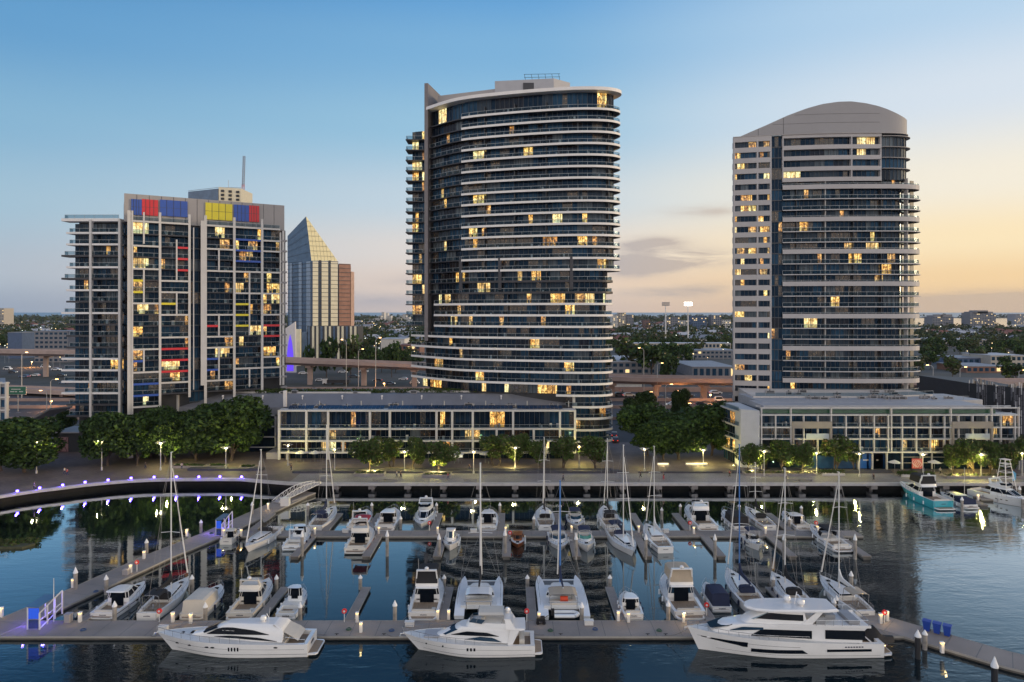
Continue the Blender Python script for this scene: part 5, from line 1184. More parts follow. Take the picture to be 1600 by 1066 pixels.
# ============================================================ PONTOONS
dk = dockm; dside = M('dock_side', (.10, .09, .08), .8, var=.3); fend = M('dock_fender', (.30, .28, .25), .7, var=.1)
DZ = .5
NP = [0]
def pontoon(name, lab, pts, w, cat='pontoon', grp=None, mat=None):
    NP[0] += 1; DZ = .46 + .0045 * NP[0]
    r = thing(name, lab, cat, (pts[0][0], pts[0][1], 0), group=grp); o = Vector(pts[0]); q = [tuple(Vector(p) - o) for p in pts]
    m = MB(); band(m, q, w / 2, w / 2, DZ - .12, DZ, 0); m.build('deck', mat or dk, r)
    m = MB(); band(m, q, w / 2 - .06, w / 2 - .06, -.15, DZ - .125, 0); m.build('float', dside, r)
    m = MB(); band(m, offs(q, w / 2), .0, .06, DZ - .22, DZ + .03, 0); band(m, offs(q, -w / 2), .06, 0, DZ - .22, DZ + .03, 0); m.build('edge_fender', fend, r)
    L = 0; m = MB(); rs = resample(q, 3.1)
    for a, b in zip(rs[1:-1], rs[2:]):
        a = Vector(a); t = (Vector(b) - a).normalized(); n = Vector((-t.y, t.x)) * (w / 2 - .1)
        m.bar((*(a - n), DZ + .001), (*(a + n), DZ + .001), .05, .003)
    if m.v: m.build('joint', mull, r)
    return r
pontoon('main_pontoon', 'wide pontoon running across the foreground behind the three big yachts', [(-95, 85.4), (49, 85.4)], 4.2)
pontoon('angled_pontoon', 'pontoon angling towards the camera at the lower right, past the blue bins', [(45.5, 88.6), (50.2, 84.0), (56.5, 77.8), (66, 71), (78, 63.5)], 4.4)
pontoon('walkway_pontoon', 'long diagonal walkway pontoon leading up to the quay gangway', [(-65.0, 84), (-62.2, 92.5), (-57.2, 110.8), (-53.2, 121.5), (-46.2, 147)], 4.6)
pontoon('middle_pontoon', 'middle pontoon with boats moored on both of its sides', [(-52, 122), (62, 122)], 3.0)
pontoon('far_pontoon', 'short pontoon behind the game fishing boat at the right', [(99, 145.4), (140, 145.4)], 2.6)
pontoon('side_pontoon', 'small pontoon at the right between the teal cruiser and the fishing boat', [(96.8, 140), (96.8, 151)], 1.6)
random.seed(2)
fg = 'finger jetties of the marina'
for x in (-55.2, -44.3, -32.6, -20.9, -9.0, 2.6, 14.0, 25.6, 37.0):
    pontoon('finger_jetty', 'foreground pontoon jetty, at the ' + {-55.2: 'far left by the hardtop cruiser', -44.3: 'right side of the black canopy yacht', -32.6: 'right side of the cream flybridge boat', -20.9: 'empty berth with a red lifebuoy', -9.0: 'right side of the black topped sedan', 2.6: 'left side of the blue sail catamaran', 14.0: 'left side of the small red striped boat', 25.6: 'right side of the tan canopy boat', 37.0: 'blue mast yacht berth'}[x], [(x, 87.6), (x, 98.2)], 1.1, 'jetty', fg)
for i, x in enumerate((-35.2, -23.6, -12.1, -.9, 10.5, 22, 33.9, 45.4, 57.4)):
    pontoon('finger_jetty', ['first', 'second', 'third', 'fourth', 'fifth', 'sixth', 'seventh', 'eighth', 'ninth'][i] + ' jetty from the left on the near side of the middle pontoon', [(x, 120.4), (x, 110.4)], 1.3, 'jetty', fg)
for i, x in enumerate((-47.0, -33.8, -25.9, -14.2, -2.0, 8.8, 23.6, 32.0, 50.2)):
    pontoon('finger_jetty', ['first', 'second', 'third', 'fourth', 'fifth', 'sixth', 'seventh', 'eighth', 'ninth'][i] + ' jetty from the left on the far side of the middle pontoon', [(x, 123.6), (x, 134)], 1.2, 'jetty', fg)
# floating platform under the gangway
pontoon('gangway_float', 'float at the foot of the arched gangway by the quay', [(-47.5, 143), (-44.5, 149.8)], 3.6, 'pontoon')
# gangway
GW = thing('gangway', 'white gangway with arched lattice sides leading up to the quay', 'gangway'); wm_ = M('white_paint', (.62, .61, .60), .45, var=.05)
ga = Vector((-49.0, 141.5, DZ + .05)); gb = Vector((-43.2, 152.2, PZ + .1)); gd = (gb - ga); gn = Vector((gd.y, -gd.x, 0)).normalized()
m = MB(); m.loft([[ga + gn * .9, ga - gn * .9, ga - gn * .9 + Vector((0, 0, .1)), ga + gn * .9 + Vector((0, 0, .1))], [gb + gn * .9, gb - gn * .9, gb - gn * .9 + Vector((0, 0, .1)), gb + gn * .9 + Vector((0, 0, .1))]]); m.build('deck', greyl, GW)
for s_ in (-1, 1):
    m = MB(); P0 = [ga + gn * s_ * .95 + gd * t / 12 for t in range(13)]; P1 = [p + Vector((0, 0, .25 + 1.05 * math.sin(math.pi * t / 12) ** .8)) for t, p in enumerate(P0)]
    m.path(P0, .07); m.path(P1, .08)
    for t in range(1, 12): m.tube(P0[t], P1[t], .05); m.tube(P0[t], P1[t + 1] if t < 12 else P1[t], .04)
    m.build('side_truss', wm_, GW)
def box_thing(name, lab, cat, x, y, w, d, h, mat, z=DZ, grp=None, top=None):
    r = thing(name, lab, cat, (x, y, z), group=grp); m = MB(); m.box(-w / 2, -d / 2, 0, w / 2, d / 2, h - .08); m.build('body', mat, r)
    m = MB(); m.box(-w / 2 - .05, -d / 2 - .05, h - .08, w / 2 + .05, d / 2 + .05, h); m.build('lid', top or mat, r); return r
x, y, z = at(446, 790, DZ); box_thing('dock_cabinet', 'tall white cabinet at the foot of the gangway', 'cabinet', x, y, 1.7, 1.1, 1.6, wm_)
# gate frames with blue lights
gl_b = bpy.data.materials.new('blue_gate_panel'); gl_b.use_nodes = True; b = gl_b.node_tree.nodes['Principled BSDF']; b.inputs['Base Color'].default_value = (.02, .10, .4, 1); b.inputs['Roughness'].default_value = .2; b.inputs['Emission Color'].default_value = (.02, .08, 1, 1); b.inputs['Emission Strength'].default_value = .45
def gate(x, y, rz, lab, s=1.):
    r = thing('security_gate', lab, 'gate', (x, y, DZ), rz); m = MB()
    m.box(-1.5 * s, -1.2, 0, -1.38 * s, -1.08, 2.9); m.box(-1.5 * s, 2.2, 0, -1.38 * s, 2.32, 2.9)
    for (xx) in (.0,):
        for yy in (-1.3, .2, 1.7, 3.2): m.box(xx, yy, 0, xx + .14, yy + .14, 2.3 + yy * .22)
        m.tube((xx + .07, -1.3, 2.05), (xx + .07, 3.3, 3.05), .08, n=4); m.tube((xx + .07, -1.3, .1), (xx + .07, 3.3, 1.0), .07, n=4); m.tube((xx + .07, -1.3, 1.1), (xx + .07, 3.3, 1.5), .06, n=4)
    m.build('frame', wm_, r); m = MB(); m.loft([[(-1.6 * s, -1.3, 2.85), (.0, -1.3, 2.75), (.0, -1.3, 2.83), (-1.6 * s, -1.3, 2.93)], [(-1.6 * s, 2.4, 2.85), (.0, 2.4, 2.75), (.0, 2.4, 2.83), (-1.6 * s, 2.4, 2.93)]]); m.build('roof', M('gate_roof', (.06, .14, .26), .25, var=.1), r)
    m = MB(); m.box(-1.36 * s, -1.12, 1.3, -.1, -1.06, 2.6); m.build('glass_panel', gl_b, r); m = MB(); m.box(-1.36 * s, -1.12, .1, -.1, -1.07, 1.15); m.build('lower_panel', rg, r)
    lamp((-.6, .4, 1.6), (.12, .08, 1), 220, r); lamp((-2.6, -.2, 1.2), (.2, .12, 1), 110, r); return r
gate(-58.9, 86.2, .03, 'gate shelter glowing blue at the lower left pontoon end')
gate(-51.3, 121.8, .0, 'smaller gate glowing blue at the left end of the middle pontoon', .7)
m = MB(); x, y, z = at(84, 972, DZ); m.lathe([(.07, 0), (.03, 5.6)], (x, y, DZ), 6); tag(m.build('flagpole', wm_), 'thin white pole beside the blue gate shelter', 'pole')
# piles
pile_m = M('pile', (.26, .24, .22), .8, var=.35, scale=1.2); cap = M('pile_cap', (.70, .71, .73), .5, var=.03); black = M('black_sleeve', (.012, .012, .016), .35, var=.1)
def make_pile(mat):
    r = thing('mooring_pile', 'x', 'mooring pile'); m = MB(); m.lathe([(.26, -1.5), (.26, 2.35)], n=12); m.build('shaft', mat, r, True)
    m = MB(); m.lathe([(.31, 2.3), (.31, 2.42), (.03, 3.05)], n=12); m.build('cap', cap, r); return r
p0_, p1_ = make_pile(pile_m), make_pile(black)
def pile(u, vt, lb, proto=p0_, Y=None, sc=1.):
    """top of the cap at (u, vt), standing at depth Y"""
    z = zy(vt, Y); used(proto, (ax(u, Y), Y, 0), 0, lb, (sc, sc, z / 3.05), 'capped mooring piles')
for (u, vt, Y, lb) in [(179, 939, 87.7, 'pile in front of the hardtop cruiser at the left'), (166, 898, 96.8, 'pile behind the hardtop cruiser'), (300, 898, 97.6, 'pile behind the cream canopy boat'), (321, 941, 87.8, 'pile at the stern of the cream canopy boat'), (432, 898, 97.6, 'pile behind the small pilothouse boat'), (469, 941, 87.8, 'pile right of the small pilothouse boat'),
        (563, 898, 98.6, 'pile at the end of the empty berth jetty'), (617, 938, 87.8, 'pile between the empty berth and the sedan boat'), (694, 898, 98.4, 'pile between the sedan boat and the left catamaran'), (824, 898, 98.4, 'pile between the two catamarans'), (909, 941, 87.8, 'pile at the stern of the blue sail catamaran'), (953, 898, 98.6, 'pile at the end of the jetty by the small cabin boat'),
        (1044, 938, 87.8, 'pile at the stern of the tan canopy boat'), (1208, 898, 97, 'pile behind the largest yacht near a blue mast'), (1330, 892, 98, 'pile beyond the sailing boat at the right'), (1303, 934, 89, 'pile in front of the sailing boat at the right'),
        (118, 886, 97.5, 'greenish pile standing on the diagonal walkway'), (229, 842, 112.5, 'pile at the walkway, upper part of the diagonal'), (314, 812, 124, 'pile beside the walkway near the small blue gate'), (394, 784, 134, 'pile between the sloop and the walkway'),
        (481, 785, 134.5, 'pile left of the dark blue sloop behind the middle pontoon'), (581, 785, 134.5, 'pile between the two white cruisers behind the middle pontoon'), (682, 785, 134.5, 'pile right of the flybridge boat behind the middle pontoon'), (626, 806, 126, 'short pile on the far side of the middle pontoon'), (781, 785, 134.5, 'pile right of the white transom cruiser'), (834, 806, 126, 'short pile left of the black sail sloop'), (875, 787, 134.5, 'pile left of the blue canopy day boat'),
        (1063, 787, 134.5, 'pile left of the white flybridge cruiser'), (1155, 787, 134.5, 'pile right of the black canopy cruiser'), (1233, 807, 126, 'short pile left of the small white cruiser'), (1034, 793, 132, 'pile behind the blue hulled jetty end'), (1252, 790, 134, 'pile behind the small white cruiser'),
        (686, 833, 111, 'pile at the end of the third near jetty'), (605, 828, 112, 'pile beside the red canopy boat'), (472, 829, 112, 'pile beside the fishing boat with an arch'), (789, 826, 112, 'pile at the wooden boat'), (900, 833, 110.6, 'pile between the two blue canopy bow riders'), (1009, 833, 110.6, 'pile between the two sloops at the near jetty'), (1117, 834, 110.6, 'pile at the end of the bare near jetty'), (1225, 834, 110.6, 'pile at the end of the jetty by the small bow boat'), (1336, 834, 110.6, 'pile at the last near jetty on the right'),
        (1503, 776, 137, 'pile in front of the small cruiser at the right'), (1593, 759, 144, 'pile behind the game fishing boat'), (1598, 775, 139, 'pile at the right edge by the game fishing boat')]:
    pile(u, vt, lb, p0_, Y)
for (u, vt, Y, lb) in [(1434, 984, 78.9, 'left one of the black sleeved piles at the lower right'), (1554, 1026, 70.5, 'black sleeved pile nearest the lower right corner'), (1307, 930, 90, 'slim black pile behind the largest yacht')]:
    pile(u, vt, lb, p1_, Y, 1.15 if u > 1400 else .8)
pile(1445, 984, 'brown pile just behind the black sleeved one at the lower right', p0_, 81, 1.0)
# lit service pedestals
def make_ped():
    r = thing('service_pedestal', 'x', 'pedestal'); m = MB(); m.box(-.17, -.17, 0, .17, .17, 1.0); m.build('body', wm_, r); m = MB(); m.box(-.16, -.16, 1.0, .16, .16, 1.18); m.build('lamp_glass', EM('pedestal_lamp', (1, .66, .26), 2.0), r)
    m = MB(); m.box(-.2, -.2, 1.18, .2, .2, 1.26); m.build('cap', cap, r); return r
pd = make_ped()
for (u, v, w_, lb) in [(114, 918, 10, 'lit pedestal beside the greenish pile on the walkway'), (125, 972, 16, 'lit pedestal left of the hardtop cruiser'), (2, 964, 40, 'lit pedestal at the left edge of the frame'), (204, 895, 22, 'lit pedestal near the lifebuoy on the walkway'), (225, 873, 8, 'lit pedestal farther up the walkway'), (270, 972, 26, 'lit pedestal behind the bow of the left big yacht'), (298, 974, 26, 'lit pedestal by the cream canopy boat'), (558, 972, 10, 'lit pedestal at the root of the empty jetty'), (564, 988, 16, 'lit pedestal on the near edge of the foreground pontoon'), (684, 968, 16, 'lit pedestal right of the sedan boat'), (701, 968, 16, 'lit pedestal at the bow of the middle big yacht'),
        (842, 972, 14, 'lit pedestal left of the blue sail catamaran'), (966, 970, 16, 'lit pedestal at the jetty of the small cabin boat'), (982, 972, 8, 'lit pedestal beside the small cabin boat'), (1068, 972, 60, 'bright pedestal lighting planks at the tan canopy boat'), (1386, 970, 24, 'lit pedestal beside the right lifebuoy'), (1376, 974, 20, 'lit pedestal at the stern of the right sailing boat'), (1472, 1020, 26, 'lit pedestal beyond the brown pile, lower right'),
        (292, 838, 70, 'bright pedestal on the upper walkway'), (350, 838, 10, 'lit pedestal beside the small blue gate'), (419, 796, 60, 'bright pedestal on the walkway before the gangway'), (377, 838, 14, 'lit pedestal by the sloop at the middle pontoon end'), (471, 832, 14, 'lit pedestal beside the fishing boat with an arch'), (492, 835, 10, 'lit pedestal at the blue sloop'), (592, 834, 14, 'lit pedestal right of the red canopy boat'), (684, 834, 10, 'lit pedestal left of the small bow facing boat'), (790, 834, 12, 'lit pedestal left of the wooden boat'), (893, 832, 22, 'lit pedestal between the blue canopy boats'), (998, 832, 12, 'lit pedestal right of the large sloop'), (1084, 834, 12, 'lit pedestal at the bare near jetty'), (1196, 834, 14, 'lit pedestal right of the small bow boat'), (1277, 832, 16, 'lit pedestal behind the sport cruiser at the right'), (1528, 782, 40, 'lit pedestal between the teal and the fishing boats')]:
    x, y, z = at(u, v, DZ); used(pd, (x, y, DZ), 0, lb, 1.0, 'lit service pedestals'); lamp((x + .1, y - .55, DZ + 1.25), (1, .66, .26), w_ * .8, None, .1)
# lifebuoys
def make_buoy():
    r = thing('lifebuoy_post', 'x', 'lifebuoy'); m = MB(); m.tube((0, 0, 0), (0, 0, 1.1), .06); m.build('post', wm_, r); m = MB(); m.tube((0, -.1, 1.4), (0, .1, 1.4), .32, n=14); m.build('red_case', M('buoy_red', (.6, .02, .02), .4, var=0), r); m = MB(); m.tube((0, -.14, 1.4), (0, -.11, 1.4), .14, n=10); m.build('disc', wm_, r); return r
bo = make_buoy()
for (u, v, lb) in [(214, 893, 'red lifebuoy post on the diagonal walkway'), (249, 972, 'red lifebuoy post at the black canopy yacht stern'), (538, 972, 'red lifebuoy post beside the empty berth'), (823, 972, 'red lifebuoy post behind the middle big yacht'), (1104, 962, 'red lifebuoy post at the tan canopy boat'), (1382, 974, 'red lifebuoy post at the right end of the foreground pontoon'), (671, 829, 'red lifebuoy post on the middle pontoon by the flybridge boat'), (1078, 829, 'red lifebuoy post left of the white flybridge cruiser'), (1275, 829, 'red lifebuoy post behind the small white cruiser'), (797, 845, 'red buoy case by the wooden boat')]:
    x, y, z = at(u, v, DZ); used(bo, (x, y, DZ), 0, lb, 1.0, 'red lifebuoy posts')
# wheelie bins, dock cart
bb_ = M('bin_blue', (.01, .05, .32), .45, var=.05)
for i in range(3):
    r = thing('wheelie_bin', ['blue wheelie bin at the left of the three beside the black pile', 'middle blue wheelie bin beside the black pile', 'blue wheelie bin nearest the black pile'][i], 'bin', (51.4 + i * .85, 84.6 - i * .65, DZ), -.7, 'blue bins on the angled pontoon')
    m = MB(); m.loft([[(-.3, -.3, .1), (.3, -.3, .1), (.3, .3, .1), (-.3, .3, .1)], [(-.42, -.42, 1.25), (.42, -.42, 1.25), (.42, .42, 1.25), (-.42, .42, 1.25)]]); m.build('body', bb_, r); m = MB(); m.box(-.46, -.48, 1.25, .46, .46, 1.36); m.build('lid', bb_, r)
    for s_ in (-.32, .32): m = MB(); m.tube((s_ - .04, .3, .12), (s_ + .04, .3, .12), .12, n=8); m.build('wheel', black, r)
x, y, z = at(845, 974, DZ); r = thing('dock_cart', 'black dock cart left of the blue sail catamaran', 'cart', (x, y, DZ)); m = MB(); m.box(-.5, -.35, .35, .5, .35, .8); m.path([(.5, 0, .7), (1.1, 0, 1.1)], .04); m.build('tray', black, r)
for s_ in (-.4, .4): m = MB(); m.tube((s_, -.42, .22), (s_, .42, .22), .22, n=10); m.build('wheel', black, r)
x, y, z = at(197, 898, DZ); box_thing('dock_box', 'grey locker beside the lifebuoy on the walkway', 'locker', x, y, .8, .7, .8, greyl)
x, y, z = at(107, 972, DZ); box_thing('dock_box', 'pale locker with a red side, left of the hardtop cruiser', 'locker', x, y, .7, .7, 1.1, greyl)
# blue marker lights on the curved quay
bm = EM('blue_marker', (.10, .06, 1), 22)
def make_bm():
    r = thing('marker_light', 'x', 'marker light'); m = MB(); m.lathe([(.22, 0), (.2, .12), (.1, .16)]); m.build('housing', railm, r); m = MB(); m.lathe([(.12, .16), (.28, .28), (.24, .52), (.04, .62)]); m.build('lens', bm, r); return r
b0 = make_bm()
for i, (u, v) in enumerate([(26, 770.5), (61, 765.5), (97, 761), (132, 756.5), (168, 753), (204, 750), (240, 748.5), (275, 748), (310, 748), (343, 747.8), (377, 748)]):
    x, y, z = at(u, v, PZ + .1); used(b0, (x, y + .2, PZ + .1), 0, ['first', 'second', 'third', 'fourth', 'fifth', 'sixth', 'seventh', 'eighth', 'ninth', 'tenth', 'last'][i] + ' blue marker light along the curved quay edge, counting from the left', 1.0, 'blue marker lights on the curved quay'); lamp((x, y - .2, PZ + .75), (.12, .06, 1), 170, None, .12)
# floating reed island
rng = np.random.default_rng(9); x, y, z = at(12, 853, 0)
r = thing('floating_garden', 'floating island of rough grass at the left edge of the water', 'floating garden', (x, y, 0)); m = MB(); m.prism([(-14, -2), (3.6, -1.6), (4.6, .2), (2.5, 1.8), (-14, 2.4)], -.2, .35); m.build('raft', M('raft', (.06, .06, .03), .9, var=.3, scale=2), r)
me = leaves('reeds', rng, [(q, rng.uniform(-1.2, 1.4), .45, 1.1, .5) for q in np.arange(-13, 4, .7)], 2600, .22, [lf[2], lf[1]]); o = bpy.data.objects.new('reeds', me); COL.objects.link(o); o.parent = r
# low shrubs on the promenade
for (u, v, w, lb) in [(1418, 744, 24, 'low clipped shrub bed in front of the dark shop windows'), (1450, 745, 12, 'small shrub beside the lamp at the right terrace'), (1300, 742, 36, 'dark shrub bed left of the blue shop')]:
    x, y, z = at(u, v, PZ); r = thing('shrub_bed', lb, 'shrub', (x, y, PZ)); hw = w / F * y / 2; m = MB(); m.box(-hw, -.8, 0, hw, .8, .5); m.build('planter', concrete, r)
    me = leaves('foliage', rng, [(q, 0, .7, .8, .55) for q in np.arange(-hw, hw, .5)], 900, .2, [lf[1], lf[2]]); o = bpy.data.objects.new('foliage', me); COL.objects.link(o); o.parent = r
rng = np.random.default_rng(19)
for (a_, b_, y_, lb) in [(-88, -60, 195.5, 'roof garden planting at the left end of the grey hall'), (-60, -30, 196, 'roof garden planting in the middle of the grey hall'), (-30, 4, 197, 'roof garden planting under the middle tower')]:
    me = leaves('roof_planting', rng, [(q, y_ + rng.uniform(-1.5, 1.5), 17.3, 1.1, .8) for q in np.arange(a_, b_, .8)], 3000, .28, [lf[1], lf[2]]); o = bpy.data.objects.new('roof_planting', me); COL.objects.link(o); tag(o, lb, 'planting', kind='stuff')
# benches / bollards on the boardwalk edge
for i, u in enumerate((506, 592, 610, 735, 960, 990, 1240, 1260)):
    x, y, z = at(u, 753, PZ); r = thing('quay_bench', 'x', 'bench', (x, y + .5, PZ)); r['label'] = ['low metal bench near the gangway head', 'low bench above the red canopy boat', 'second low bench above the red canopy boat', 'low bench above the left catamaran mast', 'low bench before the prow of the middle tower', 'low bench right of the tall double masts', 'low bench near the blue mast', 'low bench above the small white cruiser'][i]; r['group'] = 'low benches on the boardwalk'
    m = MB(); m.box(-1.6, -.25, .40, 1.6, .25, .48); m.build('seat', quayc, r)
    for s_ in (-1.3, 1.3): m = MB(); m.box(s_ - .06, -.22, 0, s_ + .06, .22, .40); m.build('leg', quayc, r)

# hose coils, dock boxes and planters
hosem = M('hose_green', (.03, .10, .06), .6, var=0)
for i, (u, v, lb) in enumerate([(130, 985, 'hose coil left of the left big yacht bow'), (545, 984, 'hose coil by the empty berth'), (612, 986, 'hose coil near the pile right of the empty berth'), (860, 986, 'hose coil right of the middle big yacht'), (930, 984, 'hose coil behind the blue sail catamaran'), (1030, 986, 'hose coil beside the tan canopy boat'), (150, 925, 'hose coil on the lower walkway'), (330, 834, 'hose coil on the upper walkway')]):
    x, y, z = at(u, v, DZ); m = MB()
    for k in range(3): r_ = .34 - k * .05; m.path([(x + r_ * math.cos(a * .63), y + r_ * math.sin(a * .63), DZ + .06 + k * .05) for a in range(11)], .03, 4)
    tag(m.build('hose_coil', hosem if i % 2 else M('hose_blue', (.03, .08, .2), .6, var=0)), lb, 'hose', 'coiled hoses on the pontoons')
for i, (u, v, lb) in enumerate([(640, 978, 'white dock box left of the middle big yacht'), (920, 976, 'white dock box behind the blue sail catamaran'), (255, 985, 'white dock box near the left big yacht bow'), (740, 832, 'white dock box on the middle pontoon, centre'), (1040, 832, 'white dock box on the middle pontoon, right'), (540, 832, 'white dock box on the middle pontoon, left')]):
    x, y, z = at(u, v, DZ); box_thing('dock_box', lb, 'dock box', x, y, 1.1, .55, .6, wm_, grp='white dock boxes')
for i, (u0, u1, v, lb) in enumerate([(266, 318, 732, 'low grey planter wall before the long tree row'), (322, 350, 732, 'planter wall right of the first one'), (372, 396, 734, 'short planter wall beside the gangway head'), (552, 600, 744, 'dark planter bed under the twin stemmed tree'), (660, 704, 746, 'dark planter bed under the glowing round tree'), (1165, 1275, 744, 'long dark planter bed before the olive trees'), (1480, 1600, 748, 'long planter bed at the right of the promenade')]):
    x0, y, z = at(u0, v, PZ); x1 = ax(u1, y); r = thing('planter', lb, 'planter', (x0, y, PZ), group='planter walls on the promenade'); m = MB(); m.box(0, 0, 0, x1 - x0, .3, .55); m.box(0, .3, 0, .3, 2.6, .55); m.box(x1 - x0 - .3, .3, 0, x1 - x0, 2.6, .55); m.build('wall', quayc, r); m = MB(); m.box(.3, .3, 0, x1 - x0 - .3, 2.6, .45); m.build('soil', M('soil', (.03, .022, .016), .9, var=.3, scale=2), r)
    rr_ = np.random.default_rng(40 + i); me = leaves('ground_cover', rr_, [(q, rr_.uniform(.6, 2.2), .5, .5, .3) for q in np.arange(.5, x1 - x0 - .3, .5)], 500, .16, [lf[1], lf[0]]); o = bpy.data.objects.new('ground_cover', me); COL.objects.link(o); o.parent = r
# ============================================================ BOATS
gel = M('gelcoat', (.74, .73, .72), .28, var=.04, scale=.5, spec=.5); gelc = M('cream_gelcoat', (.66, .62, .56), .35, var=.03); gelb = M('cool_white', (.70, .73, .76), .3, var=.04, scale=.6)
deckm = M('nonslip_deck', (.58, .58, .57), .7, var=.08, scale=2); teak = M('teak', (.26, .19, .13), .7, var=.25, scale=3, stretch=(.3, 4, 1)); tint_ = M('tinted_glass', (.005, .008, .014), .06, var=0, spec=.12); tintb = M('blue_glass', (.012, .04, .075), .06, var=0, spec=.2); rig_ = M('rigging_wire', (.22, .22, .23), .6, var=0)
antif = M('antifoul', (.015, .016, .022), .6, var=.1); antib = M('antifoul_blue', (.01, .03, .12), .6, var=.1); nav = M('navy_canvas', (.010, .018, .055), .8, var=.15); blk = M('black_canvas', (.010, .010, .013), .8, var=.15); tanc = M('tan_canvas', (.40, .33, .25), .8, var=.08); cream = M('cream_canvas', (.52, .48, .42), .8, var=.05); bluec = M('blue_canvas', (.02, .08, .40), .7, var=.1); redc = M('red_canvas', (.30, .015, .03), .7, var=.1); teal = M('teal_hull', (.03, .33, .42), .3, var=.05); wood = M('varnished_wood', (.22, .07, .02), .3, var=.2, scale=3); steel = M('stainless', (.55, .56, .58), .25, .8, var=0); alum = M('mast_alloy', (.60, .60, .60), .4, .2, var=0); skin_sail = M('sail_cloth', (.66, .65, .63), .8, var=.05); rubber = M('grey_rubber', (.30, .31, .33), .7, var=.1); seatm = M('seat_vinyl', (.55, .52, .47), .6, var=.05)
for m_ in (gel, gelc, gelb, teal): m_.node_tree.nodes['Principled BSDF'].inputs['Coat Weight'].default_value = .6; m_.node_tree.nodes['Principled BSDF'].inputs['Coat Roughness'].default_value = .05
class Hull:
    def __init__(s, root, L, B, fb, fs, mat=gel, stripe=None, boot=antif, sail=False, dr=.5, deck=deckm, cock=.32, cdepth=.5, aft=.9, full=2.3, rake=.12, teakc=True, plat=.7):
        s.L, s.B, s.fb, s.fs, s.sail, s.aft, s.full, s.rake = L, B, fb, fs, sail, aft, full, rake
        n = 22; rings = []
        hs = [(0, -dr), (.78, -dr * .35), (.93, .02), (.955, .14), (None, .62), (None, .74), (1.0, 1.0)]
        for i in range(n + 1):
            t = i / n; b = s.half(t); zs = s.sheer(t); ring = []
            for (w, h) in hs:
                if w is None: z = zs * h; ww = .955 + .045 * h
                elif w == 1.0: z = zs; ww = 1
                else: z = h; ww = w
                if t > .55: ww *= 1 - (1 - max(0, z / zs)) * .55 * ((t - .55) / .45) ** 1.5
                ring.append((s.X(t, z / zs if zs else 0), b * ww, z))
            rings.append(ring)
        st = stripe or mat
        for side in (1,):
            m = MB(); full_r = []
            for r in rings: full_r.append([(x, y, z) for x, y, z in r[::-1]] + [(x, -y, z) for x, y, z in r[1:]])
            nn = len(full_r[0]); o = len(m.v); m.v += [p for r in full_r for p in r]
            seg = [0, 1, 0, 0, 2, 2]; seg2 = seg + seg[::-1]
            for k in range(n):
                for i in range(nn - 1): m.f.append((k * nn + i, k * nn + i + 1, (k + 1) * nn + i + 1, (k + 1) * nn + i)); m.m.append(seg2[i])
            m.f.append(tuple(range(nn))); m.m.append(0)
            m.build('hull', [mat, st, boot], root, True)
        # decks
        ck = cock
        m = MB(); a = [t for t in [ck + (1 - ck) * i / 16 for i in range(17)]]
        m.loft([[(s.X(t, 1), -s.half(t) * .985, s.sheer(t) - .05), (s.X(t, 1), 0, s.sheer(t) + .04 * s.B * .3), (s.X(t, 1), s.half(t) * .985, s.sheer(t) - .05)] for t in a], False, False); m.build('foredeck', deck, root)
        m = MB(); ct = [ck * i / 6 for i in range(7)]; inn = .80
        m.loft([[(s.X(t, 1), -s.half(t) * inn, s.sheer(t) - cdepth), (s.X(t, 1), s.half(t) * inn, s.sheer(t) - cdepth)] for t in ct], False, False, 0)
        m.build('cockpit_floor', teak if teakc else deck, root)
        m = MB()
        for sd in (-1, 1):
            m.loft([[(s.X(t, 1), sd * s.half(t) * inn, s.sheer(t) - cdepth), (s.X(t, 1), sd * s.half(t) * inn, s.sheer(t) - .0), (s.X(t, 1), sd * s.half(t) * .99, s.sheer(t) + .0)] for t in ct], False, False)
        t = ck; m.add([(s.X(t, 1), -s.half(t) * inn, s.sheer(t) - cdepth), (s.X(t, 1), s.half(t) * inn, s.sheer(t) - cdepth), (s.X(t, 1), s.half(t) * inn, s.sheer(t)), (s.X(t, 1), -s.half(t) * inn, s.sheer(t))], [(0, 1, 2, 3)])
        m.box(s.X(0, 1) + .03, -s.half(0) * inn, s.sheer(0) - cdepth, s.X(0, 1) + .5, s.half(0) * inn, s.sheer(0) - .02)
        m.build('coaming', mat if mat is not teal else gel, root)
        if plat:
            m = MB(); x0 = s.X(0, 0); y = s.half(0) * .92
            m.prism([(x0 + .1, -y), (x0 + .1, y), (x0 - plat * .8, y * .95), (x0 - plat, y * .8), (x0 - plat, -y * .8), (x0 - plat * .8, -y * .95)], .22, .40); sp_ = m.build('swim_platform', mat if mat is not teal else gel, root)
            m = MB(); m.prism([(x0 + .0, -y * .9), (x0, y * .9), (x0 - plat + .1, y * .75), (x0 - plat + .1, -y * .75)], .402, .41); m.build('platform_planking', teak, sp_)
    def half(s, t):
        if t < .45: return s.B / 2 * (s.aft + (1 - s.aft) * math.sin(t / .45 * math.pi / 2))
        return max(.03, s.B / 2 * (1 - ((t - .45) / .55) ** s.full))
    def sheer(s, t): return s.fs + (s.fb - s.fs) * t ** 1.7
    def X(s, t, h): return -s.L / 2 + s.L * t * (1 - s.rake * (1 - max(-.3, h)))
    def tx(s, x): return min(1, max(0, (x + s.L / 2) / s.L))
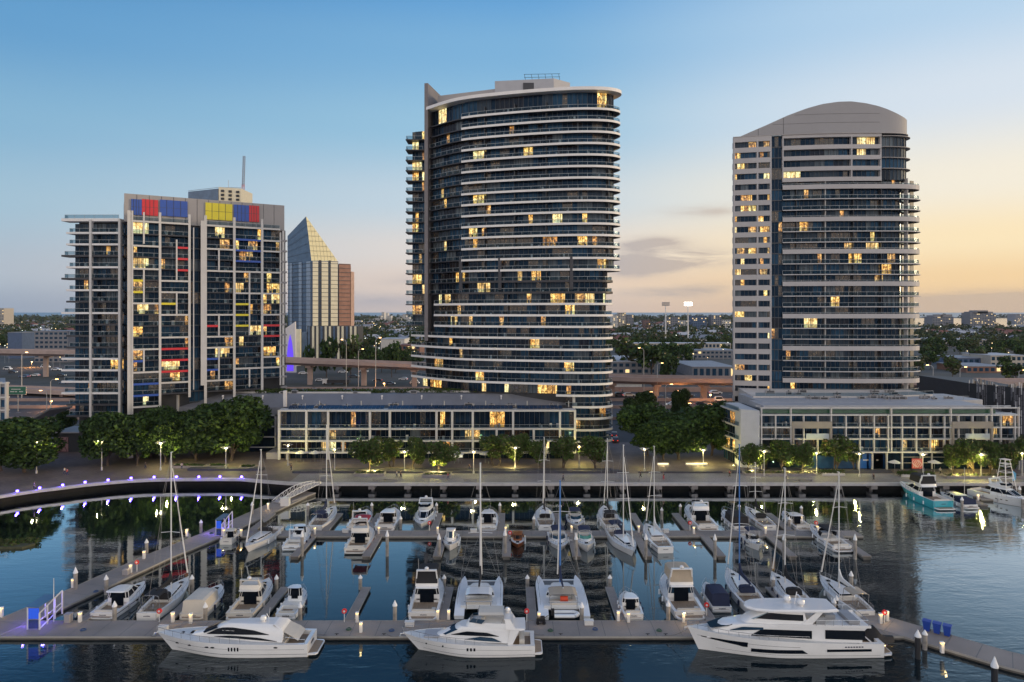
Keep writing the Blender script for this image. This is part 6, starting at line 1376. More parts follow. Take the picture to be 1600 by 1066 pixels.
def rails(root, h, t0=.5, t1=1., hh=.6, n=7, name='bow_rail', r=.028):
    m = MB()
    top = []
    for sd in (-1, 1):
        P = []
        for i in range(n + 1):
            t = t0 + (t1 - t0) * i / n; b = h.half(min(t, .985)) * .93; z = h.sheer(t); p = (h.X(t, 1) - (.05 if i == n else 0), sd * b, z); q = (p[0] + .05, p[1], z + hh); m.tube(p, q, r * .8, n=4); P.append(q)
        m.path(P, r, 4); top.append(P[-1])
    m.tube(top[0], top[1], r, n=4); m.build(name, steel, root)
def ring_(z, xb, xf, wb, wf, ch=.25, nose=.0):
    """superstructure outline: round-nosed rectangle"""
    c = min(ch, wb * .6, wf * .8)
    return [(xb, -wb + c, z), (xb + c * .6, -wb, z), ((xb + xf) / 2, -(wb + wf) / 2 - .03 * wb, z), (xf - c * 1.2, -wf, z), (xf - c * .3, -wf + c * .8, z), (xf + nose, 0, z), (xf - c * .3, wf - c * .8, z), (xf - c * 1.2, wf, z), ((xb + xf) / 2, (wb + wf) / 2 + .03 * wb, z), (xb + c * .6, wb, z), (xb, wb - c, z)]
def house(root, lv, rows, mat=gel, glass=tint_, name='cabin', ch=.3, pill=True, roofm_=None, nose=.0, gname='window'):
    """lv: (z, xback, xfront, wback, wfront); rows: 'h' solid or 'w' window between levels"""
    R = [ring_(*l, ch=ch, nose=nose) for l in lv]; mh = MB(); mw = MB()
    for k, c in enumerate(rows):
        (mh if c == 'h' else mw).loft([R[k], R[k + 1]], True, False)
        if c == 'w' and pill:
            for j in (0, 1, 2, 3, 4, 6, 7, 8, 9, 10): mh.tube(R[k][j], R[k + 1][j], .045, n=4)
    n = len(R[-1]); cx = sum(p[0] for p in R[-1]) / n; z = R[-1][0][2]; o = len(mh.v); mh.v += list(R[-1]) + [(cx, 0, z + .06)]
    for i in range(n): mh.f.append((o + i, o + (i + 1) % n, o + n)); mh.m.append(0)
    ho = mh.build(name, mat, root, True)
    if mw.v: mw.build(gname, glass, ho)
def canopy(root, x0, x1, w, z0, z1, mat, name='canopy', side=True, sx=.35, arch=.22, clear=False):
    """fabric cover over bows"""
    def arc(x, k):
        p = [(x, -w, z0)] if side else []
        p += [(x, -w * .97, z1 - arch), (x, -w * .72, z1 - arch * .25), (x, 0, z1), (x, w * .72, z1 - arch * .25), (x, w * .97, z1 - arch)]
        if side: p += [(x, w, z0)]
        return p
    m = MB(); A, Bq = arc(x0 + (sx if side else 0), 0), arc(x1 - (sx if side else 0), 0)
    if side:
        A[0] = (x0, -w, z0); A[-1] = (x0, w, z0); Bq[0] = (x1, -w, z0); Bq[-1] = (x1, w, z0)
    mid = arc((x0 + x1) / 2, 0); m.loft([A, mid, Bq], False, False)
    if side: m.add(A, [tuple(range(len(A)))]); m.add(Bq, [tuple(range(len(Bq)))[::-1]])
    else: m.loft([[(p[0], p[1], p[2] - .05) for p in q] for q in (A, mid, Bq)], False, False)
    m.build(name, mat, root)
    m = MB()
    if not side:
        for q in (A, Bq): m.tube((q[0][0] + .3, q[0][1], z0), q[0], .03, n=4); m.tube((q[-1][0] + .3, q[-1][1], z0), q[-1], .03, n=4); m.path(q, .03, 4)
        m.build('canopy_frame', steel, root)
def seats(root, x, w, z, mat=seatm, l=1.4):
    m = MB(); m.box(x, -w, z, x + .55, w, z + .42); m.box(x, -w, z + .42, x + .14, w, z + .75); m.box(x + .55, -w, z, x + l, -w + .5, z + .42); m.build('cockpit_seat', mat, root)
def arch(root, x, w, z0, z1, mat=gel, rake=-.5, th=.16, dome=True):
    m = MB()
    for s_ in (-1, 1): m.loft([[(x - .25, s_ * w, z0), (x + .25, s_ * w, z0), (x + .25, s_ * (w - th), z0), (x - .25, s_ * (w - th), z0)], [(x + rake - .18, s_ * w * .88, z1), (x + rake + .18, s_ * w * .88, z1), (x + rake + .18, s_ * (w * .88 - th), z1), (x + rake - .18, s_ * (w * .88 - th), z1)]])
    m.box(x + rake - .22, -w * .88, z1 - .06, x + rake + .22, w * .88, z1 + .08); m.build('radar_arch', mat, root)
    m = MB(); m.tube((x + rake, w * .7, z1), (x + rake - .3, w * .7, z1 + 1.7), .02, n=4); m.build('aerial', gel, root)
    if dome: m = MB(); m.lathe([(.1, 0), (.28, .1), (.28, .28), (.12, .4)], (x + rake, 0, z1 + .08), 12); m.build('radar_dome', gel, root, True)
def fenders(root, h, side=1, col=gelb, ts=(.2, .42, .62)):
    m = MB()
    for t in ts:
        x, y, z = h.X(t, .6), side * (h.half(t) + .12), h.sheer(t); m.tube((x, y, z * .15 + .1), (x, y, z * .15 + .75), .13, n=8); m.tube((x, y, z * .15 + .7), (x, y, z), .02, n=3)
    m.build('fender', col, root)
def ropes(root, h):
    for sd in (-1, 1):
        m = MB(); P = []; a = Vector((h.X(0, 1) + .2, sd * h.half(0) * .85, h.sheer(0))); b = Vector((h.X(0, 0) - 1.2, sd * (h.half(0) + .5), .5))
        for i in range(6): t = i / 5; v = a.lerp(b, t); v.z -= .25 * 4 * t * (1 - t) * .5; P.append(v)
        m.path(P, .025, 4); m.build('mooring_rope', M('rope', (.12, .11, .11), .9, var=0), root)
def door_panel(root, x, w, z0, z1, mat=tint_, name='cabin_door'):
    m = MB(); m.box(x - .06, -w, z0, x - .01, w, z1); m.build(name, mat, root)
def marks(root, x, z, n=6, w=.9, h=.14, mat=None):
    m = MB(); random.seed(int(x * 31) + n)
    for i in range(n): y = -w / 2 + i * w / n; m.box(x - .035, y, z, x - .015, y + w / n * .55, z + h * random.uniform(.7, 1.1))
    m.build('name_lettering', mat or nav, root)
def outboard(root, x, n=1, mat=blk):
    for i in range(n):
        y = (i - (n - 1) / 2) * .7; m = MB(); m.loft([[(x - .5, y - .2, 1.0), (x, y - .2, 1.0), (x, y + .2, 1.0), (x - .5, y + .2, 1.0)], [(x - .45, y - .16, 1.5), (x - .05, y - .16, 1.45), (x - .05, y + .16, 1.45), (x - .45, y + .16, 1.5)]]); m.box(x - .3, y - .07, -.3, x - .1, y + .07, 1.0); m.build('outboard_motor', mat, root)
def mast(root, x, zt, zd, r=.10, sp=(.42, .70), spw=1.3, bow=None, stern=None, beam=1.6, furl=True, furlmat=None, mat=None):
    m = MB(); m.tube((x, 0, zd), (x, 0, zt), r, r * .75, 8); m.box(x - .1, -.1, zt, x + .35, .1, zt + .08); mo = m.build('mast', mat or alum, root)
    m = MB()
    for k, f in enumerate(sp): z = zd + (zt - zd) * f; w_ = spw * (1 - .2 * k); m.tube((x - .2, -w_, z), (x, 0, z + .06), .045, n=4); m.tube((x - .2, w_, z), (x, 0, z + .06), .045, n=4)
    m.build('spreader', alum, mo)
    m = MB()
    for s_ in (-1, 1):
        P = [(x - .15, s_ * beam, zd - .3)] + [(x - .2, s_ * spw * (1 - .2 * k), zd + (zt - zd) * f) for k, f in enumerate(sp)] + [(x, 0, zt * .98)]; m.path(P, .018, 3); m.tube((x - .15, s_ * beam, zd - .3), (x, 0, zd + (zt - zd) * sp[0]), .018, n=3)
    if stern: m.tube(stern, (x, 0, zt), .018, n=3)
    m.build('rigging', rig_, root)
    if bow:
        b_ = Vector(bow); t_ = Vector((x, 0, zt * .96)); m = MB()
        if furl: m.tube(b_ + (t_ - b_) * .04, b_ + (t_ - b_) * .92, .11, .05, 6); m.build('furled_headsail', furlmat or skin_sail, root)
        else: m.tube(b_, t_, .018, n=3); m.build('forestay', steel, root)
def boom(root, x, l, z, cover=nav, rise=.15):
    m = MB(); m.tube((x, 0, z), (x - l, 0, z + rise), .08, n=6); bo_ = m.build('boom', alum, root)
    m = MB(); R = []
    for i in range(9):
        t = i / 8; w = .20 * (1 - .45 * t); hh = (.62 * (1 - .6 * t)) + (.9 * max(0, 1 - t * 6)); xx = x - .1 - (l - .3) * t; zz = z + rise * t + .02; R.append([(xx, -w, zz), (xx, w, zz), (xx, w * .5, zz + hh), (xx, -w * .5, zz + hh)])
    m.loft(R); m.build('sail_cover', cover, bo_, True)
def wheel_helm(root, x, z, r=.45):
    m = MB(); P = [(x, r * math.cos(a * .63), z + .9 + r * math.sin(a * .63)) for a in range(11)]; m.path(P, .03, 4); m.tube((x, 0, z), (x, 0, z + .9), .08); m.build('steering_wheel', steel, root)

def sailboat(lab, x, y, rz, L, B, mh, cover=nav, hull=gel, stripe=None, boot=antif, bimini=None, mx=.08, furl=True, fb=1.35, fs=1.05, mastmat=None, dodger=True, name='sailing_boat', ketch=0):
    r = thing(name, lab, 'sailing boat', (x, y, 0), rz, 'sailing boats'); h = Hull(r, L, B, fb, fs, hull, stripe, boot, dr=.4, cock=.36, aft=.72, full=2.0, rake=.10, plat=0, cdepth=.45)
    z = h.sheer(.6); house(r, [(z - .15, -L * .14, L * .27, B * .30, B * .16), (z + .16, -L * .14, L * .25, B * .29, B * .15), (z + .34, -L * .13, L * .22, B * .275, B * .13), (z + .42, -L * .12, L * .20, B * .25, B * .12)], 'hwh', hull if hull is not teal else gel, ch=.2)
    mast(r, L * mx, mh, z + .35, bow=(L / 2 - .25, 0, h.sheer(1)), stern=(-L / 2, 0, fs), beam=B * .44, furl=furl, mat=mastmat); boom(r, L * mx, L * .36, z + 1.45, cover)
    rails(r, h, .86, 1, .6, 2); rails(r, h, .05, .86, .5, 8, 'lifeline', .014); wheel_helm(r, -L * .36, fs - .4)
    m = MB(); P = [(-L / 2 + 1.2, -h.half(.1) * .9, fs + .6), (-L / 2 + .1, -h.half(0) * .9, fs + .6), (-L / 2 + .1, h.half(0) * .9, fs + .6), (-L / 2 + 1.2, h.half(.1) * .9, fs + .6)]; m.path(P, .03, 4)
    for p in P: m.tube((p[0], p[1], fs), p, .025, n=4)
    m.build('pushpit', steel, r)
    if dodger: canopy(r, -L * .19, -L * .10, B * .26, z + .1, z + .95, cover, 'sprayhood', True, .2, .2)
    if bimini: canopy(r, -L * .42, -L * .22, B * .30, fs, fs + 1.9, bimini, 'bimini', False)
    m = MB()
    for xx in (L * .30, L * .20): m.box(xx - .25, -.25, h.sheer(.8) + .10, xx + .25, .25, h.sheer(.8) + .17)
    m.build('hatch', tint_, r); marks(r, -L / 2, fs * .55)
    if ketch: mast(r, -L * .30, ketch, fs, r=.08, sp=(.6,), spw=.8, beam=B * .4)
    ropes(r, h); fenders(r, h, 1, nav if L > 12 else gelb); return r
def cruiser(lab, x, y, rz, L, B, style='sedan', hull=gel, stripe=None, boot=antif, cov=None, glass=tint_, name='motor_cruiser', arch_=False, fly=False, flytop=None, plat=.8, fb=None, fs=None, cock=.34, cat='motor boat', hard=None, coverall=False, lets=True, top=None, rl=True, cabh=1.5):
    r = thing(name, lab, cat, (x, y, 0), rz, 'motor boats'); fb = fb or .16 * L ** .5 * 3.1 * .8; fs = fs or fb * .68
    h = Hull(r, L, B, fb, fs, hull, stripe, boot, cock=cock, plat=plat, full=2.5, aft=.92); z = h.sheer(.5); k = cabh; hm = hull if hull in (gel, gelc, gelb) else gel
    tm = top or hm
    xb = -L / 2 + L * cock
    if style == 'sedan':     # enclosed saloon with raked windscreen
        house(r, [(z - .25, xb, L * .30, B * .40, B * .20), (z + .30 * k, xb, L * .25, B * .39, B * .20), (z + .78 * k, xb + .1, L * .12, B * .35, B * .22), (z + .92 * k, xb - .7, L * .06, B * .36, B * .24), (z + k, xb - .6, L * .03, B * .33, B * .22)], 'hwhh', tm, glass)
        door_panel(r, xb, B * .22, fs - .4, z + .75 * k)
    elif style == 'sport':   # open boat with windscreen
        house(r, [(z - .1, -L * .02, L * .34, B * .38, B * .14), (z + .22, 0, L * .26, B * .36, B * .14), (z + .34, .1, L * .20, B * .34, B * .14)], 'hh', hm, glass, 'coach_roof')
        m = MB(); W_ = [(-L * .08, B * .38), (L * .06, B * .34), (L * .15, B * .12), (L * .15, -B * .12), (L * .06, -B * .34), (-L * .08, -B * .38)]
        m.loft([[(a, b, z + .05) for a, b in W_], [(a - .45, b * .93, z + .85) for a, b in W_]], False, False); ws_ = m.build('windscreen', glass, r); m = MB(); m.path([(a - .45, b * .93, z + .85) for a, b in W_], .035, 4); m.build('frame', steel, ws_)
    elif style == 'pilot':
        house(r, [(z - .2, -L * .02, L * .22, B * .34, B * .22), (z + .45 * k, 0, L * .18, B * .33, B * .22), (z + 1.1 * k, .1, L * .12, B * .30, B * .22), (z + 1.28 * k, -.5, L * .12, B * .32, B * .24)], 'hwh', tm, glass); door_panel(r, 0, B * .15, fs - .3, z + k)
    elif style == 'classic':
        house(r, [(z - .1, -L * .16, L * .20, B * .36, B * .28), (z + .35, -L * .16, L * .20, B * .36, B * .28), (z + .9, -L * .15, L * .17, B * .33, B * .27), (z + 1.02, -L * .2, L * .2, B * .37, B * .3), (z + 1.08, -L * .2, L * .2, B * .35, B * .28)], 'hwhh', tm, glass)
    if rl: rails(r, h, .5, 1, .55, 7)
    seats(r, -L / 2 + .3, h.half(.1) * .72, fs - .5)
    m = MB(); m.box(L * .30, -.28, h.sheer(.82) + .05, L * .30 + .55, .28, h.sheer(.82) + .13); m.build('hatch', tint_, r)
    m = MB()
    for sd in (-1, 1):
        for t in (.52, .6, .68): p = (h.X(t, .6), sd * (h.half(t) * .985 + .01), h.sheer(t) * .58); m.box(p[0] - .22, min(p[1], p[1] + sd * .04), p[2] - .07, p[0] + .22, max(p[1], p[1] + sd * .04), p[2] + .07)
    m.build('porthole', tint_, r)
    if fly:
        zf = z + k; house(r, [(zf, xb - .4, L * .06, B * .36, B * .24), (zf + .55, xb - .2, L * .10, B * .36, B * .22)], 'h', tm, name='flybridge', pill=False)
        m = MB(); m.box(xb + .3, -B * .30, zf + .08, xb + 1.0, B * .30, zf + .5); m.box(L * -.02, -.5, zf + .08, L * -.02 + .3, .5, zf + .8); m.build('flybridge_seat', seatm, r)
        m = MB(); q = [(L * .02, B * .3, zf + .5), (L * .10, B * .18, zf + .5), (L * .10, -B * .18, zf + .5), (L * .02, -B * .3, zf + .5)]; m.loft([q, [(a - .35, b * .95, c + .4) for a, b, c in q]], False, False); m.build('windscreen', glass, r)
        if flytop: canopy(r, xb - .35, L * .10, B * .34, zf + .45, zf + 2.05, flytop, 'flybridge_cover', flytop is not redc, .3)
        arch(r, xb + .2, B * .36, zf + .3, zf + (2.2 if flytop else 1.3), tm)
    elif arch_: arch(r, xb + .3, B * .40, fs, z + 1.75, hm)
    if cov: 
        if style == 'sport': canopy(r, -L / 2 + .2, L * .04, B * .40, fs + .0, z + 1.5, cov, 'canopy', coverall or True)
        else: canopy(r, -L / 2 + .15, xb + .1, B * .38, fs, z + k * .85, cov, 'cockpit_cover', True, .15)
    if hard: canopy(r, -L * .28, L * .06, B * .34, z + .3, z + 1.75, hard, 'bimini', False)
    if lets: marks(r, h.X(0, .5), fs * .58)
    ropes(r, h); fenders(r, h, 1); fenders(r, h, -1, rubber if L > 9 else nav, (.3, .55)); return r
PI = math.pi; UP = PI / 2; DN = -PI / 2
def bx(u, Y): return ax(u, Y)
def put(fn, lab, ustern, Yst, L, B, hd=UP, dyaw=0., **k):
    """stern (or bow, when it points at us) at photo column ustern and depth Yst"""
    x = ax(ustern, Yst); d = Vector((math.cos(hd + dyaw), math.sin(hd + dyaw))); sgn = 1 if hd == UP else -1
    c = Vector((x, Yst)) + d * sgn * (L / 2 + (.0)); return fn(lab, c.x, c.y, hd + dyaw, L, B, **k)
# -- foreground row, sterns to the pontoon
put(cruiser, 'white hardtop cruiser with a dark saloon, leftmost of the foreground row', 160, 88.9, 9.6, 3.7, dyaw=-.03, style='sedan', stripe=nav, plat=.5, cabh=1.6)
put(sailboat, 'white sloop with a black canopy and black sail cover, left of the foreground row', 229, 88.4, 11.6, 3.7, UP, mh=20.5, cover=blk, bimini=blk, mx=.05)
put(cruiser, 'cruiser under a cream canvas cover beside the left big yacht', 300, 88.8, 8.8, 3.6, style='sport', hull=gelc, boot=antib, cov=cream, plat=.5)
put(cruiser, 'cream flybridge boat with a small dinghy deck, behind the left big yacht', 374, 88.8, 10.8, 3.9, style='sedan', hull=gelc, fly=True, plat=.6, cabh=1.55)
put(cruiser, 'small white pilothouse boat with an open back, half hidden by the left big yacht', 446, 88.8, 7.6, 2.9, style='pilot', plat=.3, hull=gelb)
put(cruiser, 'white sedan flybridge boat with a black bimini, dark transom stripes', 661, 88.9, 12, 4.3, style='sedan', fly=True, flytop=blk, plat=.8, cabh=1.7)
put(cruiser, 'small cabin boat with a white roof and red stripe, left of the tan canopy boat', 990, 88.6, 6.6, 2.8, style='sedan', plat=.2, cabh=1.25, stripe=redc, fs=.9, fb=1.2)
put(cruiser, 'flybridge boat with a tall tan canopy and blue fittings, left of the largest yacht', 1078, 89.2, 12.2, 4.5, dyaw=.03, style='sedan', fly=True, flytop=tanc, plat=.9, cabh=1.75, glass=tintb)
put(cruiser, 'small boat under a navy cover peeking out behind the largest yacht', 1128, 91, 7.6, 2.9, style='sport', cov=nav, plat=.2)
put(sailboat, 'sloop with a blue mast mostly hidden behind the largest yacht', 1186, 90, 13.4, 3.9, mh=21, cover=nav, mx=.08, mastmat=M('mast_blue', (.05, .16, .42), .4, var=0))
put(sailboat, 'sloop with a black sail cover behind the roof of the largest yacht', 1262, 89.5, 12.4, 3.8, mh=17.8, cover=blk, mx=.10)
put(sailboat, 'sloop with a pale tan bimini and green seats, right end of the foreground row', 1352, 89, 11.6, 3.7, dyaw=.06, mh=17.6, cover=skin_sail, bimini=tanc, mx=.05, dodger=False)
def catamaran(lab, x, y, rz, L, B, mh, mastc, cov, sailc):
    r = thing('catamaran', lab, 'catamaran', (x, y, 0), rz, 'catamarans')
    for sd in (-1, 1):
        m = MB(); R = []
        for i in range(13):
            t = i / 12; w = .62 * (1 if t < .6 else 1 - ((t - .6) / .4) ** 2.2) + .04; z = .45 + .75 * min(1, t * 5) + .15 * t; xx = -L / 2 + L * t
            R.append([(xx, sd * (B / 2 - .7) - w, z), (xx, sd * (B / 2 - .7) - w * .85, -.3), (xx, sd * (B / 2 - .7) + w * .85, -.3), (xx, sd * (B / 2 - .7) + w, z)])
        m.loft(R, True, True); m.build('hull', gelb, r, True)
        m = MB(); m.box(-L * .12, sd * (B / 2 - .05) - .02, .75, L * .22, sd * (B / 2 - .05) + .02, .95); m.build('hull_window', tint_, r)
    m = MB(); m.box(-L * .38, -B / 2 + .8, .75, L * .22, B / 2 - .8, 1.22); m.box(L * .38, -B / 2 + .8, 1.0, L * .41, B / 2 - .8, 1.15); m.build('bridge_deck', gelb, r)
    m = MB(); m.add([(L * .22, -B / 2 + 1, 1.15), (L * .38, -B / 2 + 1, 1.1), (L * .38, B / 2 - 1, 1.1), (L * .22, B / 2 - 1, 1.15)], [(0, 1, 2, 3)]); m.build('trampoline', M('net', (.10, .11, .12), .9), r)
    house(r, [(1.2, -L * .14, L * .16, B * .32, B * .22), (1.45, -L * .14, L * .14, B * .31, B * .21), (2.05, -L * .14, L * .08, B * .28, B * .19), (2.3, -L * .24, L * .07, B * .30, B * .18), (2.4, -L * .24, L * .04, B * .28, B * .17)], 'hwhh', gelb)
    m = MB(); m.box(-L * .36, -B * .26, 1.22, -L * .30, B * .26, 1.75); m.box(-L * .30, -B * .26, 1.22, -L * .18, -B * .18, 1.65); m.build('cockpit_seat', seatm, r)
    canopy(r, -L * .38, -L * .15, B * .28, 1.3, 2.75, cov, 'bimini', False)
    m = MB()
    for sd in (-1, 1): m.tube((-L * .44, sd * B * .25, .9), (-L * .44, sd * B * .25, 2.0), .05); 
    m.tube((-L * .44, -B * .3, 2.0), (-L * .44, B * .3, 2.0), .05); m.build('davit', steel, r)
    mast(r, L * .06, mh, 2.35, r=.13, bow=(L * .44, 0, 1.3), beam=B * .45, spw=1.7, mat=mastc, furlmat=skin_sail); boom(r, L * .05, L * .38, 3.2, sailc)
    m = MB()
    for sd in (-1, 1):
        P = [(L * q, sd * (B / 2 - .35), 1.95) for q in (-.35, -.15, .05, .25, .46)]; m.path(P, .02, 3)
        for p in P: m.tube((p[0], p[1], 1.2), p, .02, n=3)
    m.build('lifeline', steel, r); return r
catamaran('white catamaran with a black sail cover, behind the middle big yacht', ax(750, 94), 94.5, UP, 11, 6.4, 18.9, alum, gelb, blk)
CTM = catamaran('white catamaran with a blue furled sail and a dinghy at its stern', ax(876, 94.5), 94.6, UP + .02, 11.6, 6.8, 16.4, M('mast_blue', (.05, .16, .42)), tanc, nav)
# inflatable hanging behind the second catamaran
r = thing('inflatable_dinghy', 'grey inflatable dinghy slung between the sterns of the blue sail catamaran', 'dinghy', (ax(884, 88.6), 88.7, .55), 0); m = MB()
m.path([(-1.5, .5, .25), (-1.2, .62, .25), (1.1, .62, .25), (1.5, .3, .25), (1.6, 0, .28), (1.5, -.3, .25), (1.1, -.62, .25), (-1.5, -.62, .25)], .24, 8); m.build('tube', gelb, r); m = MB(); m.box(-1.4, -.5, .1, 1.2, .5, .2); m.build('floor', rubber, r); m = MB(); m.box(-1.9, -.2, .1, -1.5, .2, .9); m.build('outboard_motor', blk, r)
# dinghy on the second catamaran's davit / orange raft
m = MB(); m.tube((ax(881, 91) - .5, 90.6, 2.0), (ax(881, 91) + .5, 90.6, 2.0), .35, n=10); tag(m.build('life_raft', M('orange', (.6, .06, .02), .5, var=0)), 'red orange life raft bag in the stern of the blue sail catamaran', 'life raft')
# -- middle pontoon, near side (bow or stern towards us)
put(cruiser, 'small launch with a cream cover at the left end of the middle pontoon', 353, 117.5, 5.6, 2.4, style='sedan', hull=gelc, plat=0, cabh=1.1, fb=1.1, fs=.8, rl=False)
put(sailboat, 'white sloop pointing left of the camera at the left end of the middle pontoon', 383, 112.6, 11.8, 3.6, DN, dyaw=-.10, mh=16.2, cover=blk, mx=.02)
put(cruiser, 'white fishing boat with a tubular arch, right of the left sloop', 455, 114.6, 8.8, 3.5, style='pilot', arch_=True, hull=gelb, plat=.4)
put(cruiser, 'flybridge boat with a dark red canopy and red stripe, stern towards the camera', 555, 113.4, 10.6, 4.1, style='sedan', hull=gelc, stripe=redc, fly=True, flytop=redc, plat=.9)
put(cruiser, 'small white boat with its bow to the camera, left of the wooden launch', 702, 113.5, 6.6, 2.6, DN, style='pilot', glass=tintb, plat=.3, fb=1.3, fs=1.0)
put(cruiser, 'small varnished wooden launch', 809, 115, 5.8, 2.4, DN, style='classic', hull=wood, boot=antif, plat=0, top=wood, fb=1.0, fs=.8, rl=False)
put(cruiser, 'bow rider with a navy bimini crowded with cushions, behind the blue furled sail', 877, 113.2, 8.8, 3.4, DN, dyaw=.04, style='sport', hard=nav, plat=.4, glass=tintb)
put(cruiser, 'bow rider with a navy bimini and green screens, right of the busy one', 918, 112.8, 8.0, 3.1, DN, style='sport', hard=nav, glass=M('green_screen', (.05, .2, .18), .1, var=0), plat=.4, fb=1.5)
put(sailboat, 'large white sloop pointing at the camera, its stern against the middle pontoon', 991, 110.6, 12.6, 3.9, DN, dyaw=.13, mh=17.3, cover=nav, mx=.02, bimini=nav)
put(sailboat, 'white sloop right of the large one, its stern towards the camera', 1040, 113.3, 12, 3.8, UP, dyaw=.08, mh=16.4, cover=skin_sail, mx=.05, stripe=nav, dodger=False)
put(cruiser, 'small white day boat pointing at the camera under a blue canopy, below twin masts', 1188, 113.6, 6.8, 2.8, DN, style='sport', hard=nav, plat=.3, fb=1.3)
put(cruiser, 'sport cruiser with a black bimini, right end of the middle pontoon', 1316, 114.2, 10.8, 3.7, UP, dyaw=.05, style='sport', hard=blk, stripe=nav, plat=.9, arch_=False)
# -- middle pontoon, far side
put(sailboat, 'sloop with a navy canopy, stern to the camera behind the middle pontoon', 492, 124.6, 12, 3.8, UP, dyaw=-.05, mh=18.3, cover=nav, mx=.05, bimini=nav)
put(cruiser, 'white boat half hidden behind the dark red canopy', 556, 125, 9.6, 3.8, style='sport', arch_=True, plat=.5)
put(cruiser, 'white cruiser with a square dark saloon door, behind the middle pontoon', 601, 125, 10.6, 4.0, style='sedan', plat=.8)
put(cruiser, 'white flybridge boat with its bow to the camera behind the middle pontoon', 657, 124.6, 12, 3.9, DN, style='sedan', fly=True, plat=.5, hull=gelb)
put(cruiser, 'rounded white cruiser with a plain transom, right of the bare jetty', 762, 125, 9.8, 3.8, style='sedan', plat=.6, hull=gelb)
put(sailboat, 'sloop with a large black sail cover, stern to the camera', 853, 124.8, 12, 3.8, UP, mh=15.8, cover=blk, mx=.06, hull=gelb, bimini=gelb)
put(cruiser, 'day boat with a navy canopy pointing at the camera, behind the middle pontoon', 902, 124.8, 8, 3.2, DN, style='sport', hard=nav, glass=tintb, plat=.3)
put(sailboat, 'sloop with dark cockpit covers, stern to the camera, left of the large sloop', 957, 124.8, 12, 3.9, UP, mh=15.6, cover=blk, mx=.05, bimini=blk)
put(cruiser, 'white flybridge cruiser with a tall windscreen, right of the bare jetty', 1106, 125, 12.4, 4.3, UP, dyaw=.03, style='sedan', fly=True, plat=.9, cabh=1.7)
put(cruiser, 'cruiser fully covered by a black canopy', 1160, 125, 9.4, 3.6, UP, dyaw=.05, style='sport', cov=blk, plat=.8, stripe=nav)
put(sailboat, 'ketch with a wooden rail, below the twin masts', 1203, 124.8, 11.4, 3.5, UP, dyaw=.05, mh=11, cover=blk, mx=.08, furl=False, stripe=wood)
put(cruiser, 'small white cruiser with a navy stripe, left of the sport cruiser', 1256, 125, 8.6, 3.3, UP, dyaw=.04, style='sedan', stripe=nav, plat=.6, cabh=1.2)
# -- boats at the right quay
put(cruiser, 'big teal hulled flybridge cruiser with a black framed enclosure at the right', 1474, 138.6, 14, 4.7, UP, dyaw=.06, style='sedan', hull=teal, fly=True, flytop=blk, plat=1.2, cabh=1.7, fb=2.3, fs=1.7)
put(cruiser, 'small cabin cruiser with a navy cover between the teal cruiser and the fishing boat', 1517, 139, 9, 3.4, UP, dyaw=.06, style='sedan', cov=nav, plat=.8, cabh=1.2)
GF = cruiser('white game fishing boat with a tall lookout tower at the right', ax(1566, 144) + .4, 144, DN + .30, 13.5, 4.4, style='sedan', fly=True, flytop=None, plat=.2, cabh=1.7, hull=gelb, cock=.36, fb=2.2, fs=1.2)
m = MB(); zt = 9.0
for (a, b) in ((-1, -1), (-1, 1), (1, -1), (1, 1)): m.tube((a * 1.2 + .4, b * 1.5, 2.6), (a * .5 + .2, b * .6, zt), .06, n=5)
for z_ in (5.2, 6.4, 7.6): q = 1.2 - .7 * (z_ - 2.6) / 6.4; w_ = 1.5 - .9 * (z_ - 2.6) / 6.4; m.path([(q + .3, w_, z_), (-q + .3, w_, z_), (-q + .3, -w_, z_), (q + .3, -w_, z_), (q + .3, w_, z_)], .05)
m.box(-.5, -.8, zt - .9, 1.0, .8, zt - .8); m.box(-.5, -.8, zt, 1.0, .8, zt + .08); m.build('lookout_tower', gel, GF)
cruiser('white motor boat cut by the right edge of the frame', 97.0, 121.5, PI, 12, 3.8, style='sedan')
# flags on poles at the right
for (u, vt, Y, c, lb) in ((1507, 731, 146, wm_, 'bare white flagpole behind the small cruiser at the right'), (1582, 735, 146, bluec, 'flagpole with a pale blue flag behind the game fishing boat')):
    x = ax(u, Y); r = thing('flagpole', lb, 'flagpole', (x, Y, DZ)); m = MB(); m.tube((0, 0, 0), (0, 0, zy(vt, Y) - DZ), .07, .04); m.build('pole', wm_, r)
    if c is bluec: m = MB(); zt = zy(vt, Y) - DZ; m.loft([[(0.05, 0, zt - .1), (.05, 0, zt - 2.2)], [(.5, .12, zt - .35), (.45, .1, zt - 2.3)], [(.8, -.05, zt - .7), (.7, 0, zt - 2.1)]], False, False); m.build('flag', M('flag_blue', (.12, .35, .55), .8), r)
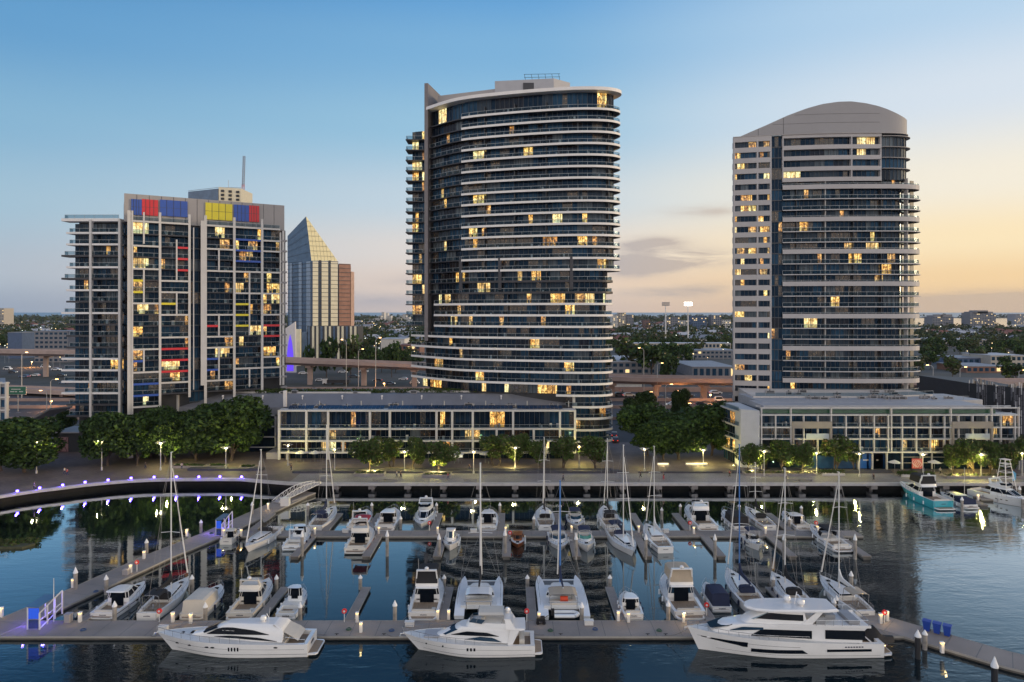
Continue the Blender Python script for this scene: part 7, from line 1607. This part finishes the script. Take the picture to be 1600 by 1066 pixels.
# ============================================================ THREE BIG YACHTS (bow to the left: heading = pi)
def hpanel(root, h, xs_, lo, up, mat=tint_, name='hull_window', sides=(-1, 1), n=10, th=.03):
    """window let into the hull side: xs_ range, lo/up = functions of x giving z"""
    for sd in sides:
        m = MB(); A = []
        for i in range(n + 1):
            x = xs_[0] + (xs_[1] - xs_[0]) * i / n; row = []
            for z in (lo(x), up(x)):
                t = h.tx(x); zs = h.sheer(t); hh = z / zs
                tt = min(1, max(0, (x + h.L / 2) / (h.L * (1 - h.rake * (1 - hh))))); b = h.half(tt); ww = .955 + .045 * hh
                if tt > .55: ww *= 1 - (1 - hh) * .55 * ((tt - .55) / .45) ** 1.5
                row.append((x, sd * (b * ww + th), z))
            A.append(row)
        m.loft(A, False, False); m.build(name, mat, root)
class Sup:
    """superstructure shell from levels, with y(x, z) lookup for side windows"""
    def __init__(s, lv): s.lv = lv
    def y(s, x, z):
        L = s.lv
        for a, b in zip(L, L[1:]):
            if a[0] <= z <= b[0] or b is L[-1]:
                t = max(0, min(1, (z - a[0]) / (b[0] - a[0]))); q = [a[i] + (b[i] - a[i]) * t for i in range(5)]
                f = max(0, min(1, (x - q[1]) / (q[2] - q[1]))); return q[3] + (q[4] - q[3]) * f + .04 * q[3] * math.sin(math.pi * f)
def spanel(root, S_, poly_lo, poly_up, mat=tint_, name='window', sides=(-1, 1), n=12, th=.05):
    x0, x1 = poly_lo[0][0], poly_lo[-1][0]
    def ev(P, x):
        for (a, za), (b, zb) in zip(P, P[1:]):
            if x <= b + 1e-6: return za + (zb - za) * (x - a) / (b - a)
        return P[-1][1]
    for sd in sides:
        m = MB(); A = []
        for i in range(n + 1):
            x = x0 + (x1 - x0) * i / n; A.append([(x, sd * (S_.y(x, z) + th), z) for z in (ev(poly_lo, x), ev(poly_up, x))])
        m.loft(A, False, False); m.build(name, mat, S_.ob)
def build_sup(root, lv, mat=gel, name='superstructure', ch=.5, nose=.3):
    # finer outline: follow y() so panels sit on it
    S_ = Sup(lv); R = []
    for (z, xb, xf, wb, wf) in lv:
        N_ = 14; P = [(xb + (xf - xb) * i / N_, wb + (wf - wb) * i / N_ + .04 * wb * math.sin(math.pi * i / N_)) for i in range(N_ + 1)]
        nosep = [(xf + nose * math.sin(a), wf * math.cos(a)) for a in (.5, 1.0, 1.57)]
        half_ = P + nosep; R.append([(x, -y, z) for x, y in half_] + [(x, y, z) for x, y in half_[::-1][1:]])
    m = MB(); m.loft(R, True, False); n = len(R[-1]); o = len(m.v); cx = (lv[-1][1] + lv[-1][2]) / 2; m.v += list(R[-1]) + [(cx, 0, lv[-1][0] + .05)]
    for i in range(n): m.f.append((o + i, o + (i + 1) % n, o + n)); m.m.append(0)
    S_.ob = m.build(name, mat, root, True); return S_
def domes(root, P):
    for (x, y, z, r) in P: m = MB(); m.lathe([(r * .5, 0), (r * .55, r * .3), (r, r * .7), (r * 1.0, r * 1.2), (r * .75, r * 1.75), (r * .1, r * 2.0)], (x, y, z), 14); m.build('satellite_dome', gel, root, True)
def slots(root, h, xs_, z0, z1, w, name='vent_slot'):
    for x in xs_: hpanel(root, h, (x, x + w), lambda q: z0, lambda q: z1, tint_, name, (1,), 2, .02)
def portholes(root, h, xs_, z, w=.5, hh=.16):
    for x in xs_:
        for sd in (1,):
            t = h.tx(x); zs = h.sheer(t); hr = z / zs; tt = min(1, (x + h.L / 2) / (h.L * (1 - h.rake * (1 - hr)))); ww = .955 + .045 * hr
            if tt > .55: ww *= 1 - (1 - hr) * .55 * ((tt - .55) / .45) ** 1.5
            y = h.half(tt) * ww; m = MB(); c = (x, sd * (y + .02), z); R = [(x + w / 2 * math.cos(a * PI / 5), sd * (y + .03), z + hh * math.sin(a * PI / 5)) for a in range(10)]; m.add(R, [tuple(range(10))]); m.build('porthole', tint_, root)
def yline(root, h, z, mat=nav, t0=.02, t1=.97, th=.05, sides=(1,), rel=True):
    for sd in sides:
        m = MB(); A = []
        for i in range(25):
            t = t0 + (t1 - t0) * i / 24; zz = h.sheer(t) * z if rel else z; hr = zz / h.sheer(t); ww = .955 + .045 * hr
            if t > .55: ww *= 1 - (1 - hr) * .55 * ((t - .55) / .45) ** 1.5
            x = h.X(t, hr); y = sd * (h.half(t) * ww + .015); A.append([(x, y, zz), (x, y, zz + th)])
        m.loft(A, False, False); m.build('hull_stripe', mat, root)
def anchor(root, h):
    m = MB(); x = h.L / 2; z = h.fb - .1; m.tube((x - .5, 0, z), (x + .35, 0, z - .05), .06); m.tube((x + .3, -.25, z - .3), (x + .35, .25, z - .3), .07); m.tube((x + .35, 0, z), (x + .3, 0, z - .35), .05); m.build('anchor', steel, root)
# ---- left: sport yacht with arched hardtop.  local +y (port) faces the camera after the turn
Y1 = thing('motor_yacht', 'long white sport yacht with an arched roof and four side slots, leftmost big yacht', 'yacht', (ax(377, 81) - .8, 81.0, 0), PI, 'big yachts moored along the foreground pontoon')
h = Hull(Y1, 18.4, 4.5, 2.15, 1.55, gel, None, antif, cock=.15, full=2.5, aft=.88, rake=.10, plat=1.1, dr=.5)
S1 = build_sup(Y1, [(1.62, -6.2, 5.2, 1.72, .55), (2.15, -6.3, 4.2, 1.66, .6), (2.7, -6.3, 2.0, 1.5, .85), (3.2, -5.9, .9, 1.25, .8), (3.42, -5.0, .2, .95, .6)], ch=.3, nose=.5)
spanel(Y1, S1, [(-4.6, 2.42), (2.9, 2.22)], [(-4.6, 2.46), (-2.8, 2.85), (0, 3.08), (1.4, 3.0), (2.9, 2.28)], tint_, 'window')
spanel(Y1, S1, [(-5.6, 1.72), (2.0, 1.98)], [(-5.6, 1.76), (-3.4, 2.08), (0, 2.18), (2.0, 2.02)], tint_, 'window')
m = MB()       # windscreen wrapped over the front
m.loft([[(3.05 + .5 * math.cos(a) * 1.0, 1.0 * math.sin(a) * 1.0, 2.42) for a in (-1.4, -.8, 0, .8, 1.4)], [(1.45 + .5 * math.cos(a), 1.02 * math.sin(a), 3.06) for a in (-1.4, -.8, 0, .8, 1.4)]], False, False); m.build('windscreen', tint_, Y1)
m = MB(); m.loft([[(-5.8, -1.35, 3.0), (-5.8, 1.35, 3.0), (-5.0, 1.2, 3.4), (-5.0, -1.2, 3.4)], [(-8.0, -1.5, 1.75), (-8.0, 1.5, 1.75), (-7.4, 1.5, 2.2), (-7.4, -1.5, 2.2)]]); m.build('cockpit_cover', cream, Y1)
domes(Y1, [(-3.5, .2, 3.42, .38)]); m = MB(); m.tube((-4.2, .5, 3.4), (-4.4, .5, 5.2), .02, n=4); m.tube((-3.9, -.6, 3.4), (-3.6, -.6, 4.0), .05); m.build('aerial', gel, Y1)
yline(Y1, h, .62, mull, .02, .97, .025); yline(Y1, h, .26, nav, .0, .93, .035)
slots(Y1, h, [-1.35, -1.0, -.65, -.3], .85, 1.3, .18); portholes(Y1, h, [6.3, 4.6, 2.4, 1.7, -5.6], 1.25, .5, .09)
rails(Y1, h, .42, 1, .62, 9); anchor(Y1, h)
m = MB(); m.box(4.4, -.3, 2.05, 5.1, .3, 2.12); m.lathe([(.3, 0), (.3, .04)], (6.2, 0, 2.0), 12); m.build('hatch', tint_, Y1); marks(Y1, h.X(0, .6), .9, 5, 1.2, .3)
m = MB(); m.path([(-8.9, 1.9, .9), (-8.9, 1.9, 2.1), (-8.4, 1.9, 2.1), (-6.6, 1.75, 2.3)], .03); m.build('stern_rail', steel, Y1)
# ---- middle: flybridge yacht
Y2 = thing('motor_yacht', 'white flybridge yacht with curved side windows and three slots, middle of three', 'yacht', (ax(739, 81) - .5, 81.0, 0), PI, 'big yachts moored along the foreground pontoon')
h = Hull(Y2, 15.6, 4.3, 2.05, 1.35, gel, None, antif, cock=.20, full=2.5, aft=.88, rake=.12, plat=.9)
S2 = build_sup(Y2, [(1.5, -4.6, 4.2, 1.65, .55), (2.1, -4.8, 3.0, 1.58, .7), (2.75, -5.0, 1.3, 1.45, .95), (3.0, -6.6, .8, 1.55, .95), (3.14, -6.7, .6, 1.5, .9)], nose=.5)
spanel(Y2, S2, [(-3.6, 2.22), (2.0, 2.16)], [(-3.6, 2.26), (-2.2, 2.6), (.2, 2.66), (2.0, 2.2)], tint_, 'window')
spanel(Y2, S2, [(-3.9, 1.62), (.4, 1.72)], [(-3.9, 1.66), (-2.9, 2.06), (-1.4, 2.12), (.4, 1.76)], tintb, 'window')
m = MB(); m.loft([[(2.6 + .5 * math.cos(a), 1.0 * math.sin(a), 2.2) for a in (-1.4, -.8, 0, .8, 1.4)], [(1.15 + .5 * math.cos(a), 1.08 * math.sin(a), 2.85) for a in (-1.4, -.8, 0, .8, 1.4)]], False, False); m.build('windscreen', tintb, Y2)
house(Y2, [(3.1, -4.9, .4, 1.5, .9), (3.65, -5.3, -.1, 1.45, .9)], 'h', gel, name='flybridge', pill=False)
m = MB(); q = [(-1.6, 1.3, 3.6), (-.1, .8, 3.6), (-.1, -.8, 3.6), (-1.6, -1.3, 3.6)]; m.loft([q, [(a - .4, b * .9, c + .42) for a, b, c in q]], False, False); m.build('flybridge_screen', tintb, Y2)
m = MB()
for sd in (-1, 1): m.loft([[(-5.6, sd * 1.6, 3.0), (-4.4, sd * 1.6, 3.1), (-4.4, sd * 1.45, 3.1), (-5.6, sd * 1.45, 3.0)], [(-4.9, sd * 1.4, 4.15), (-4.3, sd * 1.4, 4.15), (-4.3, sd * 1.28, 4.15), (-4.9, sd * 1.28, 4.15)]])
m.box(-5.0, -1.4, 4.1, -4.2, 1.4, 4.22); m.build('radar_arch', gel, Y2)
canopy(Y2, -4.2, -1.2, 1.3, 3.65, 4.85, cream, 'bimini', False); domes(Y2, [(-4.6, -.5, 4.22, .3)])
m = MB(); m.box(-4.2, -1.1, 3.15, -3.2, 1.1, 3.5); m.box(-1.9, -.9, 3.15, -1.5, .3, 3.9); m.build('flybridge_seat', seatm, Y2)
m = MB(); m.box(-6.6, -1.2, .95, -6.0, 1.2, 1.75); m.build('cockpit_seat', seatm, Y2); m = MB(); m.box(-4.66, -1.2, 1.0, -4.62, 1.2, 2.6); m.build('saloon_door', tintb, Y2)
m = MB(); m.add([(-5.2, 1.72, 1.4), (-4.6, 1.7, 1.4), (-4.9, 1.6, 3.0), (-6.0, 1.6, 3.0)], [(0, 1, 2, 3)]); m.add([(-5.2, -1.72, 1.4), (-4.6, -1.7, 1.4), (-4.9, -1.6, 3.0), (-6.0, -1.6, 3.0)], [(0, 1, 2, 3)]); m.build('wing_panel', gel, Y2)
yline(Y2, h, .62, mull, .02, .97, .025); yline(Y2, h, .22, nav, 0, .93, .03); slots(Y2, h, [-.9, -.5, -.1], .82, 1.18, .22); portholes(Y2, h, [4.9, 2.9], 1.25, .22, .1); rails(Y2, h, .45, 1, .62, 8); anchor(Y2, h)
m = MB(); m.box(3.4, -.9, 1.86, 5.2, .9, 1.98); m.build('sun_pad', M('sun_pad', (.36, .36, .38), .8, var=.05), Y2)
# ---- right: three deck yacht
Y3 = thing('motor_yacht', 'largest white yacht with three decks and long black windows, at the right', 'yacht', (ax(1231, 81) - .8, 81.1, 0), PI, 'big yachts moored along the foreground pontoon')
h = Hull(Y3, 22.2, 4.9, 2.75, 1.7, gel, None, antif, cock=.13, full=2.7, aft=.92, rake=.06, plat=1.2, dr=.6, cdepth=.4)
S3 = build_sup(Y3, [(1.75, -8.6, 8.6, 2.15, .9), (2.7, -8.6, 7.6, 2.1, 1.0), (3.35, -9.0, 6.2, 2.1, 1.1), (3.55, -9.6, 4.6, 2.15, 1.2)], nose=.8)
m = MB(); A = []
for sd in (-1, 1):
    m = MB(); m.loft([[(x, sd * (S3.y(x, 3.5) + .04), z0), (x, sd * (S3.y(x, 3.5) + .04), z0 + .28), (x, sd * (S3.y(x, 3.5) - .1), z0 + .28), (x, sd * (S3.y(x, 3.5) - .1), z0)] for x, z0 in ((-9.6, 3.45), (-6, 3.45), (-2, 3.42), (1, 3.3))]); m.build('bulwark', gel, Y3)
spanel(Y3, S3, [(-2.9, 2.08), (4.0, 2.24)], [(-2.9, 3.0), (2.8, 3.02), (4.0, 2.30)], tint_, 'window'); spanel(Y3, S3, [(-8.9, 2.1), (-4.4, 2.12)], [(-8.9, 3.15), (-3.9, 3.15), (-4.4, 3.15)], tint_, 'window')
spanel(Y3, S3, [(2.6, 2.95), (6.4, 2.75)], [(2.6, 3.22), (5.0, 3.22), (6.4, 2.82)], tintb, 'window')
hpanel(Y3, h, (4.6, 9.6), lambda x: 1.15 + (x - 4.6) * .12 if x > 5.4 else 1.15, lambda x: 1.75 + (x - 4.6) * .02, tint_, 'hull_window'); hpanel(Y3, h, (-2.2, 4.2), lambda x: .62, lambda x: 1.05 if x > -1.6 else .62 + (x + 2.2) * .7, tint_, 'hull_window'); hpanel(Y3, h, (-9.6, -4.4), lambda x: .82, lambda x: 1.12, tint_, 'hull_window')
S4 = build_sup(Y3, [(3.5, -2.6, 4.4, 1.7, .9), (4.0, -2.4, 3.7, 1.62, .95), (4.85, -2.2, 1.9, 1.5, 1.0), (5.0, -2.2, 1.7, 1.45, .95)], name='wheelhouse', nose=.5)
spanel(Y3, S4, [(-2.0, 4.05), (3.4, 4.1)], [(-2.0, 4.72), (1.9, 4.78), (3.4, 4.16)], tint_, 'window')
m = MB(); m.loft([[(3.5 + .6 * math.cos(a), 1.1 * math.sin(a), 4.02) for a in (-1.4, -.8, 0, .8, 1.4)], [(1.75 + .55 * math.cos(a), 1.1 * math.sin(a), 4.82) for a in (-1.4, -.8, 0, .8, 1.4)]], False, False); m.build('windscreen', M('pale_screen', (.30, .38, .42), .15, var=0), Y3)
m = MB(); rp = [(-6.2, 1.5), (-4.8, 1.8), (1.5, 1.75), (3.4, 1.35), (4.2, .7), (4.4, 0), (4.2, -.7), (3.4, -1.35), (1.5, -1.75), (-4.8, -1.8), (-6.2, -1.5)]
m.loft([[(x, y, 5.1) for x, y in rp], [(x, y, 5.22) for x, y in rp], [(x * .97, y * .93, 5.38) for x, y in rp]]); m.build('hardtop', gel, Y3)
m = MB()
for sd in (-1, 1): m.loft([[(-3.0, sd * 1.7, 3.7), (-1.8, sd * 1.7, 3.7), (-1.8, sd * 1.58, 3.7), (-3.0, sd * 1.58, 3.7)], [(-4.4, sd * 1.6, 5.1), (-3.6, sd * 1.6, 5.1), (-3.6, sd * 1.5, 5.1), (-4.4, sd * 1.5, 5.1)]])
m.build('roof_pillar', gel, Y3)
domes(Y3, [(-2.2, .5, 5.38, .42), (-1.0, -.6, 5.38, .42)]); m = MB(); m.tube((-1.6, 0, 5.3), (-1.9, 0, 6.8), .05); m.box(-2.4, -.8, 6.1, -2.2, .8, 6.2); m.build('radar_mast', gel, Y3)
m = MB()
for x in (-9.3, -8.3, -7.3, -6.3, -5.3, -4.3, -3.3):
    for sd in (-1, 1): m.tube((x, sd * 2.1, 3.7), (x, sd * 2.1, 4.35), .025, n=4)
for sd in (-1, 1): m.path([(-9.3, sd * 2.1, 4.35), (-3.3, sd * 2.1, 4.35)], .03)
m.tube((-9.3, -2.1, 4.35), (-9.3, 2.1, 4.35), .03); m.build('upper_rail', steel, Y3)
m = MB(); m.box(-8.6, -1.5, 3.6, -7.4, 1.5, 4.05); m.box(-6.4, -1.2, 3.6, -5.2, .2, 4.1); m.box(-4.6, .4, 3.6, -3.6, 1.5, 4.4); m.build('deck_lounge', M('lounge_grey', (.28, .29, .31), .8, var=.1), Y3)
m = MB(); m.loft([[(8.6, -.75, 2.88), (8.6, .75, 2.88)], [(6.7, -1.2, 3.28), (6.7, 1.2, 3.28)], [(6.1, -1.1, 3.42), (6.1, 1.1, 3.42)]], False, False); m.build('deck_window', tint_, Y3)
m = MB(); m.loft([[(-11.4, -1.9, .5), (-11.4, 1.9, .5), (-11.2, 1.9, .6), (-11.2, -1.9, .6)], [(-9.8, -2.1, 1.75), (-9.8, 2.1, 1.75), (-9.6, 2.1, 1.75), (-9.6, -2.1, 1.75)]]); m.build('stern_steps', gel, Y3)
rails(Y3, h, .55, 1, .5, 9); anchor(Y3, h); yline(Y3, h, .68, mull, .45, .97, .03); yline(Y3, h, .2, mull, .02, .9, .02)
m = MB()
for i in range(9): x = -2.6 + i * .8; y = S3.y(x, 2.3) + .14; m.tube((x, y, 2.1), (x, y, 2.35), .018, n=3)
m.path([(-2.6, S3.y(-2.6, 2.3) + .14, 2.35), (.6, S3.y(.6, 2.3) + .14, 2.35), (3.8, S3.y(3.8, 2.3) + .14, 2.42)], .025); m.build('side_rail', steel, Y3); marks(Y3, -11.0, .8, 6, 1.4, .22)
m = MB()
for i in range(7): x = -8.6 + i * .32; m.box(x, h.half(h.tx(x)) + .0, 1.32, x + .2, h.half(h.tx(x)) + .03, 1.44)
m.build('name_lettering', nav, Y3)
# covered tender on the stern platform
TD = thing('covered_tender', 'tender under a black cover on the stern platform of the largest yacht', 'tender', (Y3.location.x + 11.3, 80.9, .75), 0)
m = MB(); R = []
for i in range(11):
    t = i / 10; x = -1.9 + 3.8 * t; w = .85 * math.sin(math.pi * (.12 + .80 * t)) ** .6; hh = .55 + 1.25 * math.exp(-((t - .36) / .20) ** 2); R.append([(x, -w, .35), (x, -w * .9, .6), (x, -w * .35, hh + .35), (x, w * .35, hh + .35), (x, w * .9, .6), (x, w, .35), (x, 0, .12)])
m.loft(R); m.build('cover', blk, TD, True); m = MB()
for x in (-.9, .9): m.tube((x, -.6, .25), (x - .2, -.5, -.2), .04); m.tube((x, .6, .25), (x - .2, .5, -.2), .04)
m.build('cradle', steel, TD)
# mooring lines of the big yachts and neighbours
def mooring(p, q, lab, sag=.35):
    p = Vector(p); q = Vector(q); P = []
    for i in range(9): t = i / 8; v = p.lerp(q, t); v.z -= sag * 4 * t * (1 - t); P.append(v)
    m = MB(); m.path(P, .025, 4); tag(m.build('mooring_line', M('rope', (.12, .11, .11), .9, var=0)), lab, 'rope', 'mooring lines')
mooring((-42.0, 81.2, 1.9), (-44.3, 83.6, DZ), 'bow line of the left big yacht'); mooring((-24.3, 82.6, 1.3), (-22.7, 83.6, DZ), 'stern line of the left big yacht', .1)
mooring((-12.9, 81.2, 1.8), (-15.3, 83.7, DZ), 'bow line of the middle big yacht'); mooring((2.3, 82.6, 1.2), (3.9, 83.6, DZ), 'stern line of the middle big yacht', .1); mooring((20.9, 81.4, 2.3), (18.6, 83.6, DZ), 'bow line of the largest yacht')
# cleats and hose on the pontoon edge
for i, u in enumerate((415, 526, 600, 876, 1012, 1040)):
    x, y, z = at(u, 992, DZ); m = MB(); m.box(x - .05, y - .05, DZ, x + .05, y + .05, DZ + .12); m.tube((x - .25, y, DZ + .14), (x + .25, y, DZ + .14), .035); tag(m.build('cleat', black), ['mooring cleat behind the left big yacht', 'mooring cleat right of the left big yacht stern', 'mooring cleat left of the middle big yacht bow', 'mooring cleat right of the middle big yacht stern', 'mooring cleat in the clear stretch of pontoon', 'mooring cleat left of the largest yacht bow'][i], 'cleat', 'mooring cleats')
# ============================================================ PEOPLE
def person(lab, x, y, z, rz, shirt, trousers, stride=.28, hair=(.03, .02, .015)):
    sk = M('skin', (.42, .26, .19), .6, var=0)
    J = {'pel': (0, 0, .95), 'ch': (.02, 0, 1.30), 'nk': (.02, 0, 1.50), 'hd': (.04, 0, 1.66), 'top': (.04, 0, 1.76), 'hl': (0, .1, .90), 'kl': (stride * .6, .1, .50), 'al': (stride * .7, .1, .09), 'tl': (stride * .7 + .18, .1, .04), 'hr': (0, -.1, .90), 'kr': (-stride * .2, -.1, .50), 'ar': (-stride, -.1, .14), 'tr': (-stride + .16, -.1, .05),
         'sl': (.02, .19, 1.42), 'el': (-.10, .23, 1.14), 'wl': (.02, .22, .92), 'fl': (.06, .22, .84), 'sr': (.02, -.19, 1.42), 'er': (.10, -.23, 1.14), 'wr': (.24, -.22, .97), 'fr': (.30, -.22, .91)}
    R = {'pel': .14, 'ch': .15, 'nk': .055, 'hd': .10, 'top': .075, 'hl': .09, 'kl': .06, 'al': .04, 'tl': .035, 'hr': .09, 'kr': .06, 'ar': .04, 'tr': .035, 'sl': .06, 'el': .045, 'wl': .032, 'fl': .035, 'sr': .06, 'er': .045, 'wr': .032, 'fr': .035}
    E = [('pel', 'ch'), ('ch', 'nk'), ('nk', 'hd'), ('hd', 'top'), ('pel', 'hl'), ('hl', 'kl'), ('kl', 'al'), ('al', 'tl'), ('pel', 'hr'), ('hr', 'kr'), ('kr', 'ar'), ('ar', 'tr'), ('ch', 'sl'), ('sl', 'el'), ('el', 'wl'), ('wl', 'fl'), ('ch', 'sr'), ('sr', 'er'), ('er', 'wr'), ('wr', 'fr')]
    def skin(keys, edges, grow, name, mat, parent):
        ks = list(keys); me = bpy.data.meshes.new(name); me.from_pydata([J[k] for k in ks], [(ks.index(a), ks.index(b)) for a, b in edges], []); me.materials.append(mat)
        o = bpy.data.objects.new(name, me); COL.objects.link(o); o.modifiers.new('skin', 'SKIN').use_smooth_shade = True
        for i, k in enumerate(ks): me.skin_vertices[0].data[i].radius = (R[k] + grow,) * 2
        me.skin_vertices[0].data[0].use_root = True
        s_ = o.modifiers.new('sub', 'SUBSURF'); s_.levels = s_.render_levels = 1
        if parent: o.parent = parent
        return o
    body = skin(list(J), E, 0, 'person', sk, None); body.location = (x, y, z); body.rotation_euler = (0, 0, rz); tag(body, lab, 'person')
    skin(['pel', 'ch', 'sl', 'el', 'sr', 'er'], [('pel', 'ch'), ('ch', 'sl'), ('sl', 'el'), ('ch', 'sr'), ('sr', 'er')], .022, 'shirt', shirt, body)
    skin(['pel', 'hl', 'kl', 'al', 'hr', 'kr', 'ar'], [('pel', 'hl'), ('hl', 'kl'), ('kl', 'al'), ('pel', 'hr'), ('hr', 'kr'), ('kr', 'ar')], .02, 'trousers', trousers, body)
    m = MB(); m.lathe([(.02, .02), (.10, .05), (.115, .10), (.09, .17), (.02, .20)], (.025, 0, 1.61), 10); m.build('hair', M('hair', hair, .8, var=0), body, True)
    m = MB(); m.tube((.13, 0, 1.66), (.17, 0, 1.645), .014, n=5); m.build('nose', sk, body)
    return body
cA, cB, cC, cD = M('cloth_black', (.015, .015, .018), .9, var=0), M('cloth_red', (.35, .04, .05), .9, var=0), M('cloth_pale', (.45, .43, .42), .9, var=0), M('cloth_navy', (.03, .04, .09), .9, var=0)
for (u, v, rz, a_, b_, lb) in [(105, 744, 2.8, cB, cD, 'person in a red top walking on the paving at the left'), (101, 742, 2.8, cC, cD, 'person in a pale top walking beside the red one'), (53, 766, .2, cD, cA, 'person in navy near the curved quay edge'), (1001, 747, 2.9, cA, cA, 'person in black walking on the boardwalk, left of two'), (1037, 750, 3.3, cA, cB, 'person in black top and red trousers near the quay edge'), (1365, 751, 0, cA, cA, 'person in dark clothes before the blue shop'), (733, 736, 1.2, cA, cD, 'person standing under the lamp by the terrace'), (227, 733, .5, cA, cD, 'person in dark clothes by the long tree row'),
                            (284, 734, 2, cC, cD, 'person in a pale top sitting side of the planter wall'), (1469, 742, .4, cC, cA, 'person in a pale top before the dark shop windows'), (620, 747, .3, cC, cD, 'person in a pale top walking above the red canopy boat'), (626, 747, .3, cA, cA, 'person in black walking beside the pale one, middle left'), (880, 752, 3, cD, cA, 'person in navy on the boardwalk above the navy canopy boats'), (1140, 746, 0, cB, cA, 'person in a red top near the right of the dark clump'), (1228, 751, .2, cC, cA, 'person in a pale top on the boardwalk near the blue mast'), (455, 736, 1, cA, cD, 'person in black at the left end of the glazed terrace'), (700, 750, 3, cB, cD, 'person in a red top right of the glowing round tree'), (1560, 752, 2.8, cA, cD, 'person in black behind the game fishing boat')]:
    x, y, z = at(u, v, PZ + .02); person(lb, x, y, PZ + .02, rz, a_, b_)
add_haze()
